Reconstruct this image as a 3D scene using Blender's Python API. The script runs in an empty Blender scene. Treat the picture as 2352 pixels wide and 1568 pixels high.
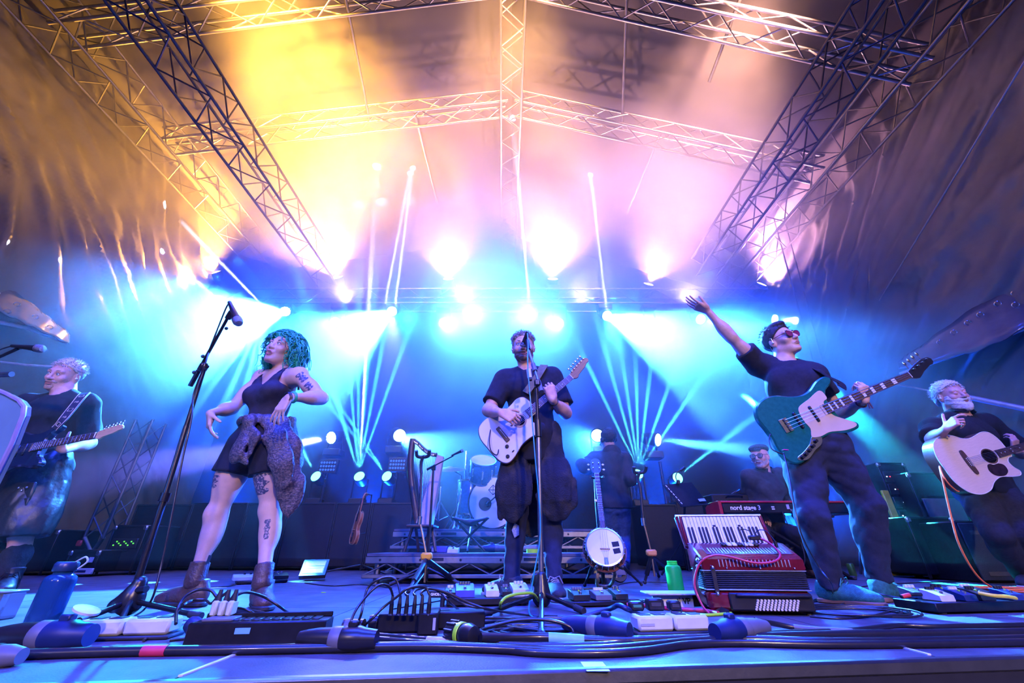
import bpy, bmesh, math, random
import numpy as np
from mathutils import Vector, Matrix, Quaternion
from math import pi, sin, cos, radians as R
random.seed(7); rng = np.random.default_rng(7)
scene = bpy.context.scene
COL = scene.collection
# ------------------------------------------------------------------ camera
F_PX, CX, CY = 914.7, 1176.0, 784.0
PITCH, HC = R(27.25), 0.275
cam_d = bpy.data.cameras.new('camera'); cam_d.sensor_width = 36.0; cam_d.lens = F_PX/2352*36
cam_d.clip_start = 0.02; cam_d.clip_end = 200
cam = bpy.data.objects.new('camera', cam_d); COL.objects.link(cam)
cam.location = (0, 0, HC); cam.rotation_euler = (pi/2+PITCH, 0, 0)
scene.camera = cam
def ray(x, y):
    u, v = x-CX, CY-y
    return Vector((u, F_PX*cos(PITCH)-v*sin(PITCH), F_PX*sin(PITCH)+v*cos(PITCH)))
def P(x, y, D):                       # world point seen at a place of the photograph, D metres into the stage
    d = ray(x, y); return Vector((0, 0, HC)) + d*(D/d.y)
def G(x, y, z=0.0):                   # the same on a level plane
    d = ray(x, y); return Vector((0, 0, HC)) + d*((z-HC)/d.z)
V = Vector
# ------------------------------------------------------------------ world, view
scene.view_settings.view_transform = 'Standard'; scene.view_settings.look = 'None'
scene.view_settings.gamma = 1.0; scene.view_settings.use_curve_mapping = False
scene.view_settings.exposure = -0.12
scene.cycles.use_denoising = True; scene.cycles.use_adaptive_sampling = True; scene.cycles.adaptive_threshold = .09; scene.cycles.adaptive_min_samples = 16
try: scene.cycles.denoiser = 'OPENIMAGEDENOISE'
except Exception: pass
scene.cycles.max_bounces = 4; scene.cycles.diffuse_bounces = 1; scene.cycles.glossy_bounces = 1
scene.cycles.transmission_bounces = 4; scene.cycles.volume_bounces = 0; scene.cycles.transparent_max_bounces = 6
scene.cycles.caustics_reflective = False; scene.cycles.caustics_refractive = False
scene.cycles.use_light_tree = True; scene.cycles.volume_step_rate = 4.0; scene.cycles.volume_max_steps = 48
scene.cycles.sample_clamp_indirect = 4.0
world = bpy.data.worlds.new('night_sky'); scene.world = world; world.use_nodes = True
wb = world.node_tree.nodes['Background']; wb.inputs['Color'].default_value = (0.10, 0.14, 0.55, 1); wb.inputs['Strength'].default_value = 0.25
# ------------------------------------------------------------------ stage lighting
def aim(o, direction):
    o.rotation_euler = V(direction).to_track_quat('-Z', 'Y').to_euler()
def spot(name, loc, to, power, col, size, blend=0.3, radius=0.05):
    l = bpy.data.lights.new(name, 'SPOT'); l.energy = power; l.color = col; l.spot_size = R(size); l.spot_blend = blend
    l.shadow_soft_size = radius
    o = bpy.data.objects.new(name, l); COL.objects.link(o); o.location = loc; aim(o, V(to)-V(loc)); return o
def area(name, loc, to, power, col, sx, sy, spread=180):
    l = bpy.data.lights.new(name, 'AREA'); l.shape = 'RECTANGLE'; l.size = sx; l.size_y = sy; l.energy = power; l.color = col; l.spread = R(spread)
    o = bpy.data.objects.new(name, l); COL.objects.link(o); o.location = loc; aim(o, V(to)-V(loc)); return o
DB = 7.0                               # the back truss
HZ = (.16, .42, (.46, .40, .64, .25, 2.0, 2), (.9, 4.0, .10, 1.5), (2.4, 6.4, .09, 2.4))
AMBER, PEACH, LILAC, YELLOW = (1.0, .44, .06), (1.0, .46, .36), (.95, .42, .62), (1.0, .78, .10)
BLUE, ICE, TEAL, LAV, DEEP = (.012, .10, 1.0), (.042, .25, 1.0), (.02, .58, .80), (.15, .15, 1.0), (.002, .065, 1.0)
WARM_LAMPS = [(495,625,AMBER,(-.25,-.85,.62),8000),(775,637,AMBER,(-.20,-.85,.66),9000),(1030,640,PEACH,(0,-.80,.70),1800),
              (1270,640,PEACH,(.0,-.80,.70),2500),(1490,652,LILAC,(.2,-.80,.66),2300),(1750,652,LILAC,(.3,-.80,.6),3000)]
for x, y, c, d, e in WARM_LAMPS:
    p = P(x, y, DB); spot('warm_spot', p+V(d)*.05, p+V(d), e, c, 132, 1.0, .08)
spot('warm_side_spot', P(500,632,DB), (-6.4,4.3,4.0), 9000, AMBER, 58, .8, .06); spot('warm_side_spot', P(1752,660,DB), (5.5,4.6,4.0), 6000, PEACH, 58, .8, .06)
# added floods, out of view above, put in to warm the roof haze
spot('haze_fill_flood', (-3.4,1.4,6.3), (-2.6,6.4,6.6), 30000, AMBER, 70, 1.0, .15); spot('haze_fill_flood', (0,1.4,7.0), (0,6.4,7.0), 13000, (1,.46,.16), 60, 1.0, .15); spot('haze_fill_flood', (3.2,1.4,6.2), (2.9,6.4,6.2), 16000, (1,.48,.34), 60, 1.0, .15)
# cold heads under the truss, each aimed at a place nearer the audience
COLD_HEADS = [(655,715,7.0,(330,780,3.6),110000,ICE,21),(770,740,7.0,(560,800,3.5),5000,ICE,16),(900,715,7.0,(735,820,4.6),85000,ICE,22),
              (1020,742,7.0,(1150,770,4.5),5200,ICE,46),(1080,720,7.2,(1150,720,4.5),5200,ICE,44),(1218,722,7.2,(1130,720,4.5),5200,ICE,44),(1283,742,7.0,(1160,770,4.5),5200,ICE,46),
              (1395,725,7.0,(1640,825,4.2),85000,ICE,21),(1505,745,7.0,(1900,830,4.5),4000,TEAL,26),(1610,733,7.0,(1900,800,4.5),24000,ICE,13),
              (1780,733,7.0,(2300,770,4.6),14000,LAV,8)]
for x, y, D, t, e, c, s in COLD_HEADS:
    p = P(x, y, D); d = (P(*t)-p).normalized(); spot('cold_spot', p+d*.06, P(*t), e, c, s, .35, .05)
MID_HEADS = [(760,1005,6.6,(300,1080,4.2),80000,LAV,9),(918,1000,6.6,(1080,1090,4.6),14000,ICE,24),(1372,1000,6.6,(1290,1060,4.8),9000,BLUE,30),(1512,1010,6.6,(1700,1032,5.7),60000,ICE,9)]
for x, y, D, t, e, c, s in MID_HEADS:
    p = P(x, y, D); d = (P(*t)-p).normalized(); spot('side_spot', p+d*.06, P(*t), e, c, s, .4, .05)
FANS = [(825,1093,6.3,[(690,660),(775,520),(825,440),(880,450),(935,500),(1000,590),(760,860)],TEAL),
        (888,1093,6.3,[(690,800),(730,900)],TEAL),(725,1093,6.3,[(560,760),(600,860),(640,900)],TEAL),
        (1465,1088,6.3,[(1370,880),(1400,840),(1430,830),(1460,820),(1495,840),(1535,890),(1570,930)],TEAL),(1557,1097,6.3,[(1625,1040)],TEAL)]
for x, y, D, ts, c in FANS:
    p = P(x, y, D)
    for tx, ty in ts: q = P(tx, ty, D+.5); d = (q-p).normalized(); spot('beam_spot', p+d*.04+V((0,-.06,.03)), q, 120000, (.08,.70,.95), 2.6, .25, .015)
for a, b in [((1800,800),(2130,1120)),((1840,780),(2300,1010)),((1700,900),(2010,1160))]:
    spot('teal_spot', P(a[0], a[1], 7.0), P(b[0], b[1], 4.6), 90000, TEAL, 7, .5, .04)
for a, b in [((825,1080),(885,60)),((880,720),(1010,40)),((905,720),(985,100)),((1218,722),(1180,300)),((1395,725),(1320,100)),((640,740),(330,420)),((560,740),(250,470)),((450,700),(270,640))]:
    spot('sky_beam_spot', P(a[0], a[1], 6.7), P(b[0], b[1], 5.2), 500000, (.6,.7,1.0), 1.7, .6, .02)
spot('yellow_spot', P(1365,-30,2.85), P(1362,400,3.5), 7000, YELLOW, 20, 1.0, .1)
for a, b, c, e, s in [((900,715),(940,1522),LAV,14000,5),((1395,725),(1570,1522),ICE,12000,6),((560,715),(90,1532),TEAL,6000,8),((1610,733),(2050,1490),ICE,9000,8)]:
    spot('floor_spot', P(a[0], a[1], 6.9), G(*b), e, c, s, .5, .05)
for x in (-3.4,-1.0,1.4,3.6):
    spot('lavender_fill_spot', (x,6.9,4.75), (x*.9,4.6,6.0), 420, (.42,.34,1.0), 140, 1.0, .06)  # added uplights without fixtures, filling the dark gaps between the warm lamps
for x in (-4.2,-2.1,0,2.1,4.2):
    spot('blue_fill_spot', (x,6.95,4.4), (x*.7,2.8,.9), 2200, DEEP, 84, 1.0, .06); spot('blue_low_fill_spot', (x*1.1,7.3,.5), (x*.9,4.2,1.9), 2600, DEEP, 70, 1.0, .06)  # added blue fill for the low haze
for tx, ty in [(455,930),(500,960),(545,985),(590,1000),(640,985)]:
    spot('ray_spot', P(600,735,6.9), P(tx, ty, 5.2), 90000, ICE, 2.2, .4, .02)
area('overhead_fill_light', (0,.9,6.3), (0,2.7,0), 750, (.02,.05,1.0), 7, 1, 75)  # added panel out of view overhead, brightens the front floor blue
spot('front_fill_spot', (3.2, -7.5, 4.8), (0, 3, 1.2), 3400, (1.0, .66, .45), 50, .6, .25); spot('front_fill_spot', (-4.2, -7.5, 4.6), (0, 3.5, .9), 1200, (.9, .66, .62), 50, .6, .25)  # front fill behind the camera; the left spot added to lighten shadows
area('blue_front_fill', (-1, -4.0, 5.0), (0, 2.5, 0.2), 380, (.025,.07,1.0), 5, 2, 90)  # added unseen fill behind the camera, tints floor and people blue
# ------------------------------------------------------------------ materials
MATS = {}
def mat(name, col, rough=.5, metal=0.0, var=.12, scale=18.0, bump=0.0, bscale=60.0, emit=None, estr=0.0, col2=None, trans=0.0, stretch=None, spec=None, coat=0.0, subsurf=0.0, thr=None):
    if name in MATS: return MATS[name]
    m = bpy.data.materials.new(name); m.use_nodes = True; nt = m.node_tree; b = nt.nodes['Principled BSDF']
    b.inputs['Roughness'].default_value = rough; b.inputs['Metallic'].default_value = metal
    if spec is not None: b.inputs['Specular IOR Level'].default_value = spec
    if coat: b.inputs['Coat Weight'].default_value = coat; b.inputs['Coat Roughness'].default_value = .08
    if trans: b.inputs['Transmission Weight'].default_value = trans
    if subsurf: b.inputs['Subsurface Weight'].default_value = subsurf; b.inputs['Subsurface Radius'].default_value = (.02,.008,.005)
    tc = nt.nodes.new('ShaderNodeTexCoord'); src = tc.outputs['Object']
    if stretch:
        mp = nt.nodes.new('ShaderNodeMapping'); mp.inputs['Scale'].default_value = stretch; nt.links.new(src, mp.inputs['Vector']); src = mp.outputs['Vector']
    n = nt.nodes.new('ShaderNodeTexNoise'); n.inputs['Scale'].default_value = scale; n.inputs['Detail'].default_value = 4
    nt.links.new(src, n.inputs['Vector'])
    r = nt.nodes.new('ShaderNodeValToRGB'); nt.links.new(n.outputs['Fac'], r.inputs['Fac'])
    c2 = col2 if col2 else tuple(min(1, c*(1+var)+.002) for c in col)
    c1 = col if col2 else tuple(c*(1-var) for c in col)
    lo, hi = thr if thr else (.3, .7)
    r.color_ramp.elements[0].position = lo; r.color_ramp.elements[1].position = hi
    r.color_ramp.elements[0].color = (*c1, 1); r.color_ramp.elements[1].color = (*c2, 1)
    nt.links.new(r.outputs['Color'], b.inputs['Base Color'])
    if bump:
        n2 = nt.nodes.new('ShaderNodeTexNoise'); n2.inputs['Scale'].default_value = bscale; n2.inputs['Detail'].default_value = 3; nt.links.new(src, n2.inputs['Vector'])
        bp = nt.nodes.new('ShaderNodeBump'); bp.inputs['Strength'].default_value = bump; bp.inputs['Distance'].default_value = .01
        nt.links.new(n2.outputs['Fac'], bp.inputs['Height']); nt.links.new(bp.outputs['Normal'], b.inputs['Normal'])
    if emit: b.inputs['Emission Color'].default_value = (*emit, 1); b.inputs['Emission Strength'].default_value = estr
    MATS[name] = m; return m
# ------------------------------------------------------------------ objects
def tag(o, label=None, cat=None, group=None, kind=None):
    if label: o['label'] = label
    if cat: o['category'] = cat
    if group: o['group'] = group
    if kind: o['kind'] = kind
    return o
def empty(name, label=None, cat=None, loc=(0,0,0), group=None, mw=None):
    o = bpy.data.objects.new(name, None); COL.objects.link(o); o.empty_display_size = .1
    if mw is not None: o.matrix_world = mw
    else: o.location = loc
    return tag(o, label, cat, group)
def child(o, parent):
    if parent is not None:
        o.parent = parent; o.matrix_parent_inverse = Matrix.Identity(4)
    return o
def link(name, me, parent=None, mw=None, world=False):
    o = bpy.data.objects.new(name, me); COL.objects.link(o)
    if parent is not None:
        o.parent = parent
        if world: o.matrix_parent_inverse = PW(parent).inverted()      # mesh coordinates are world coordinates
    if mw is not None: o.matrix_basis = mw
    return o
def PW(o):
    m = o.matrix_basis.copy(); p = o
    if p.parent: m = PW(p.parent) @ p.matrix_parent_inverse @ m
    return m
def copy_tree(o, parent=None):
    c = o.copy(); COL.objects.link(c)
    if parent is not None: c.parent = parent
    for ch in list(o.children): copy_tree(ch, c)
    return c
def frame(o, x, y, z):                     # matrix from origin and axes
    m = Matrix.Identity(4)
    for i, a in enumerate((x, y, z)):
        for k in range(3): m[k][i] = a[k]
    for k in range(3): m[k][3] = o[k]
    return m
def ortho(origin, xdir, zdir):             # x along xdir, z as near zdir as it gets
    x = V(xdir).normalized(); z = V(zdir); z = (z-x*z.dot(x)).normalized(); y = z.cross(x); return frame(origin, x, y, z)
class MB:
    def __init__(s): s.v = []; s.f = []; s.m = []; s.cur = 0
    def mi(s, i): s.cur = i; return s
    def add(s, vs, fs):
        n = len(s.v); s.v += [tuple(v) for v in vs]; s.f += [tuple(i+n for i in f) for f in fs]; s.m += [s.cur]*len(fs); return s
    def box(s, c, size, bev=0.0, M=None):
        x, y, z = (a/2 for a in size); c = V(c)
        if bev <= 0:
            vs = [V((sx*x, sy*y, sz*z)) for sx in (-1,1) for sy in (-1,1) for sz in (-1,1)]
            fs = [(0,1,3,2),(4,6,7,5),(0,4,5,1),(2,3,7,6),(0,2,6,4),(1,5,7,3)]
        else:
            b = min(bev, x*.95, y*.95, z*.95); vs = []; idx = {}
            for sx in (-1,1):
                for sy in (-1,1):
                    for sz in (-1,1):
                        for ax in range(3):
                            p = [sx*(x-b), sy*(y-b), sz*(z-b)]; p[ax] = (sx*x, sy*y, sz*z)[ax]
                            idx[(sx,sy,sz,ax)] = len(vs); vs.append(V(p))
            fs = []
            for ax in range(3):
                a1, a2 = [i for i in range(3) if i != ax]
                for sg in (-1,1):
                    q = []
                    for (u, w) in ((-1,-1),(1,-1),(1,1),(-1,1)):
                        k = [0,0,0]; k[ax] = sg; k[a1] = u; k[a2] = w; q.append(idx[(*k, ax)])
                    fs.append(tuple(q))
                for u in (-1,1):
                    for w in (-1,1):
                        q = []
                        for (e, which) in ((-1,a1),(1,a1),(1,a2),(-1,a2)):
                            k = [0,0,0]; k[ax] = e; k[a1] = u; k[a2] = w; q.append(idx[(*k, which)])
                        fs.append(tuple(q))
            for sx in (-1,1):
                for sy in (-1,1):
                    for sz in (-1,1): fs.append(tuple(idx[(sx,sy,sz,a)] for a in range(3)))
        vs = [v+c for v in vs]
        if M is not None: vs = [M @ v for v in vs]
        return s.add(vs, fs)
    def tube(s, pts, r, n=8, caps=True, flat=1.0, up=None):
        n = 10 if n == 8 else n
        pts = [V(p) for p in pts]; m = len(pts); rs = r if isinstance(r, (list, tuple)) else [r]*m
        vs = []; fs = []; prev = None
        for i, p in enumerate(pts):
            t = (pts[min(i+1, m-1)]-pts[max(i-1, 0)])
            t = t.normalized() if t.length > 1e-9 else V((0,0,1))
            if prev is None:
                a = V(up) if up is not None else (V((0,0,1)) if abs(t.z) < .9 else V((1,0,0)))
            else: a = prev
            a = (a-t*a.dot(t)); a = a.normalized() if a.length > 1e-6 else t.orthogonal().normalized()
            prev = a; b = t.cross(a)
            for k in range(n):
                w = 2*pi*k/n; vs.append(p+(a*cos(w)*flat+b*sin(w))*rs[i])
        for i in range(m-1):
            for k in range(n):
                k2 = (k+1) % n; fs.append((i*n+k, i*n+k2, (i+1)*n+k2, (i+1)*n+k))
        if caps: fs.append(tuple(reversed(range(n)))); fs.append(tuple((m-1)*n+k for k in range(n)))
        return s.add(vs, fs)
    def lathe(s, prof, n=24, M=None, arc=2*pi):   # prof: (radius, height) about local z
        vs = []; fs = []; m = len(prof)
        for (r, h) in prof:
            for k in range(n):
                w = arc*k/n; v = V((r*cos(w), r*sin(w), h)); vs.append(M @ v if M is not None else v)
        for i in range(m-1):
            for k in range(n): fs.append((i*n+k, i*n+(k+1) % n, (i+1)*n+(k+1) % n, (i+1)*n+k))
        if prof[0][0] > 1e-6 and prof[-1][0] > 1e-6 and m > 2: fs += [((m-1)*n+k, (m-1)*n+(k+1) % n, (k+1) % n, k) for k in range(n)]      # a ring closes on itself
        return s.add(vs, fs)
    def prism(s, outline, z0, z1, M=None, bev=0.0):     # outline in xy, extruded along z, bevelled by shrinking
        n = len(outline); o = [V((a, b, 0)) for a, b in outline]; c = sum(o, V((0,0,0)))/n
        def ring(z, d):
            out = []
            for i in range(n):
                e = (o[(i+1) % n]-o[i-1]); nn = V((e.y, -e.x, 0)); nn = nn.normalized() if nn.length > 1e-9 else V((0,0,0))
                q = o[i]-nn*d; out.append(V((q.x, q.y, z)))
            return out
        area2 = sum(o[i].x*o[(i+1) % n].y-o[(i+1) % n].x*o[i].y for i in range(n)); sg = 1 if area2 > 0 else -1
        rings = [ring(z0, bev*sg), ring(z0+bev, 0), ring(z1-bev, 0), ring(z1, bev*sg)] if bev > 0 else [ring(z0, 0), ring(z1, 0)]
        vs = [v for r_ in rings for v in r_]; fs = []
        for i in range(len(rings)-1):
            for k in range(n): fs.append((i*n+k, i*n+(k+1) % n, (i+1)*n+(k+1) % n, (i+1)*n+k))
        fs.append(tuple(reversed(range(n)))); fs.append(tuple((len(rings)-1)*n+k for k in range(n)))
        if M is not None: vs = [M @ v for v in vs]
        return s.add(vs, fs)
    def ball(s, c, r, n=12, m=8, M=None):
        rr = r if isinstance(r, (tuple, list)) else (r, r, r); vs = []; fs = []; c = V(c)
        for i in range(m+1):
            a = pi*i/m
            for k in range(n):
                w = 2*pi*k/n; v = V((rr[0]*sin(a)*cos(w), rr[1]*sin(a)*sin(w), rr[2]*cos(a)))+c; vs.append(M @ v if M is not None else v)
        for i in range(m):
            for k in range(n): fs.append((i*n+k, (i+1)*n+k, (i+1)*n+(k+1) % n, i*n+(k+1) % n))
        return s.add(vs, fs)
    def build(s, name, mats, parent=None, world=False, smooth=40, mw=None):
        me = bpy.data.meshes.new(name); me.from_pydata(s.v, [], s.f)
        ms = mats if isinstance(mats, (list, tuple)) else [mats]
        for m in ms: me.materials.append(m)
        if len(ms) > 1: me.polygons.foreach_set('material_index', s.m)
        bm = bmesh.new(); bm.from_mesh(me); bmesh.ops.remove_doubles(bm, verts=bm.verts, dist=1e-6); bmesh.ops.recalc_face_normals(bm, faces=bm.faces); bm.to_mesh(me); bm.free()
        if smooth:
            me.shade_smooth(); me.set_sharp_from_angle(angle=R(smooth))
        me.update(); return link(name, me, parent, mw, world)
def spline(pts, n=8, closed=False):        # Catmull-Rom through points
    pts = [V(p) for p in pts]; m = len(pts); out = []
    rng_ = range(m if closed else m-1)
    for i in rng_:
        if closed: p0, p1, p2, p3 = pts[i-1], pts[i], pts[(i+1) % m], pts[(i+2) % m]
        else: p0, p1, p2, p3 = pts[max(i-1,0)], pts[i], pts[i+1], pts[min(i+2, m-1)]
        for k in range(n):
            t = k/n; out.append(.5*((2*p1)+(p2-p0)*t+(2*p0-5*p1+4*p2-p3)*t*t+(3*p1-p0-3*p2+p3)*t**3))
    if not closed: out.append(pts[-1])
    return out
def sp2(pts, n=6): return [(p.x, p.y) for p in spline([(a, b, 0) for a, b in pts], n, True)]
def text_mesh(body, size, extrude=.0008, name='lettering', bold=0.0, align='CENTER', spacing=1.0):
    cu = bpy.data.curves.new('t', 'FONT'); cu.body = body; cu.size = size; cu.extrude = extrude; cu.align_x = align; cu.align_y = 'CENTER'; cu.offset = bold; cu.resolution_u = 3; cu.space_character = spacing
    o = bpy.data.objects.new('t', cu); COL.objects.link(o)
    me = bpy.data.meshes.new_from_object(o.evaluated_get(bpy.context.evaluated_depsgraph_get())); me.name = name
    bpy.data.objects.remove(o); bpy.data.curves.remove(cu); return me
def text(body, size, m, parent, mw, **k):
    me = text_mesh(body, size, **k); me.materials.clear(); me.materials.append(m); return link('lettering', me, parent, mw)
# ------------------------------------------------------------------ smooth solids: distance fields meshed on a graded grid
def n3(v): return np.array(v, dtype=np.float32)
class Solid:
    def __init__(s): s.pr = []; s.cuts = []; s.disp = None
    def _p(s, f, lo, hi, k, op): s.pr.append((f, n3(lo), n3(hi), k, op)); return s
    def cap(s, a, b, ra, rb=None, k=.02, flat=None, op='u', clips=()):
        rb = ra if rb is None else rb; a = n3(a); b = n3(b); ab = b-a; L2 = max(float(ab@ab), 1e-9); rm = max(ra, rb)
        fl = None
        if flat is not None: fl = (n3(V(flat[0]).normalized()), flat[1])
        def f(X, Y, Z):
            x, y, z = X-a[0], Y-a[1], Z-a[2]; t = np.clip((x*ab[0]+y*ab[1]+z*ab[2])/L2, 0, 1)
            x = x-t*ab[0]; y = y-t*ab[1]; z = z-t*ab[2]; d2 = x*x+y*y+z*z
            if fl is not None:
                w = x*fl[0][0]+y*fl[0][1]+z*fl[0][2]; d2 = d2+w*w*(1/fl[1]**2-1)
            d = np.sqrt(d2)-(ra+(rb-ra)*t)
            if fl is not None: d = d*min(1, fl[1])
            for (p, n) in clips:
                d = np.maximum(d, (X-p[0])*n[0]+(Y-p[1])*n[1]+(Z-p[2])*n[2])
            return d
        e = rm*(max(1, fl[1]) if fl else 1)
        return s._p(f, np.minimum(a, b)-e, np.maximum(a, b)+e, k, op)
    def ell(s, c, r, ax=None, k=.02, op='u'):
        c = n3(c); r = n3(r); A = np.eye(3, dtype=np.float32) if ax is None else np.array([list(v) for v in ax], dtype=np.float32)
        def f(X, Y, Z):
            x, y, z = X-c[0], Y-c[1], Z-c[2]
            q = [A[i,0]*x+A[i,1]*y+A[i,2]*z for i in range(3)]
            k0 = np.sqrt(sum((q[i]/r[i])**2 for i in range(3))); k1 = np.sqrt(sum((q[i]/r[i]**2)**2 for i in range(3)))+1e-6
            return k0*(k0-1)/k1
        h = np.sqrt(((A*r[:,None])**2).sum(0)); return s._p(f, c-h, c+h, k, op)
    def box(s, c, half, ax=None, rad=.01, k=.01, op='u'):
        c = n3(c); h = n3(half)-rad; A = np.eye(3, dtype=np.float32) if ax is None else np.array([list(v) for v in ax], dtype=np.float32)
        def f(X, Y, Z):
            x, y, z = X-c[0], Y-c[1], Z-c[2]
            q = [np.abs(A[i,0]*x+A[i,1]*y+A[i,2]*z)-h[i] for i in range(3)]
            o = np.sqrt(sum(np.maximum(v, 0)**2 for v in q)); return o+np.minimum(np.maximum(np.maximum(q[0], q[1]), q[2]), 0)-rad
        hh = (np.abs(A)*n3(half)[:,None]).sum(0); return s._p(f, c-hh, c+hh, k, op)
    def cut(s, p, n): s.cuts.append((n3(p), n3(V(n).normalized()))); return s
    def mesh(s, h=.01, fine=(), name='solid', smooth_iter=0):
        lo = np.min([p[1] for p in s.pr if p[4] == 'u'], axis=0)-3*h; hi = np.max([p[2] for p in s.pr if p[4] == 'u'], axis=0)+3*h
        axes = []
        for a in range(3):
            x = lo[a]; out = [x]
            iv = [(c[a]-r, c[a]+r, hf) for c, r, hf in fine]
            while x < hi[a]:
                st = h
                for l, u, hf in iv:
                    if x > l-h and x < u: st = min(st, hf)
                x += st; out.append(x)
            axes.append(np.array(out, dtype=np.float32))
        n = [len(a) for a in axes]; Fd = np.full(n, 1.0, dtype=np.float32)
        for f, l, u, k, op in s.pr:
            pad = k+2.5*h; sl = []
            for a in range(3):
                i0 = max(0, np.searchsorted(axes[a], l[a]-pad)-1); i1 = min(n[a], np.searchsorted(axes[a], u[a]+pad)+1); sl.append(slice(i0, i1))
            if any(q.stop <= q.start for q in sl): continue
            X = axes[0][sl[0]][:,None,None]; Y = axes[1][sl[1]][None,:,None]; Z = axes[2][sl[2]][None,None,:]
            d = f(X, Y, Z); g = Fd[sl[0], sl[1], sl[2]]
            if op == 'u':
                hh = np.maximum(k-np.abs(d-g), 0)/k if k > 0 else 0
                Fd[sl[0], sl[1], sl[2]] = np.minimum(d, g)-hh*hh*k*.25
            else:
                hh = np.maximum(k-np.abs(-d-g), 0)/k if k > 0 else 0
                Fd[sl[0], sl[1], sl[2]] = np.maximum(-d, g)+hh*hh*k*.25
        X = axes[0][:,None,None]; Y = axes[1][None,:,None]; Z = axes[2][None,None,:]
        if s.disp is not None:
            idx = np.nonzero(np.abs(Fd) < .04); Fd[idx] += s.disp(axes[0][idx[0]], axes[1][idx[1]], axes[2][idx[2]])
        for p, nn in s.cuts: np.maximum(Fd, (X-p[0])*nn[0]+(Y-p[1])*nn[1]+(Z-p[2])*nn[2], out=Fd)
        return nets(Fd, axes, name)
def nets(Fd, axes, name):
    S = Fd < 0; nx, ny, nz = Fd.shape
    cnt = np.zeros((nx-1, ny-1, nz-1), dtype=np.int8)
    for i in (0,1):
        for j in (0,1):
            for k in (0,1): cnt += S[i:nx-1+i, j:ny-1+j, k:nz-1+k]
    act = (cnt > 0) & (cnt < 8); I, J, K = np.nonzero(act); N = len(I)
    vid = np.full(act.shape, -1, dtype=np.int32); vid[I, J, K] = np.arange(N)
    P_ = np.zeros((N, 3), dtype=np.float64); C = np.zeros(N)
    cor = [(i,j,k) for i in (0,1) for j in (0,1) for k in (0,1)]
    for a in cor:
        for b in cor:
            if sum(b)-sum(a) == 1 and all(b[q] >= a[q] for q in range(3)):
                fa = Fd[I+a[0], J+a[1], K+a[2]]; fb = Fd[I+b[0], J+b[1], K+b[2]]; m = (fa < 0) != (fb < 0)
                t = np.where(m, fa/np.where(m, fa-fb, 1), 0)
                for q, ix in enumerate((I, J, K)):
                    pa = axes[q][ix+a[q]]; pb = axes[q][ix+b[q]]; P_[:, q] += np.where(m, pa+(pb-pa)*t, 0)
                C += m
    P_ /= C[:,None]
    quads = []
    for ax in range(3):
        o1, o2 = (ax+1) % 3, (ax+2) % 3
        sl0 = [slice(None)]*3; sl1 = [slice(None)]*3; sl0[ax] = slice(0,-1); sl1[ax] = slice(1,None)
        a = S[tuple(sl0)]; b = S[tuple(sl1)]; e = np.argwhere(a != b)
        e = e[(e[:,o1] > 0) & (e[:,o2] > 0) & (e[:,o1] < Fd.shape[o1]-1) & (e[:,o2] < Fd.shape[o2]-1)]
        if not len(e): continue
        fl = a[e[:,0], e[:,1], e[:,2]]
        def vv(d1, d2):
            q = e.copy(); q[:,o1] += d1; q[:,o2] += d2; return vid[q[:,0], q[:,1], q[:,2]]
        q = np.stack([vv(-1,-1), vv(0,-1), vv(0,0), vv(-1,0)], 1); q[~fl] = q[~fl][:, ::-1]; quads.append(q)
    Q = np.concatenate(quads); Q = Q[(Q >= 0).all(1)]
    me = bpy.data.meshes.new(name); me.vertices.add(N); me.vertices.foreach_set('co', P_.astype(np.float32).ravel())
    me.loops.add(Q.size); me.loops.foreach_set('vertex_index', Q.ravel().astype(np.int32))
    me.polygons.add(len(Q)); me.polygons.foreach_set('loop_start', np.arange(0, Q.size, 4, dtype=np.int32))
    me.update(calc_edges=True); me.validate(); me.shade_smooth(); return me
def folds(amp, seed, freq=(18, 55), n=9, along=None):
    r = np.random.default_rng(seed); W = []
    for i in range(n):
        d = r.normal(size=3)
        if along is not None:
            a = np.array(along); a = a/np.linalg.norm(a); d = d-a*(d@a)*.8
        d = d/np.linalg.norm(d)*r.uniform(*freq); W.append((d, r.uniform(0, 6.28), r.uniform(.5, 1)))
    def f(x, y, z):
        o = 0; u = np.sin(x*9+y*5+seed)*.9+np.sin(z*11-x*4)*.9
        for i, (d, ph, w) in enumerate(W):
            q = np.sin(d[0]*x+d[1]*y+d[2]*z+ph+u); o = o+w*(q if i % 2 else 1.1-2.2*np.sqrt(np.abs(q)+.01))
        return (amp*o/n*2).astype(np.float32)
    return f
def solid_obj(s, name, m, parent, h=.01, fine=()):
    me = s.mesh(h, fine, name); me.materials.append(m); return link(name, me, parent, world=True)
SKIN = mat('skin', (.62,.37,.28), .5, 0, .10, 30, .12, 220, subsurf=.12)
SKIN_PALE = mat('skin_pale', (.60,.38,.29), .5, 0, .08, 24, .10, 200, subsurf=.12)
SKIN_RED = mat('skin_ruddy', (.64,.36,.29), .5, 0, .14, 26, .16, 180, subsurf=.12)
LIP = mat('lip_skin', (.48,.17,.16), .35); LIP_RED = mat('lip_red', (.50,.09,.11), .3)
BLACK_COTTON = mat('black_cotton', (.007,.007,.010), .9, 0, .25, 40, .35, 420)
CHARCOAL_COTTON = mat('charcoal_cotton', (.020,.020,.026), .85, 0, .3, 30, .35, 380)
DENIM_DARK = mat('dark_denim', (.010,.014,.034), .9, 0, .2, 30, .2, 300)
DENIM_BLUE = mat('blue_denim', (.05,.09,.22), .9, 0, .25, 30, .2, 300)
BLACK_LEATHER = mat('black_leather', (.018,.018,.022), .38, 0, .3, 30, .2, 50)
RUBBER_BLACK = mat('black_rubber', (.015,.015,.017), .6, 0, .15, 40)
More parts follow.
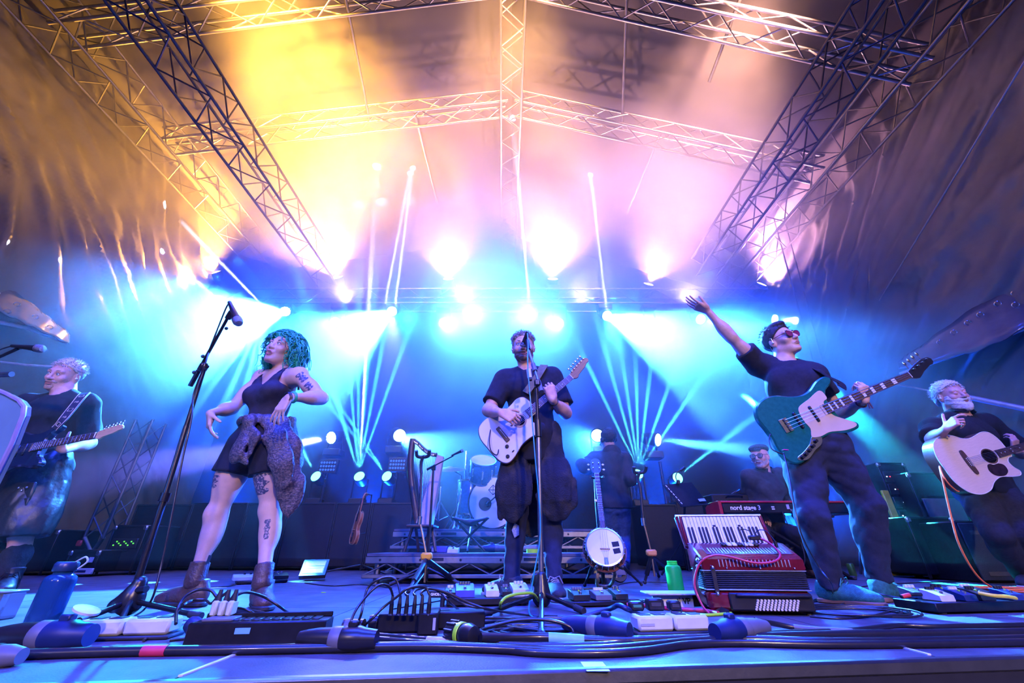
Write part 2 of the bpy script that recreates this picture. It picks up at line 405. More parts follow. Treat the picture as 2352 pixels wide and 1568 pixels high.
SILVER = mat('polished_steel', (.75,.75,.78), .22, 1.0, .05, 20)
BLACK_METAL = mat('black_metal', (.02,.02,.023), .35, .6, .15, 30)
EAR = mat('clear_earpiece', (.75,.78,.8), .2)
# ------------------------------------------------------------------ people
def bone(p, x, y, L, near=True):           # end of a bone of length L from p, seen at pixel x, y
    c = V((0,0,HC)); d = ray(x, y).normalized(); w = c-p; b = w.dot(d); q = w.dot(w)-L*L; disc = b*b-q
    if disc <= 0:
        z = c+d*(-b); return p+(z-p).normalized()*L
    t = -b-math.sqrt(disc) if near else -b+math.sqrt(disc); return c+d*t
def fwd_frame(f, u):
    f = V(f).normalized(); u = V(u); u = (u-f*u.dot(f)).normalized(); s = f.cross(u); return s, f, u      # s: the person's right
def head_pt(Hd, a, b, c): o, s, f, u, k = Hd; return o+(s*a+f*b+u*c)*k
def head_solid(S, Hd, neck_to, open_mouth=0.0, jaw=1.0, neck_r=.055, nose=1.0):
    o, s, f, u, k = Hd; ax = (s, f, u); h = lambda a, b, c: head_pt(Hd, a, b, c); e = lambda r: tuple(q*k for q in r)
    S.ell(h(0,-.018,.035), e((.077,.098,.086)), ax, k=.02)
    S.ell(h(0,.025,-.02), e((.066,.070,.088)), ax, k=.03)
    S.ell(h(0,.043,-.082-open_mouth*.5), e((.047*jaw,.043,.034)), ax, k=.035)
    S.cap(h(-.055*jaw,.0,-.065), h(-.02,.062,-.104-open_mouth), .016*k, .014*k, k=.03); S.cap(h(.055*jaw,.0,-.065), h(.02,.062,-.104-open_mouth), .016*k, .014*k, k=.03)
    S.ell(h(0,.083,-.104-open_mouth), e((.018,.012,.013)), ax, k=.02)
    S.cap(h(-.040,.080,.020), h(.040,.080,.020), .012*k, k=.02)
    for q in (-1,1):
        S.ell(h(q*.043,.066,-.028), e((.022,.020,.020)), ax, k=.022)
        S.ell(h(q*.031,.103,.001), e((.019,.015,.011)), ax, k=.014, op='s')
        S.ell(h(q*.031,.082,.001), e((.0150,.0125,.0125)), ax, k=.006)
    S.cap(h(0,.090,.012), h(0,.112*nose,-.030), .0075*k, .0115*k, k=.012)
    S.ell(h(0,.108*nose,-.033), e((.012,.012,.010)), ax, k=.008)
    for q in (-1,1): S.ell(h(q*.012,.099,-.036), e((.0085,.010,.0075)), ax, k=.008)
    S.ell(h(0,.086,-.064), e((.027,.015,.016)), ax, k=.012)
    if open_mouth > 0: S.ell(h(0,.103,-.071-open_mouth*.5), e((.017,.022,.004+open_mouth*.75)), ax, k=.004, op='s')
    else: S.cap(h(-.021,.101,-.067), h(.021,.101,-.067), .0028*k, k=.003, op='s')
    for q in (-1,1):
        S.ell(h(q*.078,-.006,-.010), e((.010,.021,.033)), (s*cos(.35)+f*sin(.35)*q, f*cos(.35)-s*sin(.35)*q, u), k=.008)
        S.ell(h(q*.089,.003,-.006), e((.007,.009,.017)), ax, k=.004, op='s')
    if neck_to is not None:
        S.cap(h(0,-.022,-.055), neck_to, neck_r*k*.98, neck_r*1.08*k, k=.03)
def face_parts(root, Hd, iris, brow_m, lip_m, open_mouth=0.0, glance=0.0, eyes=True, brow_t=.005):
    o, s, f, u, k = Hd; h = lambda a, b, c: head_pt(Hd, a, b, c)
    ew, ei, ep = mat('eye_white', (.75,.74,.74), .25), mat(iris[0], iris[1], .2), mat('pupil', (.01,.01,.012), .1)
    for q in (-1,1):
        if eyes:
            m = MB(); c = h(q*.031,.0835,.001); zd = (f+s*glance).normalized(); M = ortho(c, s, zd)
            prof = [(0,.0125),(.002,.0124)]; n = 16; rr = .0128*k
            for i in range(9):
                a0, a1 = pi*i/9, pi*(i+1)/9
            rings = [0, .18, .42, .7, 1.1, 1.7, 2.4, pi]
            vs = []; fs = []
            for a in rings:
                for j in range(n): vs.append(M @ V((rr*sin(a)*cos(2*pi*j/n), rr*sin(a)*sin(2*pi*j/n), rr*cos(a))))
            for i in range(len(rings)-1):
                m.mi(2 if i == 0 else 1 if i == 1 else 0)
                m.add([vs[i*n+j] for j in range(n)]+[vs[(i+1)*n+j] for j in range(n)], [(j, n+j, n+(j+1) % n, (j+1) % n) for j in range(n)])
            m.build('eye', [ew, ei, ep], root, True)
            l = MB(); l.tube([h(q*.031-.017,.090,.003), h(q*.031-.008,.0965,.0095), h(q*.031+.006,.0965,.0098), h(q*.031+.017,.090,.003)], [.0008*k,.0018*k,.0018*k,.0008*k], 6); l.build('eyelash', ep, root, True)
        b = MB(); b.tube([h(q*.013,.0935,.020), h(q*.026,.0945,.0265), h(q*.040,.089,.0265), h(q*.053,.076,.0195)], [brow_t*.7*k, brow_t*k, brow_t*.9*k, brow_t*.35*k], 6, flat=.55, up=f); b.build('eyebrow', brow_m, root, True)
    m = MB(); om = open_mouth
    m.tube([h(-.024,.0925,-.069-om*.45), h(-.012,.1005,-.0625), h(0,.1025,-.0635), h(.012,.1005,-.0625), h(.024,.0925,-.069-om*.45)], [.0012*k,.0036*k,.0034*k,.0036*k,.0012*k], 8, up=u, flat=.8)
    m.tube([h(-.024,.0925,-.069-om*.45), h(-.012,.0995,-.0735-om*1.15), h(0,.1010,-.0750-om*1.25), h(.012,.0995,-.0735-om*1.15), h(.024,.0925,-.069-om*.45)], [.0012*k,.0040*k,.0046*k,.0040*k,.0012*k], 8, up=u, flat=.8)
    m.build('lips', lip_m, root, True)
    if om > 0:
        t = MB(); t.box((0,0,0), (.030*k,.006*k,.007*k), .002, ortho(h(0,.092,-.0665), s, u)); t.build('teeth', mat('teeth', (.8,.78,.72), .3), root, True)
def hand(S, w, d, n, t, curl, k=1.0, spread=1.0, thumb=(.65,.62,.30), tcurl=(12,22)):
    d = V(d).normalized(); n = V(n); n = (n-d*n.dot(d)).normalized(); t = V(t); t = (t-d*t.dot(d)-n*t.dot(n)).normalized()
    w = V(w); L = [(.031,.090,(.043,.026,.021),.0088,7),(.0105,.094,(.047,.030,.022),.0090,2),(-.0105,.090,(.043,.028,.021),.0085,-3),(-.030,.081,(.033,.021,.019),.0076,-9)]
    for i, (o, b, ph, r, sp) in enumerate(L):
        p = w+(d*b+t*o)*k; S.cap(w+(d*.012+t*o*.55)*k, p, .0150*k, .0125*k, k=.012)
        c = curl[i] if isinstance(curl[0], (tuple, list)) else curl; a = 0; sp = R(sp*spread)
        dd = (d*cos(sp)+t*sin(sp)).normalized(); q = p; rr = r*k
        for j, l in enumerate(ph):
            a += R(c[j]); di = dd*cos(a)+n*sin(a); q2 = q+di*l*k
            S.cap(q, q2, rr, rr*.9, k=.006 if j == 0 else .0025); q = q2; rr *= .9
    p = w+(d*.022+t*.026+n*.004)*k; S.ell(w+(d*.040+t*.024+n*.008)*k, (.018*k,.030*k,.015*k), (t, (d+t*.4).normalized(), n), k=.014)
    di = (t*thumb[0]+d*thumb[1]+n*thumb[2]).normalized(); q = p+di*.040*k; S.cap(p, q, .0135*k, .0112*k, k=.012)
    axis = n.cross(di); 
    for j, (l, a) in enumerate(((.032, tcurl[0]), (.026, tcurl[1]))):
        di = (di*cos(R(a))+(d*.5+n*.85-t*.45).normalized()*sin(R(a))).normalized(); q2 = q+di*l*k; S.cap(q, q2, .0106*k*(.94**j), .0092*k*(.94**j), k=.003); q = q2
def axes_of(J):
    up = (J['neck']-J['pelvis']).normalized(); s = J['shR']-J['shL']; s = (s-up*s.dot(up)).normalized(); return s, up.cross(s), up
def torso(S, J, g=1.0, inf=0.0, w=1.0, dp=1.0, bust=0.0, belly=0.0, hips=1.0, k=.05, low=True):
    s, f, u = axes_of(J); ax = (s, f, u); L = (J['neck']-J['pelvis']).length; p = J['pelvis']; at = lambda a, b, c: p+s*a+f*b+u*c*L
    hs = (J['hipR']-J['hipL']).normalized()
    S.ell(at(0,-.005,.66), (.150*g*w+inf, .112*g*dp+inf, .24*L/.5*.5+.07+inf), ax, k=k)
    S.cap(J['shR']-u*.02*g+(J['shL']-J['shR'])*.12, J['shL']-u*.02*g+(J['shR']-J['shL'])*.12, .062*g+inf, k=k)
    S.ell(at(0,0,.30), (.132*g*w+inf, .100*g*dp+inf, .17*g+inf), ax, k=k)
    for q in (-1,1): S.cap(at(q*.02,-.015,.98), J['shR' if q > 0 else 'shL']+u*.012*g, .044*g+inf*.8, .046*g+inf*.8, k=.04)
    S.cap(at(0,-.04,.3), at(0,-.055,.85), .08*g+inf, .075*g+inf, k=k)
    if bust:
        for q in (-1,1): S.ell(at(q*.075*g,.078*g,.60), (.066*g*bust+inf,.060*g*bust+inf,.066*g*bust+inf), ax, k=.045)
    else:
        for q in (-1,1): S.ell(at(q*.07*g,.075*g*dp,.70), (.075*g+inf,.038*g+inf,.065*g+inf), ax, k=.04)
    if belly: S.ell(at(0,.05*belly,.25), (.125*g+inf,.09*g*belly+inf,.15*g+inf), ax, k=.06)
    if low:
        S.ell(p+u*.01, (.158*g*hips+inf, .110*g*dp+inf, .115*g+inf), (hs, f, u), k=k)
        for q, hp in ((1,'hipR'),(-1,'hipL')): S.ell(J[hp]-f*.035*g+u*.01, (.085*g*hips+inf,.090*g+inf,.095*g+inf), ax, k=k)
def arm(S, J, sd, g=1.0, inf=0.0, clip=None, fat=1.0, fore=True, k=.03):
    a, b, c = J['sh'+sd], J['el'+sd], J['wr'+sd]; cl = () if clip is None else ((a+(b-a)*clip, (b-a).normalized()),)
    S.ell(a, (.058*g*fat+inf,)*3, k=.045)
    S.cap(a, b, .050*g*fat+inf, .040*g*fat+inf, k=k, clips=cl)
    if clip is None: S.ell(a+(b-a)*.5, (.050*g*fat+inf,.050*g*fat+inf,.10*g+inf), tuple(reversed(fwd_frame((b-a), (c-a)))) if False else _ax(b-a), k=.03)
    if fore:
        S.cap(b, c, .039*g*fat+inf, .026*g+inf, k=.025); S.ell(b+(c-b)*.28, (.042*g*fat+inf,.046*g*fat+inf,.085*g+inf), _ax(c-b), k=.03)
def _ax(d):
    z = V(d).normalized(); x = z.orthogonal().normalized(); return (x, z.cross(x), z)
def leg(S, J, sd, g=1.0, inf=0.0, fat=1.0, clip=None, shank=True, k=.03, taper=1.0, hem=None):
    a, b, c = J['hip'+sd], J['kn'+sd], J['an'+sd]; cl = () if clip is None else ((a+(b-a)*clip, (b-a).normalized()),)
    s, f, u = axes_of(J)
    S.cap(a, b, .083*g*fat+inf, .054*g*fat+inf*taper, k=.04, clips=cl)
    if clip is None: S.ell(a+(b-a)*.35+f*.012, (.080*g*fat+inf,.080*g*fat+inf,.17*g+inf), _ax(b-a), k=.05); S.ell(b+f*.008, (.052*g*fat+inf*taper,)*3, k=.03)
    if shank:
        cl2 = () if hem is None else ((b+(c-b)*hem, (c-b).normalized()),)
        S.cap(b, c+(c-b)*(.0 if hem is None else .05), .050*g*fat+inf*taper, .034*g+inf*taper, k=.03, clips=cl2); S.ell(b+(c-b)*.30-f*.018, (.052*g*fat+inf*taper,.054*g*fat+inf*taper,.115*g+inf), _ax(c-b), k=.035)
def strands(MBx, Hd, n, length, rad, curl, seed, rmul=1.0, region=None, turn=5.0, down=0.6, seg=5, out=1.0, back=.0):
    o, s, f, u, k = Hd; r = random.Random(seed); made = 0
    while made < n:
        v = V((r.gauss(0,1), r.gauss(0,1), r.gauss(0,1))).normalized()
        a, b, c = v.x*.079*rmul, v.y*.100*rmul-.018, v.z*.088*rmul+.035
        if region and not region(a, b, c): continue
        made += 1; p = head_pt(Hd, a, b, c); nrm = (s*v.x+f*v.y+u*v.z).normalized(); L = length*r.uniform(.6, 1.15); ph = r.uniform(0, 6.28)
        t1 = nrm.orthogonal().normalized(); t2 = nrm.cross(t1); pts = []
        for i in range(seg+1):
            q = i/seg; w = (nrm*out*(q*(1-.45*q*down))*L*(1-.35*down)-V((0,0,1))*down*q*q*L-f*back*q*q*L)
            w += (t1*cos(ph+turn*q)+t2*sin(ph+turn*q)-t1*cos(ph)-t2*sin(ph))*curl; pts.append(p+w)
        MBx.tube(pts, [rad*(1-.75*i/seg) for i in range(seg+1)], 5, caps=False)
def hair_cap(S, Hd, t, plane=((0,.035,.035),(0,.72,-.70)), k=.01):
    o, s, f, u, kk = Hd; S.ell(head_pt(Hd,0,-.018,.035), tuple((q+t)*kk for q in (.077,.098,.086)), (s,f,u), k=k)
    S.cut(head_pt(Hd,*plane[0]), s*plane[1][0]+f*plane[1][1]+u*plane[1][2])
def join_mb(me, mb):
    n = MB(); o = mb.build('tmp', me.materials[0] if me.materials else mat('eye_white',(.7,.7,.7)), None); bm = bmesh.new(); bm.from_mesh(me); bm.from_mesh(o.data); bm.to_mesh(me); bm.free(); od = o.data; bpy.data.objects.remove(o); bpy.data.meshes.remove(od); me.shade_smooth()
def shoe(root, ank, toe, m_up, m_sole, k=1.0, high=.0, lace=None, up=V((0,0,1))):
    d = toe-ank; d = (d-up*d.dot(up)).normalized(); s = d.cross(up); base = V(ank); base.z = min(ank.z, base.z)
    z0 = base-up*(base.z if True else 0)                    # foot stands on the floor under the ankle
    at = lambda a, b, c: z0+d*a*k+s*b*k+up*c*k; ax = (d, s, up)
    S = Solid(); S.ell(at(-.035,0,.055), (.050*k,.040*k,.055*k), ax, k=.03); S.ell(at(.06,0,.048), (.085*k,.044*k,.045*k), ax, k=.04); S.ell(at(.135,.0,.036), (.065*k,.048*k,.034*k), ax, k=.03)
    S.cap(at(.0,0,.06), at(-.01,0,.09+high), .046*k, .050*k, k=.03, clips=((at(0,0,.095+high), up),)); S.cut(at(0,0,.014), -up)
    S.disp = folds(.002, 3, (60, 120)); solid_obj(S, 'shoe', m_up, root, .0075)
    o = [(-.088,0),(-.075,.034),(-.02,.040),(.05,.042),(.11,.054),(.165,.050),(.200,.022),(.206,0),(.200,-.022),(.165,-.048),(.11,-.050),(.05,-.036),(-.02,-.036),(-.075,-.034)]
    b = MB(); b.prism([(x*k, y*k) for x, y in sp2(o, 4)], .001, .024*k, frame(z0, d, s*-1 if d.cross(s).z < 0 else s, up) if False else frame(z0, d, up.cross(d), up), .006); b.build('shoe_sole', m_sole, root, True)
    if lace:
        l = MB()
        for i in range(5):
            x = .045+i*.018; z = .108-i*.0085; l.tube([at(x,-.024,z-.012), at(x+.006,-.008,z), at(x+.012,.008,z), at(x+.006,.024,z-.012)], .0032*k, 5)
        l.tube([at(.04,0,.108), at(.06,.03,.118), at(.05,.045,.085)], .003*k, 5); l.tube([at(.04,0,.108), at(.065,-.025,.120), at(.06,-.045,.082)], .003*k, 5); l.build('shoe_lace', lace, root, True)
def capsule_strip(mb, pts, width, thick, nrm):            # a flat strap through points, nrm points away from the body
    pts = [V(p) for p in pts]; m = len(pts); vs = []; fs = []
    for i, p in enumerate(pts):
        t = (pts[min(i+1,m-1)]-pts[max(i-1,0)]).normalized(); n_ = V(nrm(i/(m-1)) if callable(nrm) else nrm); n_ = (n_-t*n_.dot(t)).normalized(); s = t.cross(n_)
        vs += [p+s*width/2+n_*thick/2, p-s*width/2+n_*thick/2, p-s*width/2-n_*thick/2, p+s*width/2-n_*thick/2]
    for i in range(m-1):
        for k in range(4): fs.append((i*4+k, i*4+(k+1) % 4, i*4+4+(k+1) % 4, i*4+4+k))
    fs += [(3,2,1,0), tuple((m-1)*4+k for k in range(4))]; mb.add(vs, fs)
def report(J, n):
    L = lambda a, b: round((J[a]-J[b]).length, 2)
    print('FIG', n, {k: L(*k.split('-')) for k in ('shR-shL','shR-elR','elR-wrR','shL-elL','elL-wrL','hipR-knR','knR-anR','hipL-knL','knL-anL','neck-pelvis','head-neck')}, 'top z', round(J['head'].z+.12,2), 'ank', round(J['anR'].z,2), round(J['anL'].z,2))
# ------------------------------------------------------------------ the tent
SHADED_ALU = mat('shaded_aluminium', (.022,.018,.018), .5, 0, .2, 14)  # same aluminium as the other trusses, backlit shade put into its colour
ALU = mat('brushed_aluminium', (.27,.265,.265), .42, 1.0, .12, 14, .05, 60)
DECK = mat('stage_plywood', (.075,.075,.09), .55, 0, .35, 7, .18, 160, spec=.35)
PVC = mat('grey_pvc_fabric', (.14,.135,.13), .33, 0, .15, 2.5, .5, 7, spec=.6)
PVC_ROOF = mat('dull_pvc_fabric', (.055,.05,.047), .6, 0, .15, 2.5, .15, 6)
DRAPE = mat('black_drape', (.004,.004,.006), .95, 0, .3, 12, .3, 120)
FLIGHT = mat('black_laminate', (.005,.005,.007), .5, 0, .3, 30, .15, 160, spec=.25)
YELLOW_P = mat('yellow_plastic', (.70,.42,.02), .45, 0, .2, 12)
def struct(o, label=None): o['kind'] = 'structure'; return o
def grid(name, o, a, b, na, nb, disp, m):                   # a cloth sheet o + s*a + t*b with real folds
    nrm = a.cross(b).normalized(); vs = []; fs = []
    for i in range(na+1):
        for j in range(nb+1):
            s, t = i/na, j/nb; vs.append(o+a*s+b*t+nrm*disp(s, t))
    for i in range(na):
        for j in range(nb): fs.append((i*(nb+1)+j, (i+1)*(nb+1)+j, (i+1)*(nb+1)+j+1, i*(nb+1)+j+1))
    mb = MB(); mb.add(vs, fs); return mb.build(name, m)
from mathutils import noise as mnoise
def creases(amp, seed, fs, ft, tilt=.8):
    def f(s, t):
        p = V((s*fs+tilt*t*ft, t*ft-tilt*s*fs*.3, seed)); q = mnoise.noise(p*.35)*1.5
        return amp*(mnoise.ridged_multi_fractal(V((p.x*1.6+q, p.y*.55+q*.6, seed)), 1.0, 2.1, 4, 1.0, 1.6)*.5+.8*mnoise.noise(p*.25))
    return f
def crinkle(amp, seed, fs, ft, n=14):
    r = random.Random(seed); W = [(r.uniform(-fs, fs), r.uniform(.3*ft, ft), r.uniform(0, 6.28), r.uniform(.4, 1)) for _ in range(n)]
    return lambda s, t: amp*sum(w*abs(sin(a*s+b*t+p+1.3*sin(5*s+3*t))) for a, b, p, w in W)/n
XL, XR, YB, YF = -6.5, 5.55, 8.6, .6
ZL, ZR, ZT = 6.75, 6.05, 8.0
struct(grid('wall_left', V((XL,YF,0)), V((0,YB-YF,0)), V((0,0,ZL)), 170, 120, creases(.13,1,9,9), PVC))
struct(grid('wall_right', V((XR,YB,0)), V((0,YF-YB,0)), V((0,0,ZR)), 170, 120, creases(.13,2,9,9,-.8), PVC))
struct(grid('wall_back', V((XL,YB,0)), V((XR-XL,0,0)), V((0,0,ZT+.1)), 80, 12, lambda s,t: .06*abs(sin(60*s)), DRAPE))
struct(grid('ceiling', V((XL-.1,YF,ZL)), V((0,YB-YF,0)), V((-XL+.1,0,ZT-ZL)), 60, 40, crinkle(.02,3,22,10), PVC_ROOF))
struct(grid('ceiling', V((0,YF,ZT)), V((0,YB-YF,0)), V((XR+.1,0,ZR-ZT)), 60, 40, crinkle(.02,4,22,10), PVC_ROOF))
# floor: plywood decks with a hair of a gap between them
fl = MB(); e0, e1 = G(700,1559), G(2235,1513); edge = lambda x: e0.y+(e1.y-e0.y)*(x-e0.x)/(e1.x-e0.x)
xs = [XL,-4.75,-2.77,-.79,1.19,3.17,XR]
fl.add([V((XL,edge(XL)+.0,-.03)), V((XR,edge(XR)+.0,-.03)), V((XR,YB,-.03)), V((XL,YB,-.03)), V((XL,edge(XL),-.4)), V((XR,edge(XR),-.4)), V((XR,YB,-.4)), V((XL,YB,-.4))], [(0,1,2,3),(7,6,5,4),(0,4,5,1),(1,5,6,2),(2,6,7,3),(3,7,4,0)])
floor = struct(fl.build('floor', mat('deck_gap', (.01,.01,.012), .8), smooth=0))
ys = [None, 2.42, 3.64, 4.86, 6.08, 7.3, YB]
for i in range(6):
    for j in range(6):
        g_ = .0025; x0, x1 = xs[i]+g_, xs[i+1]-g_; y0 = (edge(x0)+.03, edge(x1)+.03) if j == 0 else (ys[j]+g_,)*2; y1 = ys[j+1]-g_
        m = MB(); vs = [V((x0,y0[0],0)), V((x1,y0[1],0)), V((x1,y1,0)), V((x0,y1,0))]; m.add(vs+[v-V((0,0,.029)) for v in vs], [(0,1,2,3),(0,4,5,1),(1,5,6,2),(2,6,7,3),(3,7,4,0)]); m.build('deck_panel', DECK, floor, smooth=0)
t = MB(); dx = V((1,(e1.y-e0.y)/(e1.x-e0.x),0)).normalized(); M = ortho(V((0,edge(0),0)), dx, V((0,0,1)))
t.box((-2.4,.012,-.014), (8.2,.030,.034), .006, M); struct(t.build('trim_1', ALU))
cn = V((1.72,edge(1.72),0)); t = MB(); t.tube([cn+V((0,.012,-.035)), cn+V((.10,-.0,-.035)), cn+V((.7,-.10,-.035))], .034, 4, flat=1.1, up=(0,0,1)); struct(t.build('trim_2', ALU, smooth=0))
t = MB(); t.box((-2.4,-.02,-.22), (8.2,.02,.28), .004, M); struct(t.build('trim_3', DRAPE))
for x in (xs[3], xs[4]):                                    # bright joint strips at two seams of the front row
    t = MB(); t.box((x, (edge(x)+.05+1.50)/2, .0015), (.011, 1.50-edge(x)-.05, .005), .001); struct(t.build('trim_4', mat('white_strip', (.75,.75,.78), .4)))
# ---- trusses
def truss(label, A, B, w, bays, rad=.020, ends=(0,0), cat='truss', group=None, braces=4, m=ALU, name='roof_truss', h=None):
    A, B = V(A), V(B); L = (B-A).length; h = h or w
    M = ortho(A, B-A, V((0,0,1)) if abs((B-A).normalized().z) < .9 else V((0,-1,0))); root = empty(name, label, cat, mw=M, group=group)
    cm = MB(); cm.tube([V((0,0,0)), V((L,0,0))], rad, 8); c0 = cm.build('chord', m, root); c0.location = (0, w/2, h/2); cs = [(-w/2, h/2), (w/2, -h/2), (-w/2, -h/2)]
    for a, b in cs:
        c = c0.copy(); COL.objects.link(c); c.location = (0, a, b)
    d = L/bays; faces = [((w/2,h/2),(w/2,-h/2),h),((-w/2,h/2),(-w/2,-h/2),h),((w/2,-h/2),(-w/2,-h/2),w),((w/2,h/2),(-w/2,h/2),w)][:braces]; proto = {}
    for fi, (p, q, ln) in enumerate(faces):
        for i in range(bays):
            a, b = (p, q) if i % 2 == fi % 2 else (q, p); s = V((i*d, a[0], a[1])); e = V(((i+1)*d, b[0], b[1])); k = round(ln, 3)
            if k not in proto:
                bm_ = MB(); bm_.tube([V((0,0,0)), V(((e-s).length,0,0))], rad*.5, 6); o = bm_.build('brace', m, root); proto[k] = o
            else: o = proto[k].copy(); COL.objects.link(o)
            o.matrix_basis = ortho(s, e-s, V((.3,.2,1)))
    return root
truss('left eave truss of the tent roof, pale steel, nearest the left wall', (-5.9,1.6,6.35), (-5.9,8.4,6.35), .50, 20)
truss('backlit truss, toned dark, crossing the upper left of the roof, inside the eave truss', (-3.87,1.3,5.35), (-3.87,6.9,5.35), .42, 17, m=SHADED_ALU)
truss('ridge truss running back along the middle of the tent roof', (.04,1.8,7.45), (-.1,8.4,7.45), .36, 24, .020)
truss('backlit truss, toned dark, crossing the upper right of the roof, inside the eave truss', (3.85,1.2,5.25), (3.85,6.4,5.25), .42, 16, m=SHADED_ALU)
truss('right eave truss of the tent roof, pale steel, nearest the right wall', (5.05,1.5,5.62), (5.05,8.4,5.62), .46, 20)
for (D, zl, zt, zr, n1, n2) in ((2.78,6.3,7.75,5.5,'front','top corner'),(4.5,6.45,7.5,5.75,'rear','middle')):
    truss(f'{n1} rafter truss sloping from left eave to ridge', (-5.9,D,zl), (-.1,D,zt), .30, 15, .022, group=None)
    truss(f'{n1} rafter truss sloping from ridge to right eave', (.1,D,zt), (5.0,D,zr), .30, 13, .022, group=None)
def rod(name, label, cat, pts, r, m, group=None):
    b = V(pts[0]); mb = MB(); mb.tube([V(p)-b for p in pts], r, 10); o = mb.build(name, m); o.location = b; return tag(o, label, cat, group)
for a, b, lab in (((-2.35,2.78,7.15),(-2.55,4.5,7.05),'left roof purlin tube between the two rafters'),((1.62,2.78,7.15),(1.95,4.5,6.95),'right roof purlin tube between the two rafters, nearer the ridge'),((3.0,2.0,6.75),(3.02,3.6,6.6),'short roof purlin tube at the top right beyond the front rafter'),((-1.75,4.5,7.2),(-1.7,6.6,7.2),'faint roof purlin tube left of the ridge behind the rear rafter'),((2.6,4.5,6.7),(2.5,6.4,6.7),'faint roof purlin tube right of the ridge behind the rear rafter')):
    rod('roof_purlin', lab, 'tube', [a, b], .024, ALU)
ROPE = mat('pale_rope', (.45,.40,.30), .8)
rod('guy_rope', 'thin rope slanting down across the crinkled left tent wall', 'rope', [P(-20,300,3.3), P(100,520,4.2), P(212,728,5.6)], .009, ROPE)
rod('guy_rope', 'thin pale rope slanting down across the right side of the roof', 'rope', [P(2372,110,1.95), P(2172,440,3.3), P(2020,690,4.85)], .008, ROPE)
for x0, x1, lab in ((1815,1872,'left of two thin steel cables hanging behind the bass player'),(1838,1893,'right of two thin steel cables hanging behind the bass player')):
    rod('hanging_cable', lab, 'cable', [P(x0-54,440,6.0), P(x0,640,6.0), P(x1,850,6.0)], .013, ALU)
truss('box truss lying across the back of the stage under the lamps', (-6.1,7.16,4.95), (5.2,7.16,4.95), .35, 26, .022, braces=2)
# ---- edge of the side sheets with eyelets
def valance(label, pts0, pts1, eyes, m):
    root = empty('tarpaulin_edge', label, 'tarpaulin', pts0[0]); mb = MB(); n = 40; vs = []; r = random.Random(len(label))
    a, b = spline(pts0, 14), spline(pts1, 14); n = len(a)
    for i in range(n):
        for j in range(7):
            t = j/6; w = a[i]+(b[i]-a[i])*t; vs.append(w+V((.0,.012*sin(i*1.1+3*t)+.01*sin(i*.5-5*t),.010*sin(i*1.3+t*4))))
    mb.add(vs, [(i*7+j, i*7+j+1, (i+1)*7+j+1, (i+1)*7+j) for i in range(n-1) for j in range(6)]); o = mb.build('sheet', m, root, True); sm = o.modifiers.new('thick', 'SOLIDIFY'); sm.thickness = .012
    for (s, t) in eyes:
        i = int(s*(n-1)); c = a[i]+(b[i]-a[i])*t; nn = (V((0,0,HC))-c).normalized(); e = MB(); X, Y, Z = _ax(nn); c = c+nn*.05
        e.tube([c+(X*cos(q)+Y*sin(q))*.026 for q in [2*pi*k/14 for k in range(15)]], .007, 5, caps=False); e.build('eyelet', SILVER, root, True)
    return root
SHEET = mat('glossy_pvc_fabric', (.15,.15,.17), .22, 0, .15, 4, .35, 14, spec=.7)
valance('blue-lit tarpaulin edge with eyelets hanging at the left side', [P(-60,610,4.0), P(60,690,4.4), P(160,768,4.9)], [P(-60,690,3.9), P(50,740,4.25), P(155,790,4.8)], [(.1,.35),(.28,.42),(.45,.40),(.62,.45),(.75,.5),(.2,.8),(.38,.85)], SHEET)
valance('pale tarpaulin edge with eyelets at the right side above the guitarist', [P(2410,610,3.5), P(2250,700,3.9), P(2065,830,4.9)], [P(2410,720,3.4), P(2260,800,3.8), P(2068,850,4.8)], [(.08,.12),(.2,.16),(.32,.2),(.42,.22),(.5,.24),(.58,.26),(.66,.3),(.74,.36),(.15,.4),(.3,.45)], SHEET)
rod('keder_rail', 'bright pale rail under the tarpaulin edge at the left', 'rail', [P(-60,728,4.0), P(60,752,4.4), P(156,786,4.85)], .028, mat('white_rail', (.75,.75,.8), .3, .3))
rod('keder_rail', 'bright pale rail under the tarpaulin edge at the right', 'rail', [P(2400,735,3.5), P(2240,800,4.0), P(2068,858,4.8)], .020, mat('white_rail', (.75,.75,.8), .3, .3))
rod('scaffold_tube', 'pale horizontal tube behind the right-hand guitarist', 'tube', [P(2205,908,4.3), P(2400,948,3.9)], .030, mat('white_rail', (.75,.75,.8), .3, .3))
rod('scaffold_tube', 'pale stub of tube at the left edge above the monitor', 'tube', [P(-40,862,2.6), P(27,859,2.6)], .020, ALU)
rod('bent_conduit', 'thin pale pipe behind the head of the left guitarist', 'tube', [P(-20,828,4.2), P(60,838,4.3), P(130,842,4.4), P(190,836,4.5)], .014, mat('white_rail', (.75,.75,.8), .3, .3))
rod('guy_rope', 'thin cord behind the right guitarist running to the bass headstock', 'rope', [P(2040,880,4.6), P(2100,890,4.6), P(2140,898,4.5), P(2330,945,4.75)], .010, ROPE)
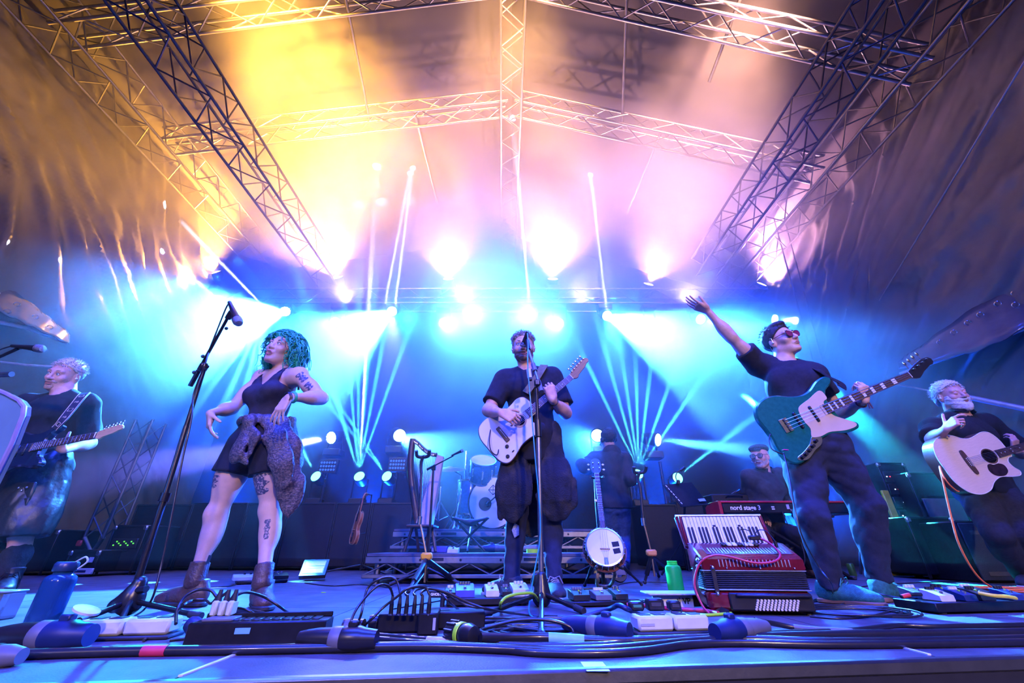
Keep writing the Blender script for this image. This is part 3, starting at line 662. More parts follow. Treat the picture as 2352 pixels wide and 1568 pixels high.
# ---- lighting fixtures
HOUSE = mat('lamp_housing', (.015,.015,.018), .4, .2)
def lens_mat(name, col, e): return mat(name, col, .2, emit=col, estr=e)
L_WARM = lens_mat('amber_lamp_glass', (1.0,.62,.22), 40); L_PEACH = lens_mat('peach_lamp_glass', (1.0,.62,.45), 34); L_COLD = lens_mat('cold_lamp_glass', (.35,.65,1.0), 25); L_TEAL = lens_mat('teal_lamp_glass', (.12,1.0,.80), 6)
def lamp(name, label, cat, p, d, r, lensm, dots=False, group=None, base=True, length=None, bz=None):
    p = V(p); d = V(d).normalized(); L = length or r*2.6; root = empty(name, label, cat, p-d*L, group); M = ortho(p, (d.cross(V((0,0,1)))).normalized(), d)
    h = MB(); h.lathe([(0,-L),(r*.7,-L),(r*.95,-L*.8),(r,-L*.3),(r*1.08,-.03),(r*1.08,0),(r*.93,.0),(r*.93,-.025),(0,-.025)], 20, M); h.build('lamp_head', HOUSE, root, True)
    if dots:
        n = 0
        for (rr, k) in ((0,1),(r*.36,6),(r*.72,12)):
            for i in range(k):
                a = 2*pi*i/k+rr*3; b = MB(); b.lathe([(0,.012),(r*.10,.009),(r*.155,.0),(r*.155,-.02)], 8, M @ Matrix.Translation((rr*cos(a), rr*sin(a), 0))); b.build('lens', lensm, root, True)
    else:
        b = MB(); b.lathe([(0,.010),(r*.5,.006),(r*.90,-.004),(r*.90,-.02)], 18, M); b.build('lens', lensm, root, True)
    y = MB(); ax = (d.cross(V((0,0,1)))).normalized(); c = p-d*L*.5; up = V((0,0,-1)) if base else V((0,0,1)); dr = r*1.9 if bz is None else abs(c.z-bz)
    y.tube([c+ax*r*1.15, c+ax*r*1.3, c+ax*r*1.3+up*dr, c-ax*r*1.3+up*dr, c-ax*r*1.3, c-ax*r*1.15], r*.16, 6); y.build('yoke', HOUSE, root, True)
    b = MB(); bc = c+up*(r*2.5 if bz is None else dr); b.box(bc, (r*2.6, r*2.2, r*1.1), r*.15); b.build('lamp_base', HOUSE, root, True); return root
for i, (x, y, c, d, e) in enumerate(WARM_LAMPS):
    lab = ['amber wash lamp, leftmost of the warm row high at the back','bright amber wash lamp left of the ridge truss','peach wash lamp just left of centre high at the back','bright peach wash lamp just right of centre high at the back','peach wash lamp in the warm row above the right-hand cold beam','rightmost peach wash lamp of the warm row, above the raised hand'][i]
    lamp('wash_lamp', lab, 'lamp', P(x,y,DB), d, .11, L_WARM if i < 2 else L_PEACH, False, 'warm wash lamps on the back truss', True, None, 5.185)
for q in (.13,-.13): pass
NAMES = ['cold beam lamp, leftmost of the row under the back truss','small cold lamp above the green-haired singer','cold beam lamp between the women singer and the centre, aimed down left','cold wash lamp, left one of the four above the centre singer','cold wash lamp, second of the four above the centre singer','cold wash lamp, third of the four above the centre singer','cold wash lamp, right one of the four above the centre singer','cold beam lamp right of the centre singer, aimed down right','small teal lamp left of the raised arm','cold beam lamp behind the raised forearm of the bass player','honeycomb lamp just above the head of the bass player']
for i, (x, y, D, t, e, c, s) in enumerate(COLD_HEADS):
    p = P(x,y,D); lamp('moving_head_lamp', NAMES[i].replace('the women singer','the green-haired singer'), 'lamp', p, P(*t)-p, .11, L_COLD, i in (0,10), 'cold moving heads under the back truss', False, None, 4.715)
NM = ['honeycomb lamp beside the hip of the green-haired singer','cold lamp left of the harp shining to the right','cold lamp left of the stagehand, half hidden behind his head','cold lamp right of the stagehand shining to the right']
for i, (x, y, D, t, e, c, s) in enumerate(MID_HEADS):
    p = P(x,y,D); tall = empty('x') if False else None; lamp('moving_head_lamp', NM[i], 'lamp', p, P(*t)-p, .11, L_COLD, i == 0, 'cold moving heads at shoulder height', True)
    rod('lighting_pole', ['slim pole under the honeycomb lamp by the green-haired singer','slim pole under the cold lamp left of the harp','slim pole under the cold lamp left of the stagehand','slim pole under the cold lamp right of the stagehand'][i], 'pole', [(p.x,p.y+.1,0),(p.x,p.y+.1,p.z-.33)], .025, BLACK_METAL)
NF = ['floor moving head with a teal fan of beams left of the harp','floor moving head left of the harp, tilted left, right one of the pair','floor moving head by the hip of the green-haired singer, tilted left','floor moving head with a teal fan of beams behind the empty stand','floor moving head behind the music stand, tilted right']
for i, (x, y, D, ts, c) in enumerate(FANS):
    p = P(x,y,D); t0 = P(ts[0][0],ts[0][1],D-.6); tm = sum((P(a,b,D-.6) for a,b in ts), V((0,0,0)))/len(ts); d = (tm-p).normalized(); d = (d*.35+V((0,-1,0))*.75).normalized()
    lamp('moving_head_lamp', NF[i], 'lamp', p, d, .085, L_TEAL, False, 'floor moving heads on the back cases', True, .2, (.87,.87,.87,.85,.85)[i])
# the row of black cases at the back that carries the floor heads
xa = [(560,655),(655,765),(765,850),(850,945)]
def case(label, x0, x1, y0, h, depth=.6, m=FLIGHT, name='flight_case', cat='case', trims=True, group=None):
    root = empty(name, label, cat, ((x0+x1)/2, y0, 0), group); w = x1-x0; b = MB(); b.box((0,depth/2,h/2+.02), (w-.01, depth, h-.04), .01); b.build('case_body', m, root)
    if trims:
        for sx in (-1,1):
            e = MB(); e.box((sx*(w/2-.012),-.004,h/2), (.022,.022,h-.02), .004); e.build('corner_strip', BLACK_METAL, root)
        e = MB(); e.box((0,-.004,h-.012), (w-.02,.022,.022), .004); e.build('top_strip', BLACK_METAL, root)
    return root
YC = 5.95
for i, (x0, x1) in enumerate(xa):
    a, b = P(x0,1200,YC), P(x1,1200,YC); case(['black case at the back behind the legs of the green-haired singer','black case at the back above the tilted monitor screen','black case at the back left of the hanging fiddle','black case at the back behind the fiddle stand'][i], a.x, b.x, YC, .82)
for (x0, x1, h, lab) in ((300,430,.80,'black case at the back left, behind the microphone stand'),(430,560,.82,'black case at the back between microphone stand and green-haired singer'),(1480,1560,.80,'black case at the back behind the empty instrument stand'),(1560,1640,.84,'black case at the back behind the music stand')):
    a, b = P(x0,1200,YC), P(x1,1200,YC); case(lab, a.x, b.x, YC, h)
# dot arrays
for (x, y, lab) in ((752,1070,'blue array of small lamp dots above the left floor heads'),(912,1066,'faint blue array of small lamp dots left of the harp')):
    c = P(x,y,6.5); root = empty('blinder_panel', lab, 'lamp', c); m = MB(); m.box((0,.05,0), (.30,.08,.22), .01); m.build('panel_body', HOUSE, root); rod('lighting_pole', 'thin pole holding the '+lab, 'pole', [(c.x,6.55,0),(c.x,6.55,c.z-.11)], .015, BLACK_METAL)
    for i in range(6):
        for j in range(3): b = MB(); b.lathe([(0,.012),(.012,.008),(.017,0)], 8, ortho(V((-.105+.042*i, .008, -.055+.055*j)), V((1,0,0)), V((0,-1,0)))); b.build('lens', lens_mat('blue_lamp_glass', (.05,.15,.8), 1.2), root)
def mid(a, b, t=.5): return a+(b-a)*t
def person(label, J):
    base = V((J['pelvis'].x, J['pelvis'].y, 0)); return empty('person', label, 'person', base)
def head_at(J, f, u, k=1.0):
    s, f, u = fwd_frame(f, u); return (J['head'], s, f, u, k)
def tee(root, J, m, g=1.0, w=1.0, dp=1.0, inf=.014, sl=.72, hem=-.04, seed=1, belly=0.0, amp=.007, sleeve=.020, name='t_shirt', bust=0.0, h=.0105, neckcut=.068, fore=None, neck_drop=.0):
    s, f, u = axes_of(J); S = Solid(); torso(S, J, g, inf, w, dp, bust, belly)
    if hem < -.03: S.cap(J['pelvis']+u*.1, J['pelvis']+u*hem, .135*g*w+inf, .150*g*w+inf, k=.05, flat=(f, .78))
    for sd in 'RL':
        a, b = J['sh'+sd], J['el'+sd]; dn = (b-a).normalized(); S.ell(a, (.062*g+inf,)*3, k=.05)
        if fore is None: S.cap(a, a+(b-a)*(sl+.1), .058*g+inf, .054*g+sleeve, k=.04, clips=((a+(b-a)*sl, dn),))
        else:
            S.cap(a, b, .056*g+inf, .048*g+sleeve, k=.04); c = J['wr'+sd]; S.cap(b, b+(c-b)*fore, .048*g+sleeve, .036*g+sleeve*.8, k=.035, clips=((b+(c-b)*fore, (c-b).normalized()),))
    hd = J['head']; nb = J['neck']
    S.disp = folds(amp, seed, (14, 42), 10); S.cut(J['pelvis']+u*hem, -u)
    S.cap(nb+f*.03+u*(.005-neck_drop), hd, neckcut*g, op='s', k=.006)
    return solid_obj(S, name, m, root, h)
def trousers(root, J, m, g=1.0, inf=.016, fat=1.0, taper=1.0, hem=.93, seed=2, waist=.09, amp=.009, name='trousers', h=.0105, w=1.0):
    s, f, u = axes_of(J); S = Solid(); p = J['pelvis']; hs = (J['hipR']-J['hipL']).normalized()
    S.ell(p+u*.01, (.158*g*w+inf, .112*g+inf, .13*g+inf), (hs, f, u), k=.05); S.ell(p+u*.08, (.140*g*w+inf, .108*g+inf, .10*g+inf), (s, f, u), k=.05)
    for sd in 'RL':
        S.ell(J['hip'+sd]-f*.03*g+u*.01, (.085*g+inf,.092*g+inf,.095*g+inf), k=.05); leg(S, J, sd, g, inf, fat, hem=hem, taper=taper)
    S.disp = folds(amp, seed, (16, 60), 10); S.cut(p+u*waist, u); return solid_obj(S, name, m, root, h)
FINE_HEAD = lambda Hd: (V(Hd[0]), .15*Hd[4], .0042)
def earpiece(root, Hd, q):
    o, s, f, u, k = Hd; m = MB(); m.ball(head_pt(Hd, q*.088, .006, -.012), .0075*k, 8, 6); m.tube([head_pt(Hd,q*.089,.006,-.010), head_pt(Hd,q*.086,.010,.018), head_pt(Hd,q*.085,-.012,.027), head_pt(Hd,q*.075,-.035,.0), head_pt(Hd,q*.05,-.062,-.08)], .0018*k, 5); m.build('ear_monitor', EAR, root, True)
# ---- the singer with green hair
def woman():
    D = 2.44; J = {}; g = .90
    J['pelvis'] = P(592,1018,D); J['neck'] = P(648,853,D+.03); J['head'] = P(650,803,D+.0)
    J['shR'] = P(603,868,D+.08); J['shL'] = P(688,864,D-.07)
    J['elR'] = bone(J['shR'],534,936,.275,True); J['wrR'] = bone(J['elR'],483,949,.225,True)
    J['elL'] = bone(J['shL'],739,914,.275,True); J['wrL'] = bone(J['elL'],664,912,.225,True)
    J['hipR'] = P(561,1030,D+.03); J['hipL'] = P(624,1028,D-.03)
    J['anR'] = P(452,1318,2.43); J['anL'] = P(606,1322,2.40)
    J['knR'] = bone(J['hipR'],497,1180,.37,True); J['knL'] = bone(J['hipL'],621,1180,.35,True)
    J['toeR'] = G(345,1392,.0); J['toeL'] = G(600,1400,.0); report(J, 'woman')
    s, f, u = axes_of(J); root = person('woman singing with curly teal hair, black top and shorts, arms bent out', J)
    Hd = head_at(J, (-.14,-.98,.06), (.20,.06,1), .96)
    B = Solid(); torso(B, J, g*.94, 0, .98, .95, 1.08, 0, 1.08); nk = J['neck']
    head_solid(B, Hd, nk-u*.02, .011, .92, .046, .94)
    for sd in 'RL': arm(B, J, sd, g*.90, fat=1.08); leg(B, J, sd, g, fat=1.06)
    dR = P(476,1000,D-.2)-J['wrR']; hand(B, J['wrR'], P(478,1000,J['wrR'].y)-J['wrR'], V((.55,.5,.15)), V((.8,-.5,0)), [(12,16,10),(18,20,12),(24,22,14),(30,24,16)], .86, 1.0)
    hand(B, J['wrL'], P(622,972,J['wrL'].y-.01)-J['wrL'], V((.25,.9,-.1)), V((-.6,.2,-.5)), [(8,14,10),(14,16,10),(16,18,12),(16,18,12)], .86, 1.2)
    for sd in 'RL': B.cap(J['an'+sd], J['an'+sd]-V((0,0,.05)), .038*g, k=.02)
    solid_obj(B, 'body', SKIN_PALE, root, .0085, (FINE_HEAD(Hd), (J['wrR']+V((0,0,-.06)), .10, .0042), (J['wrL']+V((0,0,-.06)), .10, .0042)))
    face_parts(root, Hd, ('iris_green', (.10,.22,.18)), mat('brow_dark', (.03,.025,.03), .7), LIP_RED, .011, .4)
    # hair
    HM = mat('teal_hair', (.01,.30,.17), .45, 0, .5, 60, .5, 200, col2=(.03,.52,.30), stretch=(1,1,.3))
    S = Solid(); hair_cap(S, Hd, .017, ((0,.066,.055),(0,.84,-.54))); 
    for q in (-1,1): S.cap(head_pt(Hd,q*.088,-.03,.01), head_pt(Hd,q*.105,-.025,-.11), .038*g, .045*g, k=.03)
    S.ell(head_pt(Hd,0,-.085,-.055), (.098*g,.058*g,.095*g), Hd[1:4], k=.04); S.disp = folds(.012, 5, (60, 150), 12)
    me = S.mesh(.006, (), 'hair'); me.materials.append(HM); mb = MB()
    strands(mb, Hd, 240, .155, .0058, .014, 11, 1.14, lambda a,b,c: (b*.84-c*.54 < .012) and c > -.06, 19.0, .85, 22, 1.05, .04); strands(mb, Hd, 26, .13, .0040, .013, 13, 1.14, lambda a,b,c: abs(a) > .06 and -.03 < b < .02 and -.05 < c < .04, 19.0, 1.0, 20, .8, .0)
    strands(mb, Hd, 50, .06, .0045, .011, 12, 1.14, lambda a,b,c: c > .085 and b > -.05 and b < .03, 14.0, .3, 14, .9, .1)
    join_mb(me, mb); link('hair', me, root, world=True)
    TOP = mat('black_camisole', (.014,.012,.020), .8, 0, .3, 30, .3, 300)
    S = Solid(); L = (J['neck']-J['pelvis']).length; at = lambda a, b, c: J['pelvis']+s*a+f*b+u*c*L; gg = g*.92
    S.ell(at(0,-.005,.60), (.142*gg*.92+.012,.112*gg*.92+.012,.26*L+.05), (s,f,u), k=.05); S.ell(at(0,0,.28), (.128*gg*.95+.014,.10*gg*.92+.014,.17*gg), (s,f,u), k=.05); S.ell(at(0,0,.05), (.155*gg+.012,.112*gg+.012,.12*gg), (s,f,u), k=.05)
    for q in (-1,1): S.ell(at(q*.075*gg,.078*gg,.60), (.066*gg+.010,.060*gg+.010,.068*gg+.010), (s,f,u), k=.05)
    for q in (-1,1):
        S.cap(at(q*.070,.105,.60), at(q*.085,.088,.80), .034, .020, k=.03, flat=(f,.45)); S.cap(at(q*.085,.088,.78), at(q*.088,.055,.93), .020, .014, k=.02, flat=(f,.5)); S.cap(at(q*.09,.09,.62), at(q*.125,.02,.66), .04, .03, k=.03)
    S.disp = folds(.004, 8, (14, 50), 10, u); S.cut(at(0,0,.95), u); S.cut(at(0,0,.0), -u)
    S.ell(at(0,.12,.93), (.066,.13,.105), (s,f,u), k=.01, op='s'); S.ell(at(0,-.14,.95), (.085,.13,.15), (s,f,u), k=.01, op='s')
    for q in (-1,1): S.ell(at(q*.205,.0,.88), (.085,.12,.13), (s,f,u), k=.01, op='s')
    solid_obj(S, 'camisole', TOP, root, .008)
    for q in (-1,1):
        m = MB(); pts = spline([at(q*.082,.100,.76), at(q*.088,.075,.90), at(q*.090,.02,1.0), at(q*.088,-.05,.97), at(q*.08,-.10,.78)], 5); capsule_strip(m, pts, .016, .005, lambda t: f*cos(pi*t)+u*sin(pi*t)); m.build('shoulder_strap', TOP, root, True)
    S = Solid(); S.ell(at(0,.0,.02), (.158*g+.018,.115*g+.018,.13), (s,f,u), k=.05); S.ell(at(0,.0,.22), (.125*g+.012,.10*g+.012,.06), (s,f,u), k=.05)
    for sd in 'RL':
        a, b = J['hip'+sd], J['kn'+sd]; dn = (b-a).normalized(); S.cap(a, a+(b-a)*.52, .108*g, .128*g, k=.04, clips=((a+(b-a)*.40, dn),))
    S.disp = folds(.008, 9, (18, 45), 10, u); S.cut(at(0,0,.27), u); solid_obj(S, 'shorts', BLACK_COTTON, root, .009)
    PAT = mat('snakeskin_print', (.035,.028,.035), .5, 0, .3, 95, .5, 120, col2=(.12,.085,.07), thr=(.44,.6))
    S = Solid(); wz = .23; n = 20
    ring = [at((.125*g+.022)*cos(2*pi*i/n), (.105*g+.024)*sin(2*pi*i/n), wz+.015*sin(2*pi*i/n)) for i in range(n+1)]
    for i in range(n): S.cap(ring[i], ring[i+1], .021, k=.012)
    kn = P(572,968,2.285); S.ell(kn, (.036,.03,.04), (s,f,u), k=.015)
    q = lambda *c: P(*c)
    for pts, rr in (([kn, q(553,1022,2.27), q(545,1040,2.27), q(568,1064,2.27)], [.022,.034,.040,.012]), ([kn, q(583,1005,2.27), q(575,1040,2.27)], [.022,.030,.016])):
        for i in range(len(pts)-1): S.cap(pts[i], pts[i+1], rr[i], rr[i+1], k=.015, flat=(f,.42))
    for pts, rr, fl in (([q(608,968,2.31), q(632,1005,2.30), q(648,1060,2.31), q(656,1105,2.33)], [.020,.036,.042,.03], f-s*.6),([q(650,968,2.36), q(664,1030,2.36), q(668,1110,2.37), q(665,1150,2.38), q(662,1192,2.38)], [.032,.044,.042,.030,.004], f-s),([q(668,970,2.45), q(670,1050,2.46), q(668,1120,2.46), q(660,1150,2.44)], [.03,.05,.05,.02], s*1.0),([at(-.04,-.13,wz), at(-.05,-.17,wz-.3), at(-.05,-.16,wz-.55)], [.05,.08,.08], f)):
        for i in range(len(pts)-1): S.cap(pts[i], pts[i+1], rr[i], rr[i+1], k=.03, flat=(fl,.36))
    S.disp = folds(.006, 14, (30, 80), 12, u); solid_obj(S, 'tied_shirt', PAT, root, .0075)
    TAT = mat('tattoo_ink', (.05,.055,.09), .55, 0, .6, 90, col2=(.42,.30,.28), thr=(.52,.60))
    def tattoo(a, b, t0, t1, face, wid, r0, nm='tattoo'):      # ink is a skin-tight shell just above the leg or arm
        m = MB(); ax = (b-a).normalized(); side = ax.cross(face).normalized(); fr = side.cross(ax); n_, mm = 10, 9; vs = []; fs = []
        dg = bpy.context.evaluated_depsgraph_get()
        for i in range(mm+1):
            for j in range(n_+1):
                w = (j/n_-.5)*wid*(.75+.25*sin(i*1.9)); p = a+ax*((b-a).length*(t0+(t1-t0)*i/mm)); d = fr*cos(w)+side*sin(w); vs.append((p, d))
        return vs, n_, mm
    from mathutils.bvhtree import BVHTree
    bo = [c for c in root.children if c.name.startswith('body')][0]; bt = BVHTree.FromPolygons([v.co for v in bo.data.vertices], [p.vertices[:] for p in bo.data.polygons])
    for a, b, t0, t1, fc, wid in ((J['hipR'],J['knR'],.47,.66,f+s*.35,1.3),(J['hipL'],J['knL'],.42,.74,f,1.7),(J['knL'],J['anL'],.20,.50,f-s*.9,.7),(J['shL'],J['elL'],.12,.42,f-s*.2+u*.4,1.2),(J['shL'],J['elL'],.52,.72,f-s*.3,1.0)):
        vs, n_, mm = tattoo(a, b, t0, t1, fc.normalized(), wid, 0); pv = []
        for p, d in vs:
            h = bt.ray_cast(p+d*.16, -d); pv.append((h[0]+h[1]*.0012) if h[0] is not None else p+d*.06)
        m = MB(); m.add(pv, [(i*(n_+1)+j, i*(n_+1)+j+1, (i+1)*(n_+1)+j+1, (i+1)*(n_+1)+j) for i in range(mm) for j in range(n_)]); m.build('tattoo', TAT, root, True)
    wr = J['wrL']; dn = (wr-J['elL']).normalized(); m = MB(); x, y, z = _ax(dn); q = wr-dn*.022
    m.tube([q+(x*cos(t)+y*sin(t))*.030 for t in [2*pi*i/16 for i in range(17)]], .008, 6, caps=False, flat=.4); m.build('green_wristband', mat('green_wristband', (.03,.35,.18), .5), root, True)
    m = MB()
    for i in range(3): m.tube([J['wrL']+dn*(.002+.007*i)+(x*cos(t)+y*sin(t))*.0275 for t in [2*pi*j/16 for j in range(17)]], .0022, 5, caps=False)
    m.build('bracelet', BLACK_LEATHER, root, True)
    BOOT = mat('brown_leather', (.075,.040,.032), .45, 0, .35, 25, .35, 80)
    for sd in 'RL':
        an = J['an'+sd]; tg = J['toe'+sd]; shoe(root, V((an.x, an.y+.02, .10)), tg, BOOT, RUBBER_BLACK, .98, .03)
        d = (tg-an); d.z = 0; d.normalize(); S = Solid(); sh = (J['kn'+sd]-an).normalized(); S.cap(an-V((0,0,.03)), an+sh*.06, .047, .044, k=.02, clips=((an+sh*.055, sh),)); S.disp = folds(.002, 4, (50, 100)); solid_obj(S, 'boot_shaft', BOOT, root, .0075)
        m = MB(); m.box((0,0,0), (.022,.045,.003), .001, ortho(an+sh*.066-d*.045, sh.cross(d), -d)); m.build('pull_tab', BLACK_COTTON, root, True)
    return root, J, Hd
# ---- the singer with the white-topped guitar
def singer():
    D = 2.90; J = {}; g = 1.0
    J['pelvis'] = P(1222,1006,D); J['neck'] = P(1210,852,D-.02); J['head'] = P(1202,798,D-.05)
    J['shR'] = P(1160,874,D-.02); J['shL'] = P(1267,868,D-.02)
    J['elR'] = bone(J['shR'],1122,942,.30,True); J['wrR'] = bone(J['elR'],1150,947,.26,True)
    J['elL'] = bone(J['shL'],1299,948,.30,True); J['wrL'] = bone(J['elL'],1268,918,.25,True)
    J['hipR'] = P(1195,1020,D); J['hipL'] = P(1252,1020,D)
    J['anR'] = P(1174,1338,D-.02); J['anL'] = P(1272,1340,D-.1)
    J['knR'] = bone(J['hipR'],1188,1196,.44,True); J['knL'] = bone(J['hipL'],1270,1196,.44,True)
    J['toeR'] = G(1150,1370,0); J['toeL'] = G(1283,1382,0); report(J, 'singer')
    s, f, u = axes_of(J); root = person('bearded man in black singing at the centre microphone, playing a white-topped guitar', J)
    Hd = head_at(J, (-.06,-1,-.16), (-.05,-.1,1), 1.04); nk = J['neck']
    B = Solid(); torso(B, J, g, 0, 1.0, 1.0, 0, .5); head_solid(B, Hd, nk-u*.02, .004, 1.02, .056)
    for sd in 'RL': arm(B, J, sd, g, fat=1.08); leg(B, J, sd, g)
    Nk = (P(1365,832,2.66)-P(1180,960,2.66)).normalized(); across = V((0,-1,0)).cross(Nk).normalized(); across = across if across.z > 0 else -across
    hand(B, J['wrR'], V((.72,-.15,-.35)), V((.1,.9,-.25)), V((.3,-.35,.85)), [(38,45,28),(42,48,30),(46,48,30),(50,48,30)], 1.0, .6)
    hand(B, J['wrL'], V((-.20,-.25,.95)), V((-.15,.95,.15)), V((.75,.1,.30)), [(52,78,45),(56,80,45),(60,80,45),(62,78,42)], 1.0, .4, (.35,.9,.5))
    for sd in 'RL': B.cap(J['an'+sd], J['an'+sd]-V((0,0,.05)), .040*g, k=.02)
    solid_obj(B, 'body', SKIN_RED, root, .0095, (FINE_HEAD(Hd), (J['wrR']+V((.06,-.02,-.02)), .11, .0045), (J['wrL']+V((0,-.03,.06)), .11, .0045)))
    face_parts(root, Hd, ('iris_blue', (.10,.20,.32)), mat('brow_brown', (.07,.04,.025), .7), LIP, .004)
    HM = mat('greying_hair', (.16,.12,.10), .6, 0, .4, 70, .5, 200, col2=(.42,.37,.36))
    S = Solid(); hair_cap(S, Hd, .006, ((0,.058,.062),(0,.72,-.70))); S.disp = folds(.006, 5, (90, 200), 10); me = S.mesh(.006, (), 'hair'); me.materials.append(HM); mb = MB()
    strands(mb, Hd, 300, .030, .0030, .007, 21, 1.05, lambda a,b,c: c > .055 and b*.7-c*.7 < .0, 8, .1, 5, 1.0); join_mb(me, mb); link('hair', me, root, world=True)
    BM = mat('brown_beard', (.12,.065,.04), .8, 0, .4, 80, .6, 250, col2=(.22,.13,.09))
    beard(root, Hd, BM, .0045)
    for q in (-1,1): earpiece(root, Hd, q)
    tee(root, J, BLACK_COTTON, g, 1.02, 1.04, .016, .78, -.17, 21, .5, .009, .026)
    trousers(root, J, DENIM_DARK, g, .014, .95, .75, .98, 22, amp=.010)
    FL = mat('dark_flannel', (.006,.007,.011), .85, 0, .4, 9, .4, 120, col2=(.035,.028,.016), thr=(.50,.66))
    S = Solid(); p = J['pelvis']; hs = s
    for pts, rr, fl in (([p+s*.12+f*.07, P(1178,1110,D-.13), P(1176,1150,D-.12), P(1170,1180,D-.11)], [.06,.068,.060,.025], f),([p+s*.16-f*.02, P(1166,1120,D+.03), P(1166,1165,D+.03)], [.065,.072,.04], s),([p-s*.12+f*.07, P(1276,1100,D-.13), P(1280,1145,D-.12), P(1280,1168,D-.11)], [.06,.070,.070,.045], f),([p-s*.16-f*.02, P(1286,1100,D+.03), P(1290,1158,D+.03)], [.065,.068,.035], s),([p-f*.13, p-f*.16-V((0,0,.33)), p-f*.15-V((0,0,.5))], [.13,.15,.13], f)):
        for i in range(len(pts)-1): S.cap(pts[i], pts[i+1], rr[i], rr[i+1], k=.04, flat=(fl,.30))
    S.disp = folds(.012, 24, (30, 90), 12, u); solid_obj(S, 'tied_flannel_shirt', FL, root, .0095)
    # torn knee
    RIP = mat('frayed_denim', (.32,.36,.46), .9, 0, .3, 120, .5, 300)
    dn = (J['anR']-J['knR']).normalized(); m = MB(); c = P(1191,1242,(J['knR'].y+J['anR'].y)/2-.02)
    fr = (V((0,0,HC))-c); fr.z = 0; fr.normalize(); k_ = mid(J['knR'],J['anR'],.30)+fr*.083
    m.ball((0,0,0), (.026,.046,.005), 5, 6, ortho(k_, fr.cross(V((0,0,1))), fr)); m.build('knee_tear', RIP, root, True)
    k2 = mid(J['knL'],J['anL'],.02)+fr*.086; m = MB(); m.ball((0,0,0), (.024,.013,.005), 8, 6, ortho(k2, fr.cross(V((0,0,1))), fr)); m.build('knee_tear', RIP, root, True)
    for sd in 'RL': shoe(root, V((J['an'+sd].x, J['an'+sd].y, .10)), J['toe'+sd], mat('black_canvas', (.02,.02,.024), .75, 0, .3, 40, .3, 200), mat('grey_rubber', (.35,.33,.36), .6), 1.0, .01, mat('grey_lace', (.3,.3,.33), .8))
    x, y, z = _ax(J['wrL']-J['elL']); m = MB(); q = J['wrL']-(J['wrL']-J['elL']).normalized()*.03; m.tube([q+(x*cos(t)+y*sin(t))*.032 for t in [2*pi*i/16 for i in range(17)]], .004, 6, caps=False); m.build('bracelet', BLACK_LEATHER, root, True)
    return root, J, Hd
def beard(root, Hd, m, t, full=1.0, seed=4, amp=.004):
    o, s, f, u, k = Hd; ax = (s, f, u); h = lambda a, b, c: head_pt(Hd, a, b, c); S = Solid()
    S.ell(h(0,.043,-.088), ((.052+t)*k,(.044+t)*k,(.036+t*full)*k), ax, k=.02); S.ell(h(0,.025,-.045), ((.066+t*.9)*k,(.066+t*.35)*k,(.070+t*.4)*k), ax, k=.02)
    for q in (-1,1): S.cap(h(q*.030,.085,-.058), h(0,.104,-.052), .007*k, .008*k, k=.01)
    S.ell(h(0,.088,-.100-t*full*.6), ((.022+t)*k,(.014+t)*k,(.016+t*full)*k), ax, k=.02)
    S.disp = folds(amp, seed, (120, 260), 12); S.cut(h(0,.10,-.048), u*.8+f*.62); S.cut(h(0,-.005,0), -f)
    S.ell(h(0,.105,-.070), (.020*k,.03*k,.008*k), ax, k=.004, op='s'); solid_obj(S, 'beard', m, root, .005)
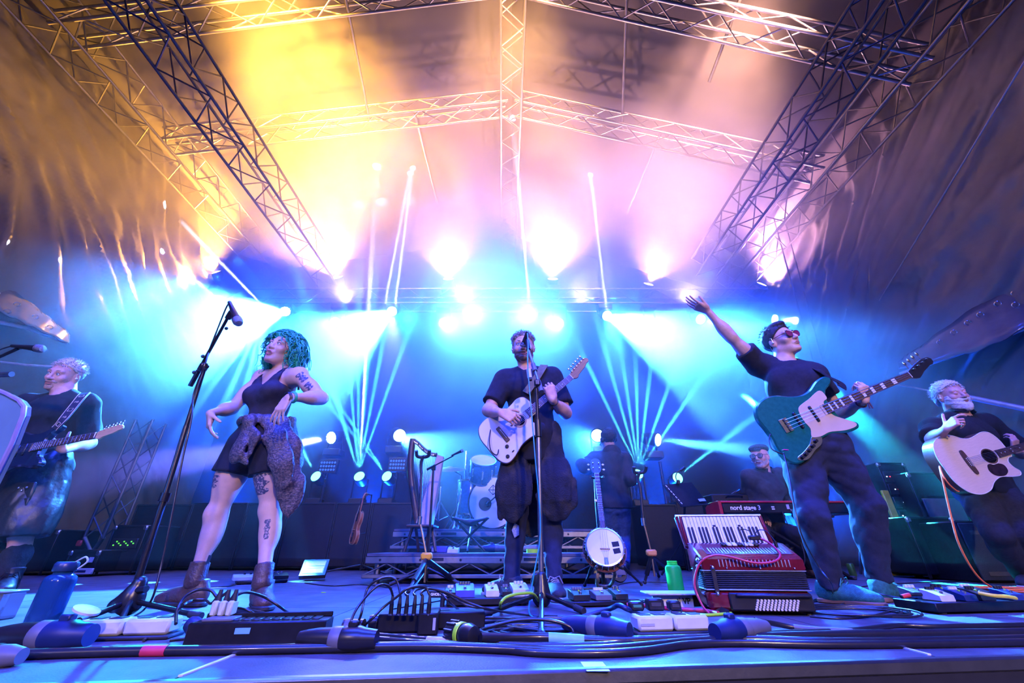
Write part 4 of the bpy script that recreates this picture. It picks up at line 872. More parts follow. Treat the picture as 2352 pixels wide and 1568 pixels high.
# ---- the bass player with a raised arm
def bassist():
    D = 2.60; J = {}; g = 1.0
    J['pelvis'] = P(1866,1020,D-.02); J['neck'] = P(1803,832,D+.06); J['head'] = P(1793,783,D+.05)
    J['shR'] = P(1743,838,D+.12); J['shL'] = P(1868,862,D+.0)
    J['elR'] = bone(J['shR'],1680,775,.29,True); J['wrR'] = bone(J['elR'],1620,708,.26,True)
    J['elL'] = bone(J['shL'],1925,950,.30,False); J['wrL'] = bone(J['elL'],1985,920,.255,True)
    J['hipR'] = P(1836,1030,D); J['hipL'] = P(1898,1028,D-.02)
    J['anR'] = P(1912,1345,2.56); J['anL'] = P(2020,1330,2.66)
    J['knR'] = P(1866,1186,2.50); J['knL'] = P(1990,1158,2.56)
    J['toeR'] = G(1985,1392,0); J['toeL'] = G(2085,1376,0); report(J, 'bassist')
    s, f, u = axes_of(J); root = person('man in black with sunglasses playing a green bass, one arm flung up', J)
    Hd = head_at(J, (.24,-.95,.10), (-.20,.0,1), 1.06); nk = J['neck']
    B = Solid(); torso(B, J, g*.97, 0, 1.0, 1.0, 0, .3); head_solid(B, Hd, nk-u*.02, 0, 1.02, .057)
    for sd in 'RL': arm(B, J, sd, g*.97); leg(B, J, sd, g)
    hand(B, J['wrR'], P(1574,690,J['wrR'].y-.04)-J['wrR'], V((.55,.3,.75)), V((.25,-.35,.75)), [(6,10,6),(8,12,8),(12,14,8),(16,16,10)], 1.0, 1.0, (.4,.85,.3))
    hand(B, J['wrL'], V((.05,-.30,.95)), V((-.15,.95,.25)), V((.9,.1,-.2)), [(50,75,45),(54,78,45),(58,78,45),(60,74,42)], .98, .4, (.35,.9,.5))
    for sd in 'RL': B.cap(J['an'+sd], J['an'+sd]-V((0,0,.05)), .040*g, k=.02)
    solid_obj(B, 'body', SKIN, root, .0095, (FINE_HEAD(Hd), (J['wrR']+V((-.08,0,.05)), .11, .0045), (J['wrL']+V((.04,-.03,.05)), .12, .0045)))
    face_parts(root, Hd, ('iris_brown', (.10,.06,.03)), mat('brow_black', (.02,.015,.015), .7), LIP, 0, eyes=True)
    HM = mat('short_dark_hair', (.012,.010,.012), .6, 0, .4, 80, .5, 260)
    S = Solid(); hair_cap(S, Hd, .010, ((0,.060,.056),(0,.66,-.75))); S.ell(head_pt(Hd,0,.035,.105), (.055,.055,.028), Hd[1:4], k=.02); S.disp = folds(.003, 6, (120, 240), 10); me = S.mesh(.006, (), 'hair'); me.materials.append(HM); mb = MB(); strands(mb, Hd, 150, .028, .0028, .003, 31, 1.06, lambda a,b,c: c > .06, 2, .2, 4, 1.0); join_mb(me, mb); link('hair', me, root, world=True)
    sunglasses(root, Hd, mat('brown_frame', (.05,.018,.02), .25), mat('red_lens', (.20,.025,.05), .08, .0, .05, 5, coat=1.0))
    for q in (-1,1): earpiece(root, Hd, q)
    tee(root, J, BLACK_COTTON, g, 1.0, 1.02, .014, .52, -.02, 41, .3, .010, .022)
    trousers(root, J, DENIM_DARK, g, .018, 1.0, 1.15, .985, 42, amp=.014)
    GREEN = mat('teal_suede', (.015,.13,.11), .8, 0, .3, 60, .4, 300); GUM = mat('gum_rubber', (.18,.09,.045), .6)
    for sd in 'RL': shoe(root, V((J['an'+sd].x, J['an'+sd].y, .10)), J['toe'+sd], GREEN, GUM, 1.05, .0, mat('green_lace', (.02,.20,.14), .8))
    for sd, sgn in (('R',-1),('L',-1)):
        an = J['an'+sd]; d = J['toe'+sd]-an; d.z = 0; d.normalize(); sd_ = d.cross(V((0,0,1)))
    x, y, z = _ax(J['wrL']-J['elL']); q = J['wrL']-(J['wrL']-J['elL']).normalized()*.03; m = MB(); m.tube([q+(x*cos(t)+y*sin(t))*.032 for t in [2*pi*i/16 for i in range(17)]], .005, 6, caps=False); m.tube([q+V((0,-.03,0)), q+V((.002,-.045,-.02)), q+V((.0,-.045,-.055))], .004, 6); m.tube([q+V((0,-.03,0)), q+V((.012,-.045,-.02)), q+V((.018,-.045,-.055))], .004, 6); m.build('cloth_wristband', mat('dark_red_cloth', (.08,.02,.03), .8), root, True)
    return root, J, Hd
def sunglasses(root, Hd, fm, lm, big=1.0, clear=False):
    o, s, f, u, k = Hd; h = lambda a, b, c: head_pt(Hd, a, b, c); m = MB()
    for q in (-1,1):
        M = ortho(h(q*.033,.1045,-.001), s, f-s*(-.22*q)); ol = sp2([(-.027,.010),(0,.020),(.026,.017),(.028,-.004),(.014,-.022),(-.012,-.021),(-.026,-.008)] if q > 0 else [(.027,.010),(.026,-.008),(.012,-.021),(-.014,-.022),(-.028,-.004),(-.026,.017),(0,.020)], 4)
        # outline axes: x along s, y along M's second axis (upward or downward)
        sgn = 1 if (M.to_3x3() @ V((0,1,0))).dot(u) > 0 else -1; ol = [(x*big*k, y*big*k*sgn) for x, y in ol]
        l = MB(); l.prism(ol, -.001, .001, M); l.build('lens', lm, root, True)
        m.tube([M @ V((x, y, 0)) for x, y in ol+ol[:2]], .0022*k, 6, caps=False)
        m.tube([h(q*.061,.0985,.008), h(q*.075,.070,.009), h(q*.083,.010,.012), h(q*.082,-.020,-.004)], .0022*k, 6)
    m.tube([h(-.010,.108,.004), h(0,.114,.007), h(.010,.108,.004)], .0022*k, 6); m.build('glasses_frame', fm, root, True)
# ---- the guitarist at the left edge
def left_guitarist():
    D = 3.10; J = {}; g = 1.02
    J['pelvis'] = P(86,1068,D+.05); J['neck'] = P(148,906,D); J['head'] = P(150,862,D-.03)
    J['shR'] = P(66,930,D+.02); J['shL'] = P(198,930,D+.0)
    J['elR'] = bone(J['shR'],-8,1010,.30,False); J['wrR'] = bone(J['elR'],10,1062,.26,True)
    J['elL'] = bone(J['shL'],204,1026,.305,True); J['wrL'] = bone(J['elL'],146,1033,.26,True)
    J['hipR'] = P(60,1080,D+.05); J['hipL'] = P(112,1080,D+.05)
    J['anR'] = P(-40,1335,D+.02); J['anL'] = P(12,1350,D-.02)
    J['knR'] = bone(J['hipR'],-8,1235,.45,True); J['knL'] = bone(J['hipL'],50,1225,.45,True)
    J['toeR'] = G(-70,1372,0); J['toeL'] = G(-5,1372,0); report(J, 'left')
    s, f, u = axes_of(J); root = person('fair-haired man at the left edge in black tee and leather kilt, playing guitar', J)
    Hd = head_at(J, (.10,-.97,-.24), (.12,-.1,1), 1.10); nk = J['neck']
    B = Solid(); torso(B, J, g, 0, 1.04, 1.1, 0, .8); head_solid(B, Hd, nk-u*.02, 0, 1.12, .064)
    for sd in 'RL': arm(B, J, sd, g, fat=1.15); leg(B, J, sd, g)
    hand(B, J['wrR'], V((.6,-.3,-.4)), V((.1,.9,-.2)), V((.3,-.4,.8)), [(38,45,28)]*4, 1.0, .6)
    hand(B, J['wrL'], V((-.75,-.45,.45)), V((.15,.85,.5)), V((.3,.1,.9)), [(22,40,30),(26,42,30),(30,42,30),(34,44,30)], 1.0, .7, (.75,.3,.4))
    for sd in 'RL': B.cap(J['an'+sd], J['an'+sd]-V((0,0,.05)), .040*g, k=.02)
    solid_obj(B, 'body', SKIN_RED, root, .0095, (FINE_HEAD(Hd), (J['wrL']+V((-.05,-.05,.02)), .11, .0045)))
    face_parts(root, Hd, ('iris_blue', (.10,.20,.32)), mat('brow_fair', (.30,.20,.12), .7), LIP, 0, .3)
    HM = mat('bleached_hair', (.50,.42,.32), .55, 0, .3, 80, .5, 260, col2=(.80,.74,.66))
    S = Solid(); hair_cap(S, Hd, .006, ((0,.050,.066),(0,.64,-.77))); S.disp = folds(.004, 6, (120, 240), 10); me = S.mesh(.006, (), 'hair'); me.materials.append(HM); mb = MB(); strands(mb, Hd, 420, .025, .0028, .003, 32, 1.04, lambda a,b,c: c > .035 and b*.64-c*.77 < .0, 2, .12, 4, 1.0); join_mb(me, mb); link('hair', me, root, world=True)
    beard(root, Hd, mat('fair_stubble', (.42,.27,.20), .9, 0, .3, 120, .5, 300), .0010, 1.0, 4, .002)
    for q in (-1,1): earpiece(root, Hd, q)
    tee(root, J, BLACK_COTTON, g, 1.04, 1.1, .016, .86, -.05, 51, .8, .009, .024)
    S = Solid(); p = J['pelvis']; dn = -u
    S.ell(p+u*.04, (.185,.14,.13), (s,f,u), k=.05); S.cap(p, mid(J['knR'],J['knL'],.62)+V((0,0,.12)), .165, .215, k=.06, flat=(f,.78)); S.cap(J['hipL'], J['knL']+V((0,0,.02)), .12, .135, k=.06); S.cap(J['hipR'], J['knR']+V((0,0,.02)), .12, .135, k=.06)
    S.disp = folds(.012, 53, (18, 50), 12, u); S.cut(mid(J['knR'],J['knL'],.5)-V((0,0,.03)), V((0.1,0,-1))); S.cut(p+u*.12, u); solid_obj(S, 'leather_kilt', BLACK_LEATHER, root, .0105)
    q0 = mid(J['hipL'], J['knL'], .42)+f*.125-s*.04; m = MB(); M = ortho(q0, s, f); m.box((0,0,0), (.13,.17,.02), .008, M); m.box((0,.05,.012), (.14,.06,.012), .005, M); m.build('kilt_pocket', BLACK_LEATHER, root, True)
    m = MB()
    for (a, b) in ((-.03,.05),(.03,.05),(0,.03)): m.ball((0,0,0), .008, 8, 6, ortho(q0+s*a+u*b+f*.02, s, f))
    m.build('kilt_stud', SILVER, root, True)
    for sd in 'RL':
        a, b = J['kn'+sd], J['an'+sd]; S = Solid(); S.cap(mid(a,b,.42), b, .066, .055, k=.03); S.ell(mid(a,b,.4)-f*.015, (.068,.068,.07), _ax(b-a), k=.03); S.disp = folds(.005, 55, (60,110), 8); solid_obj(S, 'sock', mat('black_wool', (.015,.014,.018), .95, 0, .3, 60, .6, 200), root, .009)
        shoe(root, V((b.x, b.y, .10)), J['toe'+sd], BLACK_LEATHER, RUBBER_BLACK, 1.05, .05, BLACK_COTTON)
    return root, J, Hd
# ---- the man with the acoustic guitar at the right edge
def right_guitarist():
    D = 3.45; J = {}; g = 1.02
    J['pelvis'] = P(2262,1120,D+.05); J['neck'] = P(2202,952,D); J['head'] = P(2184,908,D-.03)
    J['shR'] = P(2146,985,D-.02); J['shL'] = P(2268,974,D+.04)
    J['elR'] = bone(J['shR'],2143,1010,.30,True); J['wrR'] = bone(J['elR'],2172,985,.24,True)
    J['elL'] = bone(J['shL'],2350,1040,.30,False); J['wrL'] = bone(J['elL'],2330,1035,.25,True)
    J['hipR'] = P(2240,1130,D+.05); J['hipL'] = P(2292,1128,D+.05)
    J['anR'] = P(2352,1322,D+.02); J['anL'] = P(2400,1322,D+.02)
    J['knR'] = bone(J['hipR'],2290,1225,.45,True); J['knL'] = bone(J['hipL'],2352,1225,.45,True)
    J['toeR'] = G(2352,1362,0); J['toeL'] = G(2420,1358,0); report(J, 'right')
    s, f, u = axes_of(J); root = person('white-bearded man in a black polo pointing forward over an acoustic guitar', J)
    Hd = head_at(J, (-.16,-.98,-.08), (-.10,.0,1), 1.10); nk = J['neck']
    B = Solid(); torso(B, J, g, 0, 1.06, 1.12, 0, .9); head_solid(B, Hd, nk-u*.02, 0, 1.1, .066)
    for sd in 'RL': arm(B, J, sd, g, fat=1.12); leg(B, J, sd, g)
    hand(B, J['wrR'], V((.25,-.80,.45)), V((.9,.1,-.3)), V((-.15,.35,.95)), [(20,40,30),(58,70,40),(62,72,42),(66,72,42)], 1.0, .5, (.95,.35,.0), (4,6))
    hand(B, J['wrL'], V((.1,-.4,.9)), V((-.2,.9,.2)), V((.85,.2,-.2)), [(30,55,38)]*4, .95, .5)
    for sd in 'RL': B.cap(J['an'+sd], J['an'+sd]-V((0,0,.05)), .040*g, k=.02)
    solid_obj(B, 'body', SKIN_RED, root, .0095, (FINE_HEAD(Hd), (J['wrR']+V((.02,-.06,.04)), .11, .0045)))
    WH = mat('white_hair', (.55,.53,.52), .55, 0, .25, 80, .5, 260, col2=(.85,.84,.84))
    face_parts(root, Hd, ('iris_blue', (.10,.20,.32)), WH, LIP, .0, .0, False)
    m = MB()
    for q in (-1,1):
        m.ball(head_pt(Hd, q*.031, .0825, .001), .0148*Hd[4], 12, 8)
    m.build('closed_eyelid', SKIN_RED, root, True)
    S = Solid(); hair_cap(S, Hd, .011, ((0,.050,.060),(0,.62,-.78))); S.ell(head_pt(Hd,0,-.075,-.03), (.078,.045,.07), Hd[1:4], k=.03); S.disp = folds(.006, 6, (70, 160), 10); me = S.mesh(.006, (), 'hair'); me.materials.append(WH); mb = MB(); strands(mb, Hd, 320, .034, .0034, .004, 33, 1.06, lambda a,b,c: c > .0 and b*.62-c*.78 < .0, 3, .3, 5, .9, .25); join_mb(me, mb); link('hair', me, root, world=True)
    beard(root, Hd, WH, .011, 1.6, 4, .006)
    for q in (-1,1): earpiece(root, Hd, q)
    o = Hd; m = MB(); m.tube([head_pt(Hd,-.08,.02,-.02), head_pt(Hd,-.07,.085,-.06), head_pt(Hd,-.035,.112,-.066)], .0022, 6); m.ball(head_pt(Hd,-.032,.114,-.066), .006, 8, 6); m.build('headset_microphone', mat('beige_plastic', (.5,.35,.27), .5), root, True)
    tee(root, J, BLACK_COTTON, g, 1.08, 1.14, .018, .80, -.05, 61, .9, .009, .030, 'polo_shirt')
    c = nk+f*.02; m = MB(); sx, fx, ux = s, f, u
    capsule_strip(m, [c+(sx*cos(t)*.088+fx*sin(t)*.082)+ux*.03 for t in [pi*.5+.25+(2*pi-.5)*i/18 for i in range(19)]], .045, .006, lambda t: sx*cos(pi*.5+.25+(2*pi-.5)*t)+fx*sin(pi*.5+.25+(2*pi-.5)*t)+ux*.5); m.build('collar', BLACK_COTTON, root, True)
    trousers(root, J, mat('black_denim', (.012,.012,.018), .85, 0, .4, 60, .45, 500), g, .018, 1.05, 1.1, .985, 62)
    for sd in 'RL': shoe(root, V((J['an'+sd].x, J['an'+sd].y, .10)), J['toe'+sd], mat('navy_canvas', (.02,.025,.05), .8), mat('white_rubber', (.6,.6,.6), .6), 1.05, 0, mat('grey_lace', (.3,.3,.33), .8))
    return root, J, Hd
# ---- the seated keyboard player
def keyboardist():
    D = 4.70; J = {}; g = 1.0
    J['pelvis'] = P(1766,1215,D+.1); J['neck'] = P(1756,1082,D); J['head'] = P(1745,1048,D-.06)
    J['shR'] = P(1722,1096,D-.02); J['shL'] = P(1794,1094,D+.02)
    J['elR'] = bone(J['shR'],1716,1150,.30,False); J['wrR'] = bone(J['elR'],1746,1178,.26,True)
    J['elL'] = bone(J['shL'],1806,1150,.30,False); J['wrL'] = bone(J['elL'],1822,1180,.26,True)
    J['hipR'] = P(1750,1222,D+.08); J['hipL'] = P(1786,1222,D+.08)
    J['knR'] = bone(J['hipR'],1748,1222,.44,True); J['knL'] = bone(J['hipL'],1822,1222,.44,True)
    J['anR'] = bone(J['knR'],1780,1310,.43,False); J['anL'] = bone(J['knL'],1868,1310,.43,False)
    J['anR'].z = .10; J['anL'].z = .10
    J['toeR'] = J['anR']+V((-.03,-.2,-.1)); J['toeL'] = J['anL']+V((.08,-.2,-.1)); report(J, 'keys')
    s, f, u = axes_of(J); root = person('man in flat cap and glasses seated behind the red keyboard', J)
    Hd = head_at(J, (-.74,-.66,-.08), (0,0,1), 1.06); nk = J['neck']
    B = Solid(); torso(B, J, g, 0, 1.0, 1.05, 0, .7); head_solid(B, Hd, nk-u*.02, .003, 1.05, .06)
    for sd in 'RL': arm(B, J, sd, g); leg(B, J, sd, g)
    for sd, q in (('R',1),('L',-1)): hand(B, J['wr'+sd], V((.05*q,-.75,-.55)), V((-.2*q,.5,-.8)), V((-.9*q,-.2,.2)), [(15,25,20)]*4, 1.0, .7)
    solid_obj(B, 'body', SKIN_RED, root, .011, (FINE_HEAD(Hd), (J['wrR']+V((0,-.07,-.05)), .1, .005), (J['wrL']+V((0,-.07,-.05)), .1, .005)))
    face_parts(root, Hd, ('iris_blue', (.10,.20,.32)), mat('brow_fair', (.30,.20,.12), .7), LIP, .003)
    sunglasses(root, Hd, mat('black_frame', (.012,.012,.014), .3), mat('clear_lens', (.75,.8,.85), .05, 0, .02, 5, trans=.9), 1.0)
    beard(root, Hd, mat('grey_stubble', (.40,.32,.29), .9, 0, .3, 120, .5, 300), .0015, 1.0, 4, .002)
    CAP = mat('grey_tweed', (.035,.037,.05), .9, 0, .6, 130, .5, 300); h = lambda a, b, c: head_pt(Hd, a, b, c); S = Solid()
    S.ell(h(0,-.012,.088), (.094,.112,.042), Hd[1:4], k=.02); S.ell(h(0,-.045,.075), (.096,.085,.050), Hd[1:4], k=.03); S.cut(h(0,0,.050), -u+f*.1); S.ell(h(0,.095,.060), (.070,.052,.010), (Hd[1], (Hd[2]-Hd[3]*.35).normalized(), (Hd[3]+Hd[2]*.35).normalized()), k=.01); solid_obj(S, 'flat_cap', CAP, root, .006)
    m = MB(); m.tube([h(.08,.02,-.02), h(.068,.09,-.055), h(.03,.118,-.066)], .002, 6); m.ball(h(.026,.12,-.066), .007, 8, 6); m.build('headset_microphone', mat('beige_plastic', (.5,.35,.27), .5), root, True)
    SH = mat('charcoal_shirt', (.022,.022,.030), .8, 0, .3, 30, .35, 300)
    tee(root, J, SH, g, 1.02, 1.08, .018, .8, -.02, 71, .7, .010, .018, 'shirt', 0, .011, .064, .86)
    m = MB(); c = nk+f*.015
    capsule_strip(m, [c+(s*cos(t)*.080+f*sin(t)*.075)+u*(.035-.03*max(0,sin(t))) for t in [pi*.5+.3+(2*pi-.6)*i/18 for i in range(19)]], .05, .006, lambda t: s*cos(pi*.5+.3+(2*pi-.6)*t)+f*sin(pi*.5+.3+(2*pi-.6)*t)+u*.4); m.build('collar', SH, root, True)
    trousers(root, J, BLACK_COTTON, g, .016, 1.0, 1.1, .985, 72)
    for sd in 'RL': shoe(root, V((J['an'+sd].x, J['an'+sd].y, .10)), J['toe'+sd], mat('brown_leather', (.075,.040,.032), .45, 0, .35, 25, .35, 80), RUBBER_BLACK, 1.0, 0)
    return root, J, Hd
# ---- the stagehand with headphones, back turned
def stagehand():
    D = 5.35; J = {}; g = 1.0
    J['pelvis'] = P(1412,1155,D); J['neck'] = P(1402,1040,D); J['head'] = P(1397,1008,D-.0)
    J['shR'] = P(1432,1056,D+.02); J['shL'] = P(1366,1056,D)
    J['elR'] = bone(J['shR'],1448,1100,.30,True); J['wrR'] = bone(J['elR'],1432,1092,.25,False)
    J['elL'] = bone(J['shL'],1338,1070,.30,True); J['wrL'] = bone(J['elL'],1352,1080,.25,False)
    J['hipR'] = P(1427,1160,D); J['hipL'] = P(1396,1160,D)
    J['knR'] = bone(J['hipR'],1432,1235,.43,False); J['knL'] = bone(J['hipL'],1398,1235,.43,False)
    J['anR'] = P(1436,1302,D); J['anL'] = P(1398,1302,D)
    for sd in 'RL': J['an'+sd].z = .10
    J['toeR'] = J['anR']+V((.05,.2,-.1)); J['toeL'] = J['anL']+V((-.05,.2,-.1)); report(J, 'hand')
    s, f, u = axes_of(J); root = person('stagehand in hooded jacket and headphones facing away behind the banjo', J)
    Hd = head_at(J, (-.3,.95,.02), (-.08,0,1), 1.02); nk = J['neck']
    B = Solid(); torso(B, J, g, 0, 1.0, 1.05); head_solid(B, Hd, nk-u*.02, 0, 1.0, .058)
    for sd in 'RL': arm(B, J, sd, g); leg(B, J, sd, g); hand(B, J['wr'+sd], V((-.3 if sd == 'R' else .3,.8,.2)), V((0,0,-1)), V((-1 if sd == 'R' else 1,0,0)), [(20,30,20)]*4, 1.0)
    solid_obj(B, 'body', SKIN, root, .012, (FINE_HEAD(Hd),)); face_parts(root, Hd, ('iris_brown', (.10,.06,.03)), mat('brow_black', (.02,.015,.015), .7), LIP, 0)
    HM = mat('short_dark_hair', (.012,.010,.012), .6); S = Solid(); hair_cap(S, Hd, .016, ((0,.058,.05),(0,.75,-.66))); S.disp = folds(.008, 6, (70, 140), 10); solid_obj(S, 'hair', HM, root, .007)
    h = lambda a, b, c: head_pt(Hd, a, b, c); m = MB()
    m.tube([h(.105*cos(t), -.012, .010+.128*sin(t)) for t in [pi*i/16 for i in range(17)]], .010, 6, flat=.5, up=Hd[2])
    for q in (-1,1): m.lathe([(0,0),(.034,0),(.038,.012),(.030,.028),(0,.030)], 18, ortho(h(q*.083,-.006,-.010), Hd[2], Hd[1]*q))
    m.tube([h(-.10,.0,-.03), h(-.095,.07,-.065), h(-.04,.115,-.068)], .004, 6); m.build('headphones', RUBBER_BLACK, root, True)
    JK = mat('black_jacket', (.014,.014,.020), .75, 0, .3, 20, .4, 200)
    tee(root, J, JK, g, 1.06, 1.12, .030, .8, -.07, 81, .4, .013, .030, 'jacket', 0, .012, .07, .9)
    S = Solid(); S.ell(nk-f*.075+u*.005, (.105,.055,.085), (s,f,u), k=.03); 
    for q in (-1,1): S.cap(nk-f*.06+s*q*.075+u*.01, nk+f*.06+s*q*.06-u*.03, .036, .028, k=.03)
    S.disp = folds(.008, 83, (30,70), 8); solid_obj(S, 'hood', JK, root, .01)
    trousers(root, J, DENIM_BLUE, g, .018, 1.0, 1.15, 1.0, 82)
    for sd in 'RL': shoe(root, V((J['an'+sd].x, J['an'+sd].y, .10)), J['toe'+sd], BLACK_LEATHER, RUBBER_BLACK, 1.0, 0)
    return root, J, Hd
# ------------------------------------------------------------------ instruments
ROSEWOOD = mat('rosewood', (.07,.032,.022), .45, 0, .4, 30, .15, 120, stretch=(1,8,8)); MAPLE = mat('maple', (.52,.32,.14), .35, 0, .15, 14, stretch=(1,8,8), coat=.4)
MAHOGANY = mat('mahogany', (.13,.040,.022), .35, 0, .3, 20, .05, 90, stretch=(1,9,9), coat=.3); SPRUCE = mat('spruce_top', (.66,.50,.32), .35, 0, .10, 60, stretch=(.4,10,10), coat=.4)
CREAM = mat('cream_lacquer', (.72,.68,.66), .25, 0, .05, 8, coat=.6); NAVY_LAC = mat('midnight_lacquer', (.012,.02,.05), .18, .3, .15, 8, coat=1.0); GREEN_LAC = mat('green_lacquer', (.006,.16,.12), .22, .3, .12, 40, coat=1.0)
PARCH = mat('parchment_plastic', (.58,.43,.27), .35, 0, .05, 12); BLACK_P = mat('black_plastic', (.012,.012,.014), .3, 0, .1, 20); IVORY = mat('ivory_plastic', (.70,.66,.55), .3, 0, .08, 20); STRING = mat('string_steel', (.7,.68,.62), .3, 1.0)
PEARL = mat('pearl_inlay', (.72,.72,.70), .25, 0, .12, 40); NICKEL = mat('nickel', (.62,.62,.63), .25, 1.0)
def neck_set(root, L, xj, w0, w1, nfr, fb, nk, nstr, inlay='dot', top=.009, bind=None, swid=None, bridge_x=0.0):
    m = MB(); m.add([V((xj,-w0/2,top)), V((L,-w1/2,top)), V((L,w1/2,top)), V((xj,w0/2,top)), V((xj,-w0/2,top+.006)), V((L,-w1/2,top+.006)), V((L,w1/2,top+.006)), V((xj,w0/2,top+.006))], [(3,2,1,0),(4,5,6,7),(0,1,5,4),(1,2,6,5),(2,3,7,6),(3,0,4,7)]); m.build('fretboard', fb, root, smooth=0)
    m = MB(); n = 10; vs = []; fs = []
    for i in range(7):
        t = i/6; x = xj-.02+(L+.01-xj+.02)*t; w = w0+(w1-w0)*t
        for k in range(n+1): a = pi*k/n; vs.append(V((x, cos(a)*w/2, top-sin(a)*.019)))
    for i in range(6):
        for k in range(n): fs.append((i*(n+1)+k, i*(n+1)+k+1, (i+1)*(n+1)+k+1, (i+1)*(n+1)+k))
    fs += [tuple(range(n, -1, -1)), tuple(6*(n+1)+k for k in range(n+1))]; m.add(vs, fs); m.build('neck', nk, root)
    wd = lambda x: w0+(w1-w0)*(x-xj)/(L-xj); f = MB(); xs_ = [L-(L-L/2**(i/12)) if False else L/2**(i/12) for i in range(nfr+1)]; xs_ = [x for x in xs_ if x > xj+.004]
    for x in xs_[1:]: f.box((x,0,top+.0065), (.0022, wd(x)*.98, .0022), .0004)
    o = f.build('frets', NICKEL, root, smooth=0); o['kind'] = 'stuff'
    b = MB(); b.box((L+.001,0,top+.007), (.005, w1, .006), .001); b.build('nut', IVORY, root)
    for i in (3,5,7,9,12,15,17,19):
        if i < len(xs_):
            x = (xs_[i]+xs_[i-1])/2
            if inlay == 'block': q = MB(); q.box((x,0,top+.0062), ((xs_[i-1]-xs_[i])*.62, wd(x)*.72, .0012), .0004); q.build('fret_inlay', PEARL, root, smooth=0)
            else:
                for yy in ((-.010,.010) if i == 12 else (0,)): q = MB(); q.lathe([(.0035,0),(.0035,.0007),(0,.0007)], 10, Matrix.Translation((x,yy,top+.006))); q.build('fret_inlay', PEARL, root)
    sw = swid or w0*.92
    for i in range(nstr):
        t = i/(nstr-1)-.5; s = MB(); s.tube([V((bridge_x, t*sw, .018+.004)), V((L, t*w1*.8, top+.011))], .0005+.0005*(i/(nstr-1))*(2 if nstr == 4 else 1), 5); s.build('string', STRING, root)
def tuners(root, pts, side, m=NICKEL, big=1.0, knob=None):
    for (x, y) in pts:
        t = MB(); t.lathe([(.006*big,0),(.006*big,.004),(.0032*big,.006),(.0032*big,.018*big),(0,.018*big)], 12, Matrix.Translation((x,y,.002)))
        t.tube([V((x,y,-.008)), V((x-.0,y+side*.028*big,-.008))], .0025*big, 6); t.build('tuner', m, root)
        k = MB(); k.ball((x, y+side*.034*big, -.008), (.008*big,.010*big,.0035*big), 10, 6); k.build('tuner_key', knob or m, root)
def knob(root, x, y, m=BLACK_P, r=.010, h=.014, z=0.0):
    k = MB(); k.lathe([(r*1.15,0),(r*1.1,.003),(r*.9,.004),(r*.8,h),(0,h)], 16, Matrix.Translation((x,y,z))); k.build('knob', m, root)
def strap(root, pts, w, m, nrm, name='strap', buckle=None):
    b = MB(); capsule_strip(b, spline(pts, 8), w, .004, nrm); return b.build(name, m, root, True)
def plate_curve(o, M=None): return sp2(o, 6)
FENDER_HEAD = [(.0,-.022),(.0,.022),(.02,.030),(.05,.040),(.10,.046),(.15,.050),(.172,.046),(.186,.034),(.187,.018),(.176,.008),(.158,.006),(.145,.000),(.12,-.010),(.085,-.016),(.055,-.022),(.035,-.034),(.02,-.033)]
def head_plate(root, L, outline, m, k=1.0, th=.014, flip=1):
    h = MB(); h.prism([(L+.004+x*k, y*k*flip) for x, y in outline], -.006, -.006+th, None, .002); return h.build('headstock', m, root, smooth=30)
def centre_guitar():
    O, N_ = P(1152,1000,2.715), P(1312,866,2.665); M = ortho(O, N_-O, (.06,-1,.05)); L = (N_-O).length
    root = empty('electric_acoustic_guitar', 'white-topped guitar with reddish brown sides held by the centre singer', 'guitar', mw=M)
    o = [(-.120,.0),(-.118,.075),(-.085,.135),(-.02,.152),(.05,.140),(.11,.118),(.17,.118),(.23,.125),(.272,.105),(.285,.060),(.285,.028),(.270,-.028),(.228,-.034),(.212,-.060),(.226,-.098),(.222,-.128),(.19,-.142),(.13,-.130),(.06,-.132),(-.02,-.158),(-.080,-.158),(-.112,-.105)]
    k = L/.60; o = [(x*k, y*k) for x, y in sp2(o, 5)]
    b = MB(); b.prism(o, -.055, -.004, None, .006); b.build('body', MAHOGANY, root, smooth=30); t = MB(); t.prism([(x*.975+.001, y*.975) for x, y in o], -.006, .002, None, .003); t.build('top_plate', CREAM, root, smooth=30)
    hx = .150*k; r = MB(); r.lathe([(.036,.0022),(.050,.0022),(.049,.0045),(.037,.0045)], 28, Matrix.Translation((hx,0,0))); r.build('soundhole_ring', MAPLE, root); r = MB(); r.lathe([(.037,.0015),(.037,.0030),(0,.0030)], 28, Matrix.Translation((hx,0,0))); r.build('soundhole', mat('dark_soundhole', (.006,.004,.004), 1.0, spec=0.0), root)
    br = MB(); br.box((.012,0,.007), (.030,.12,.010), .003); br.build('bridge', ROSEWOOD, root); sd = MB(); sd.box((.016,0,.014), (.004,.075,.006), .001); sd.build('saddle', IVORY, root)
    neck_set(root, L, .215*k, .056, .042, 22, ROSEWOOD, MAHOGANY, 6, top=.006, swid=.055, bridge_x=.014)
    head_plate(root, L, FENDER_HEAD, MAHOGANY, .98); tuners(root, [(L+.03+.026*i, .026+.0035*i) for i in range(6)], 1, NICKEL)
    for x, y in ((-.035,-.075),(-.070,-.125)): knob(root, x*k+.02, y*k, BLACK_P, .012, .016)
    sw = MB(); sw.box((-.005,-.122*k,.006), (.018,.006,.012), .002); sw.build('switch', BLACK_P, root)
    hd = V((0,-1,.1)); strap(root, [P(1208,902,2.74), P(1232,868,2.745), P(1243,850,2.76), P(1250,838,2.80)], .060, mat('olive_webbing', (.16,.13,.05), .8, 0, .2, 40, .3, 200), lambda t: V((0,-1,.5+t)))
    cb = MB(); cb.tube(spline([P(1127,985,2.72), P(1124,1010,2.69), P(1128,1035,2.68), P(1142,1044,2.70), P(1147,1020,2.74)], 6), .004, 6); cb.build('guitar_lead', RUBBER_BLACK, root, True)
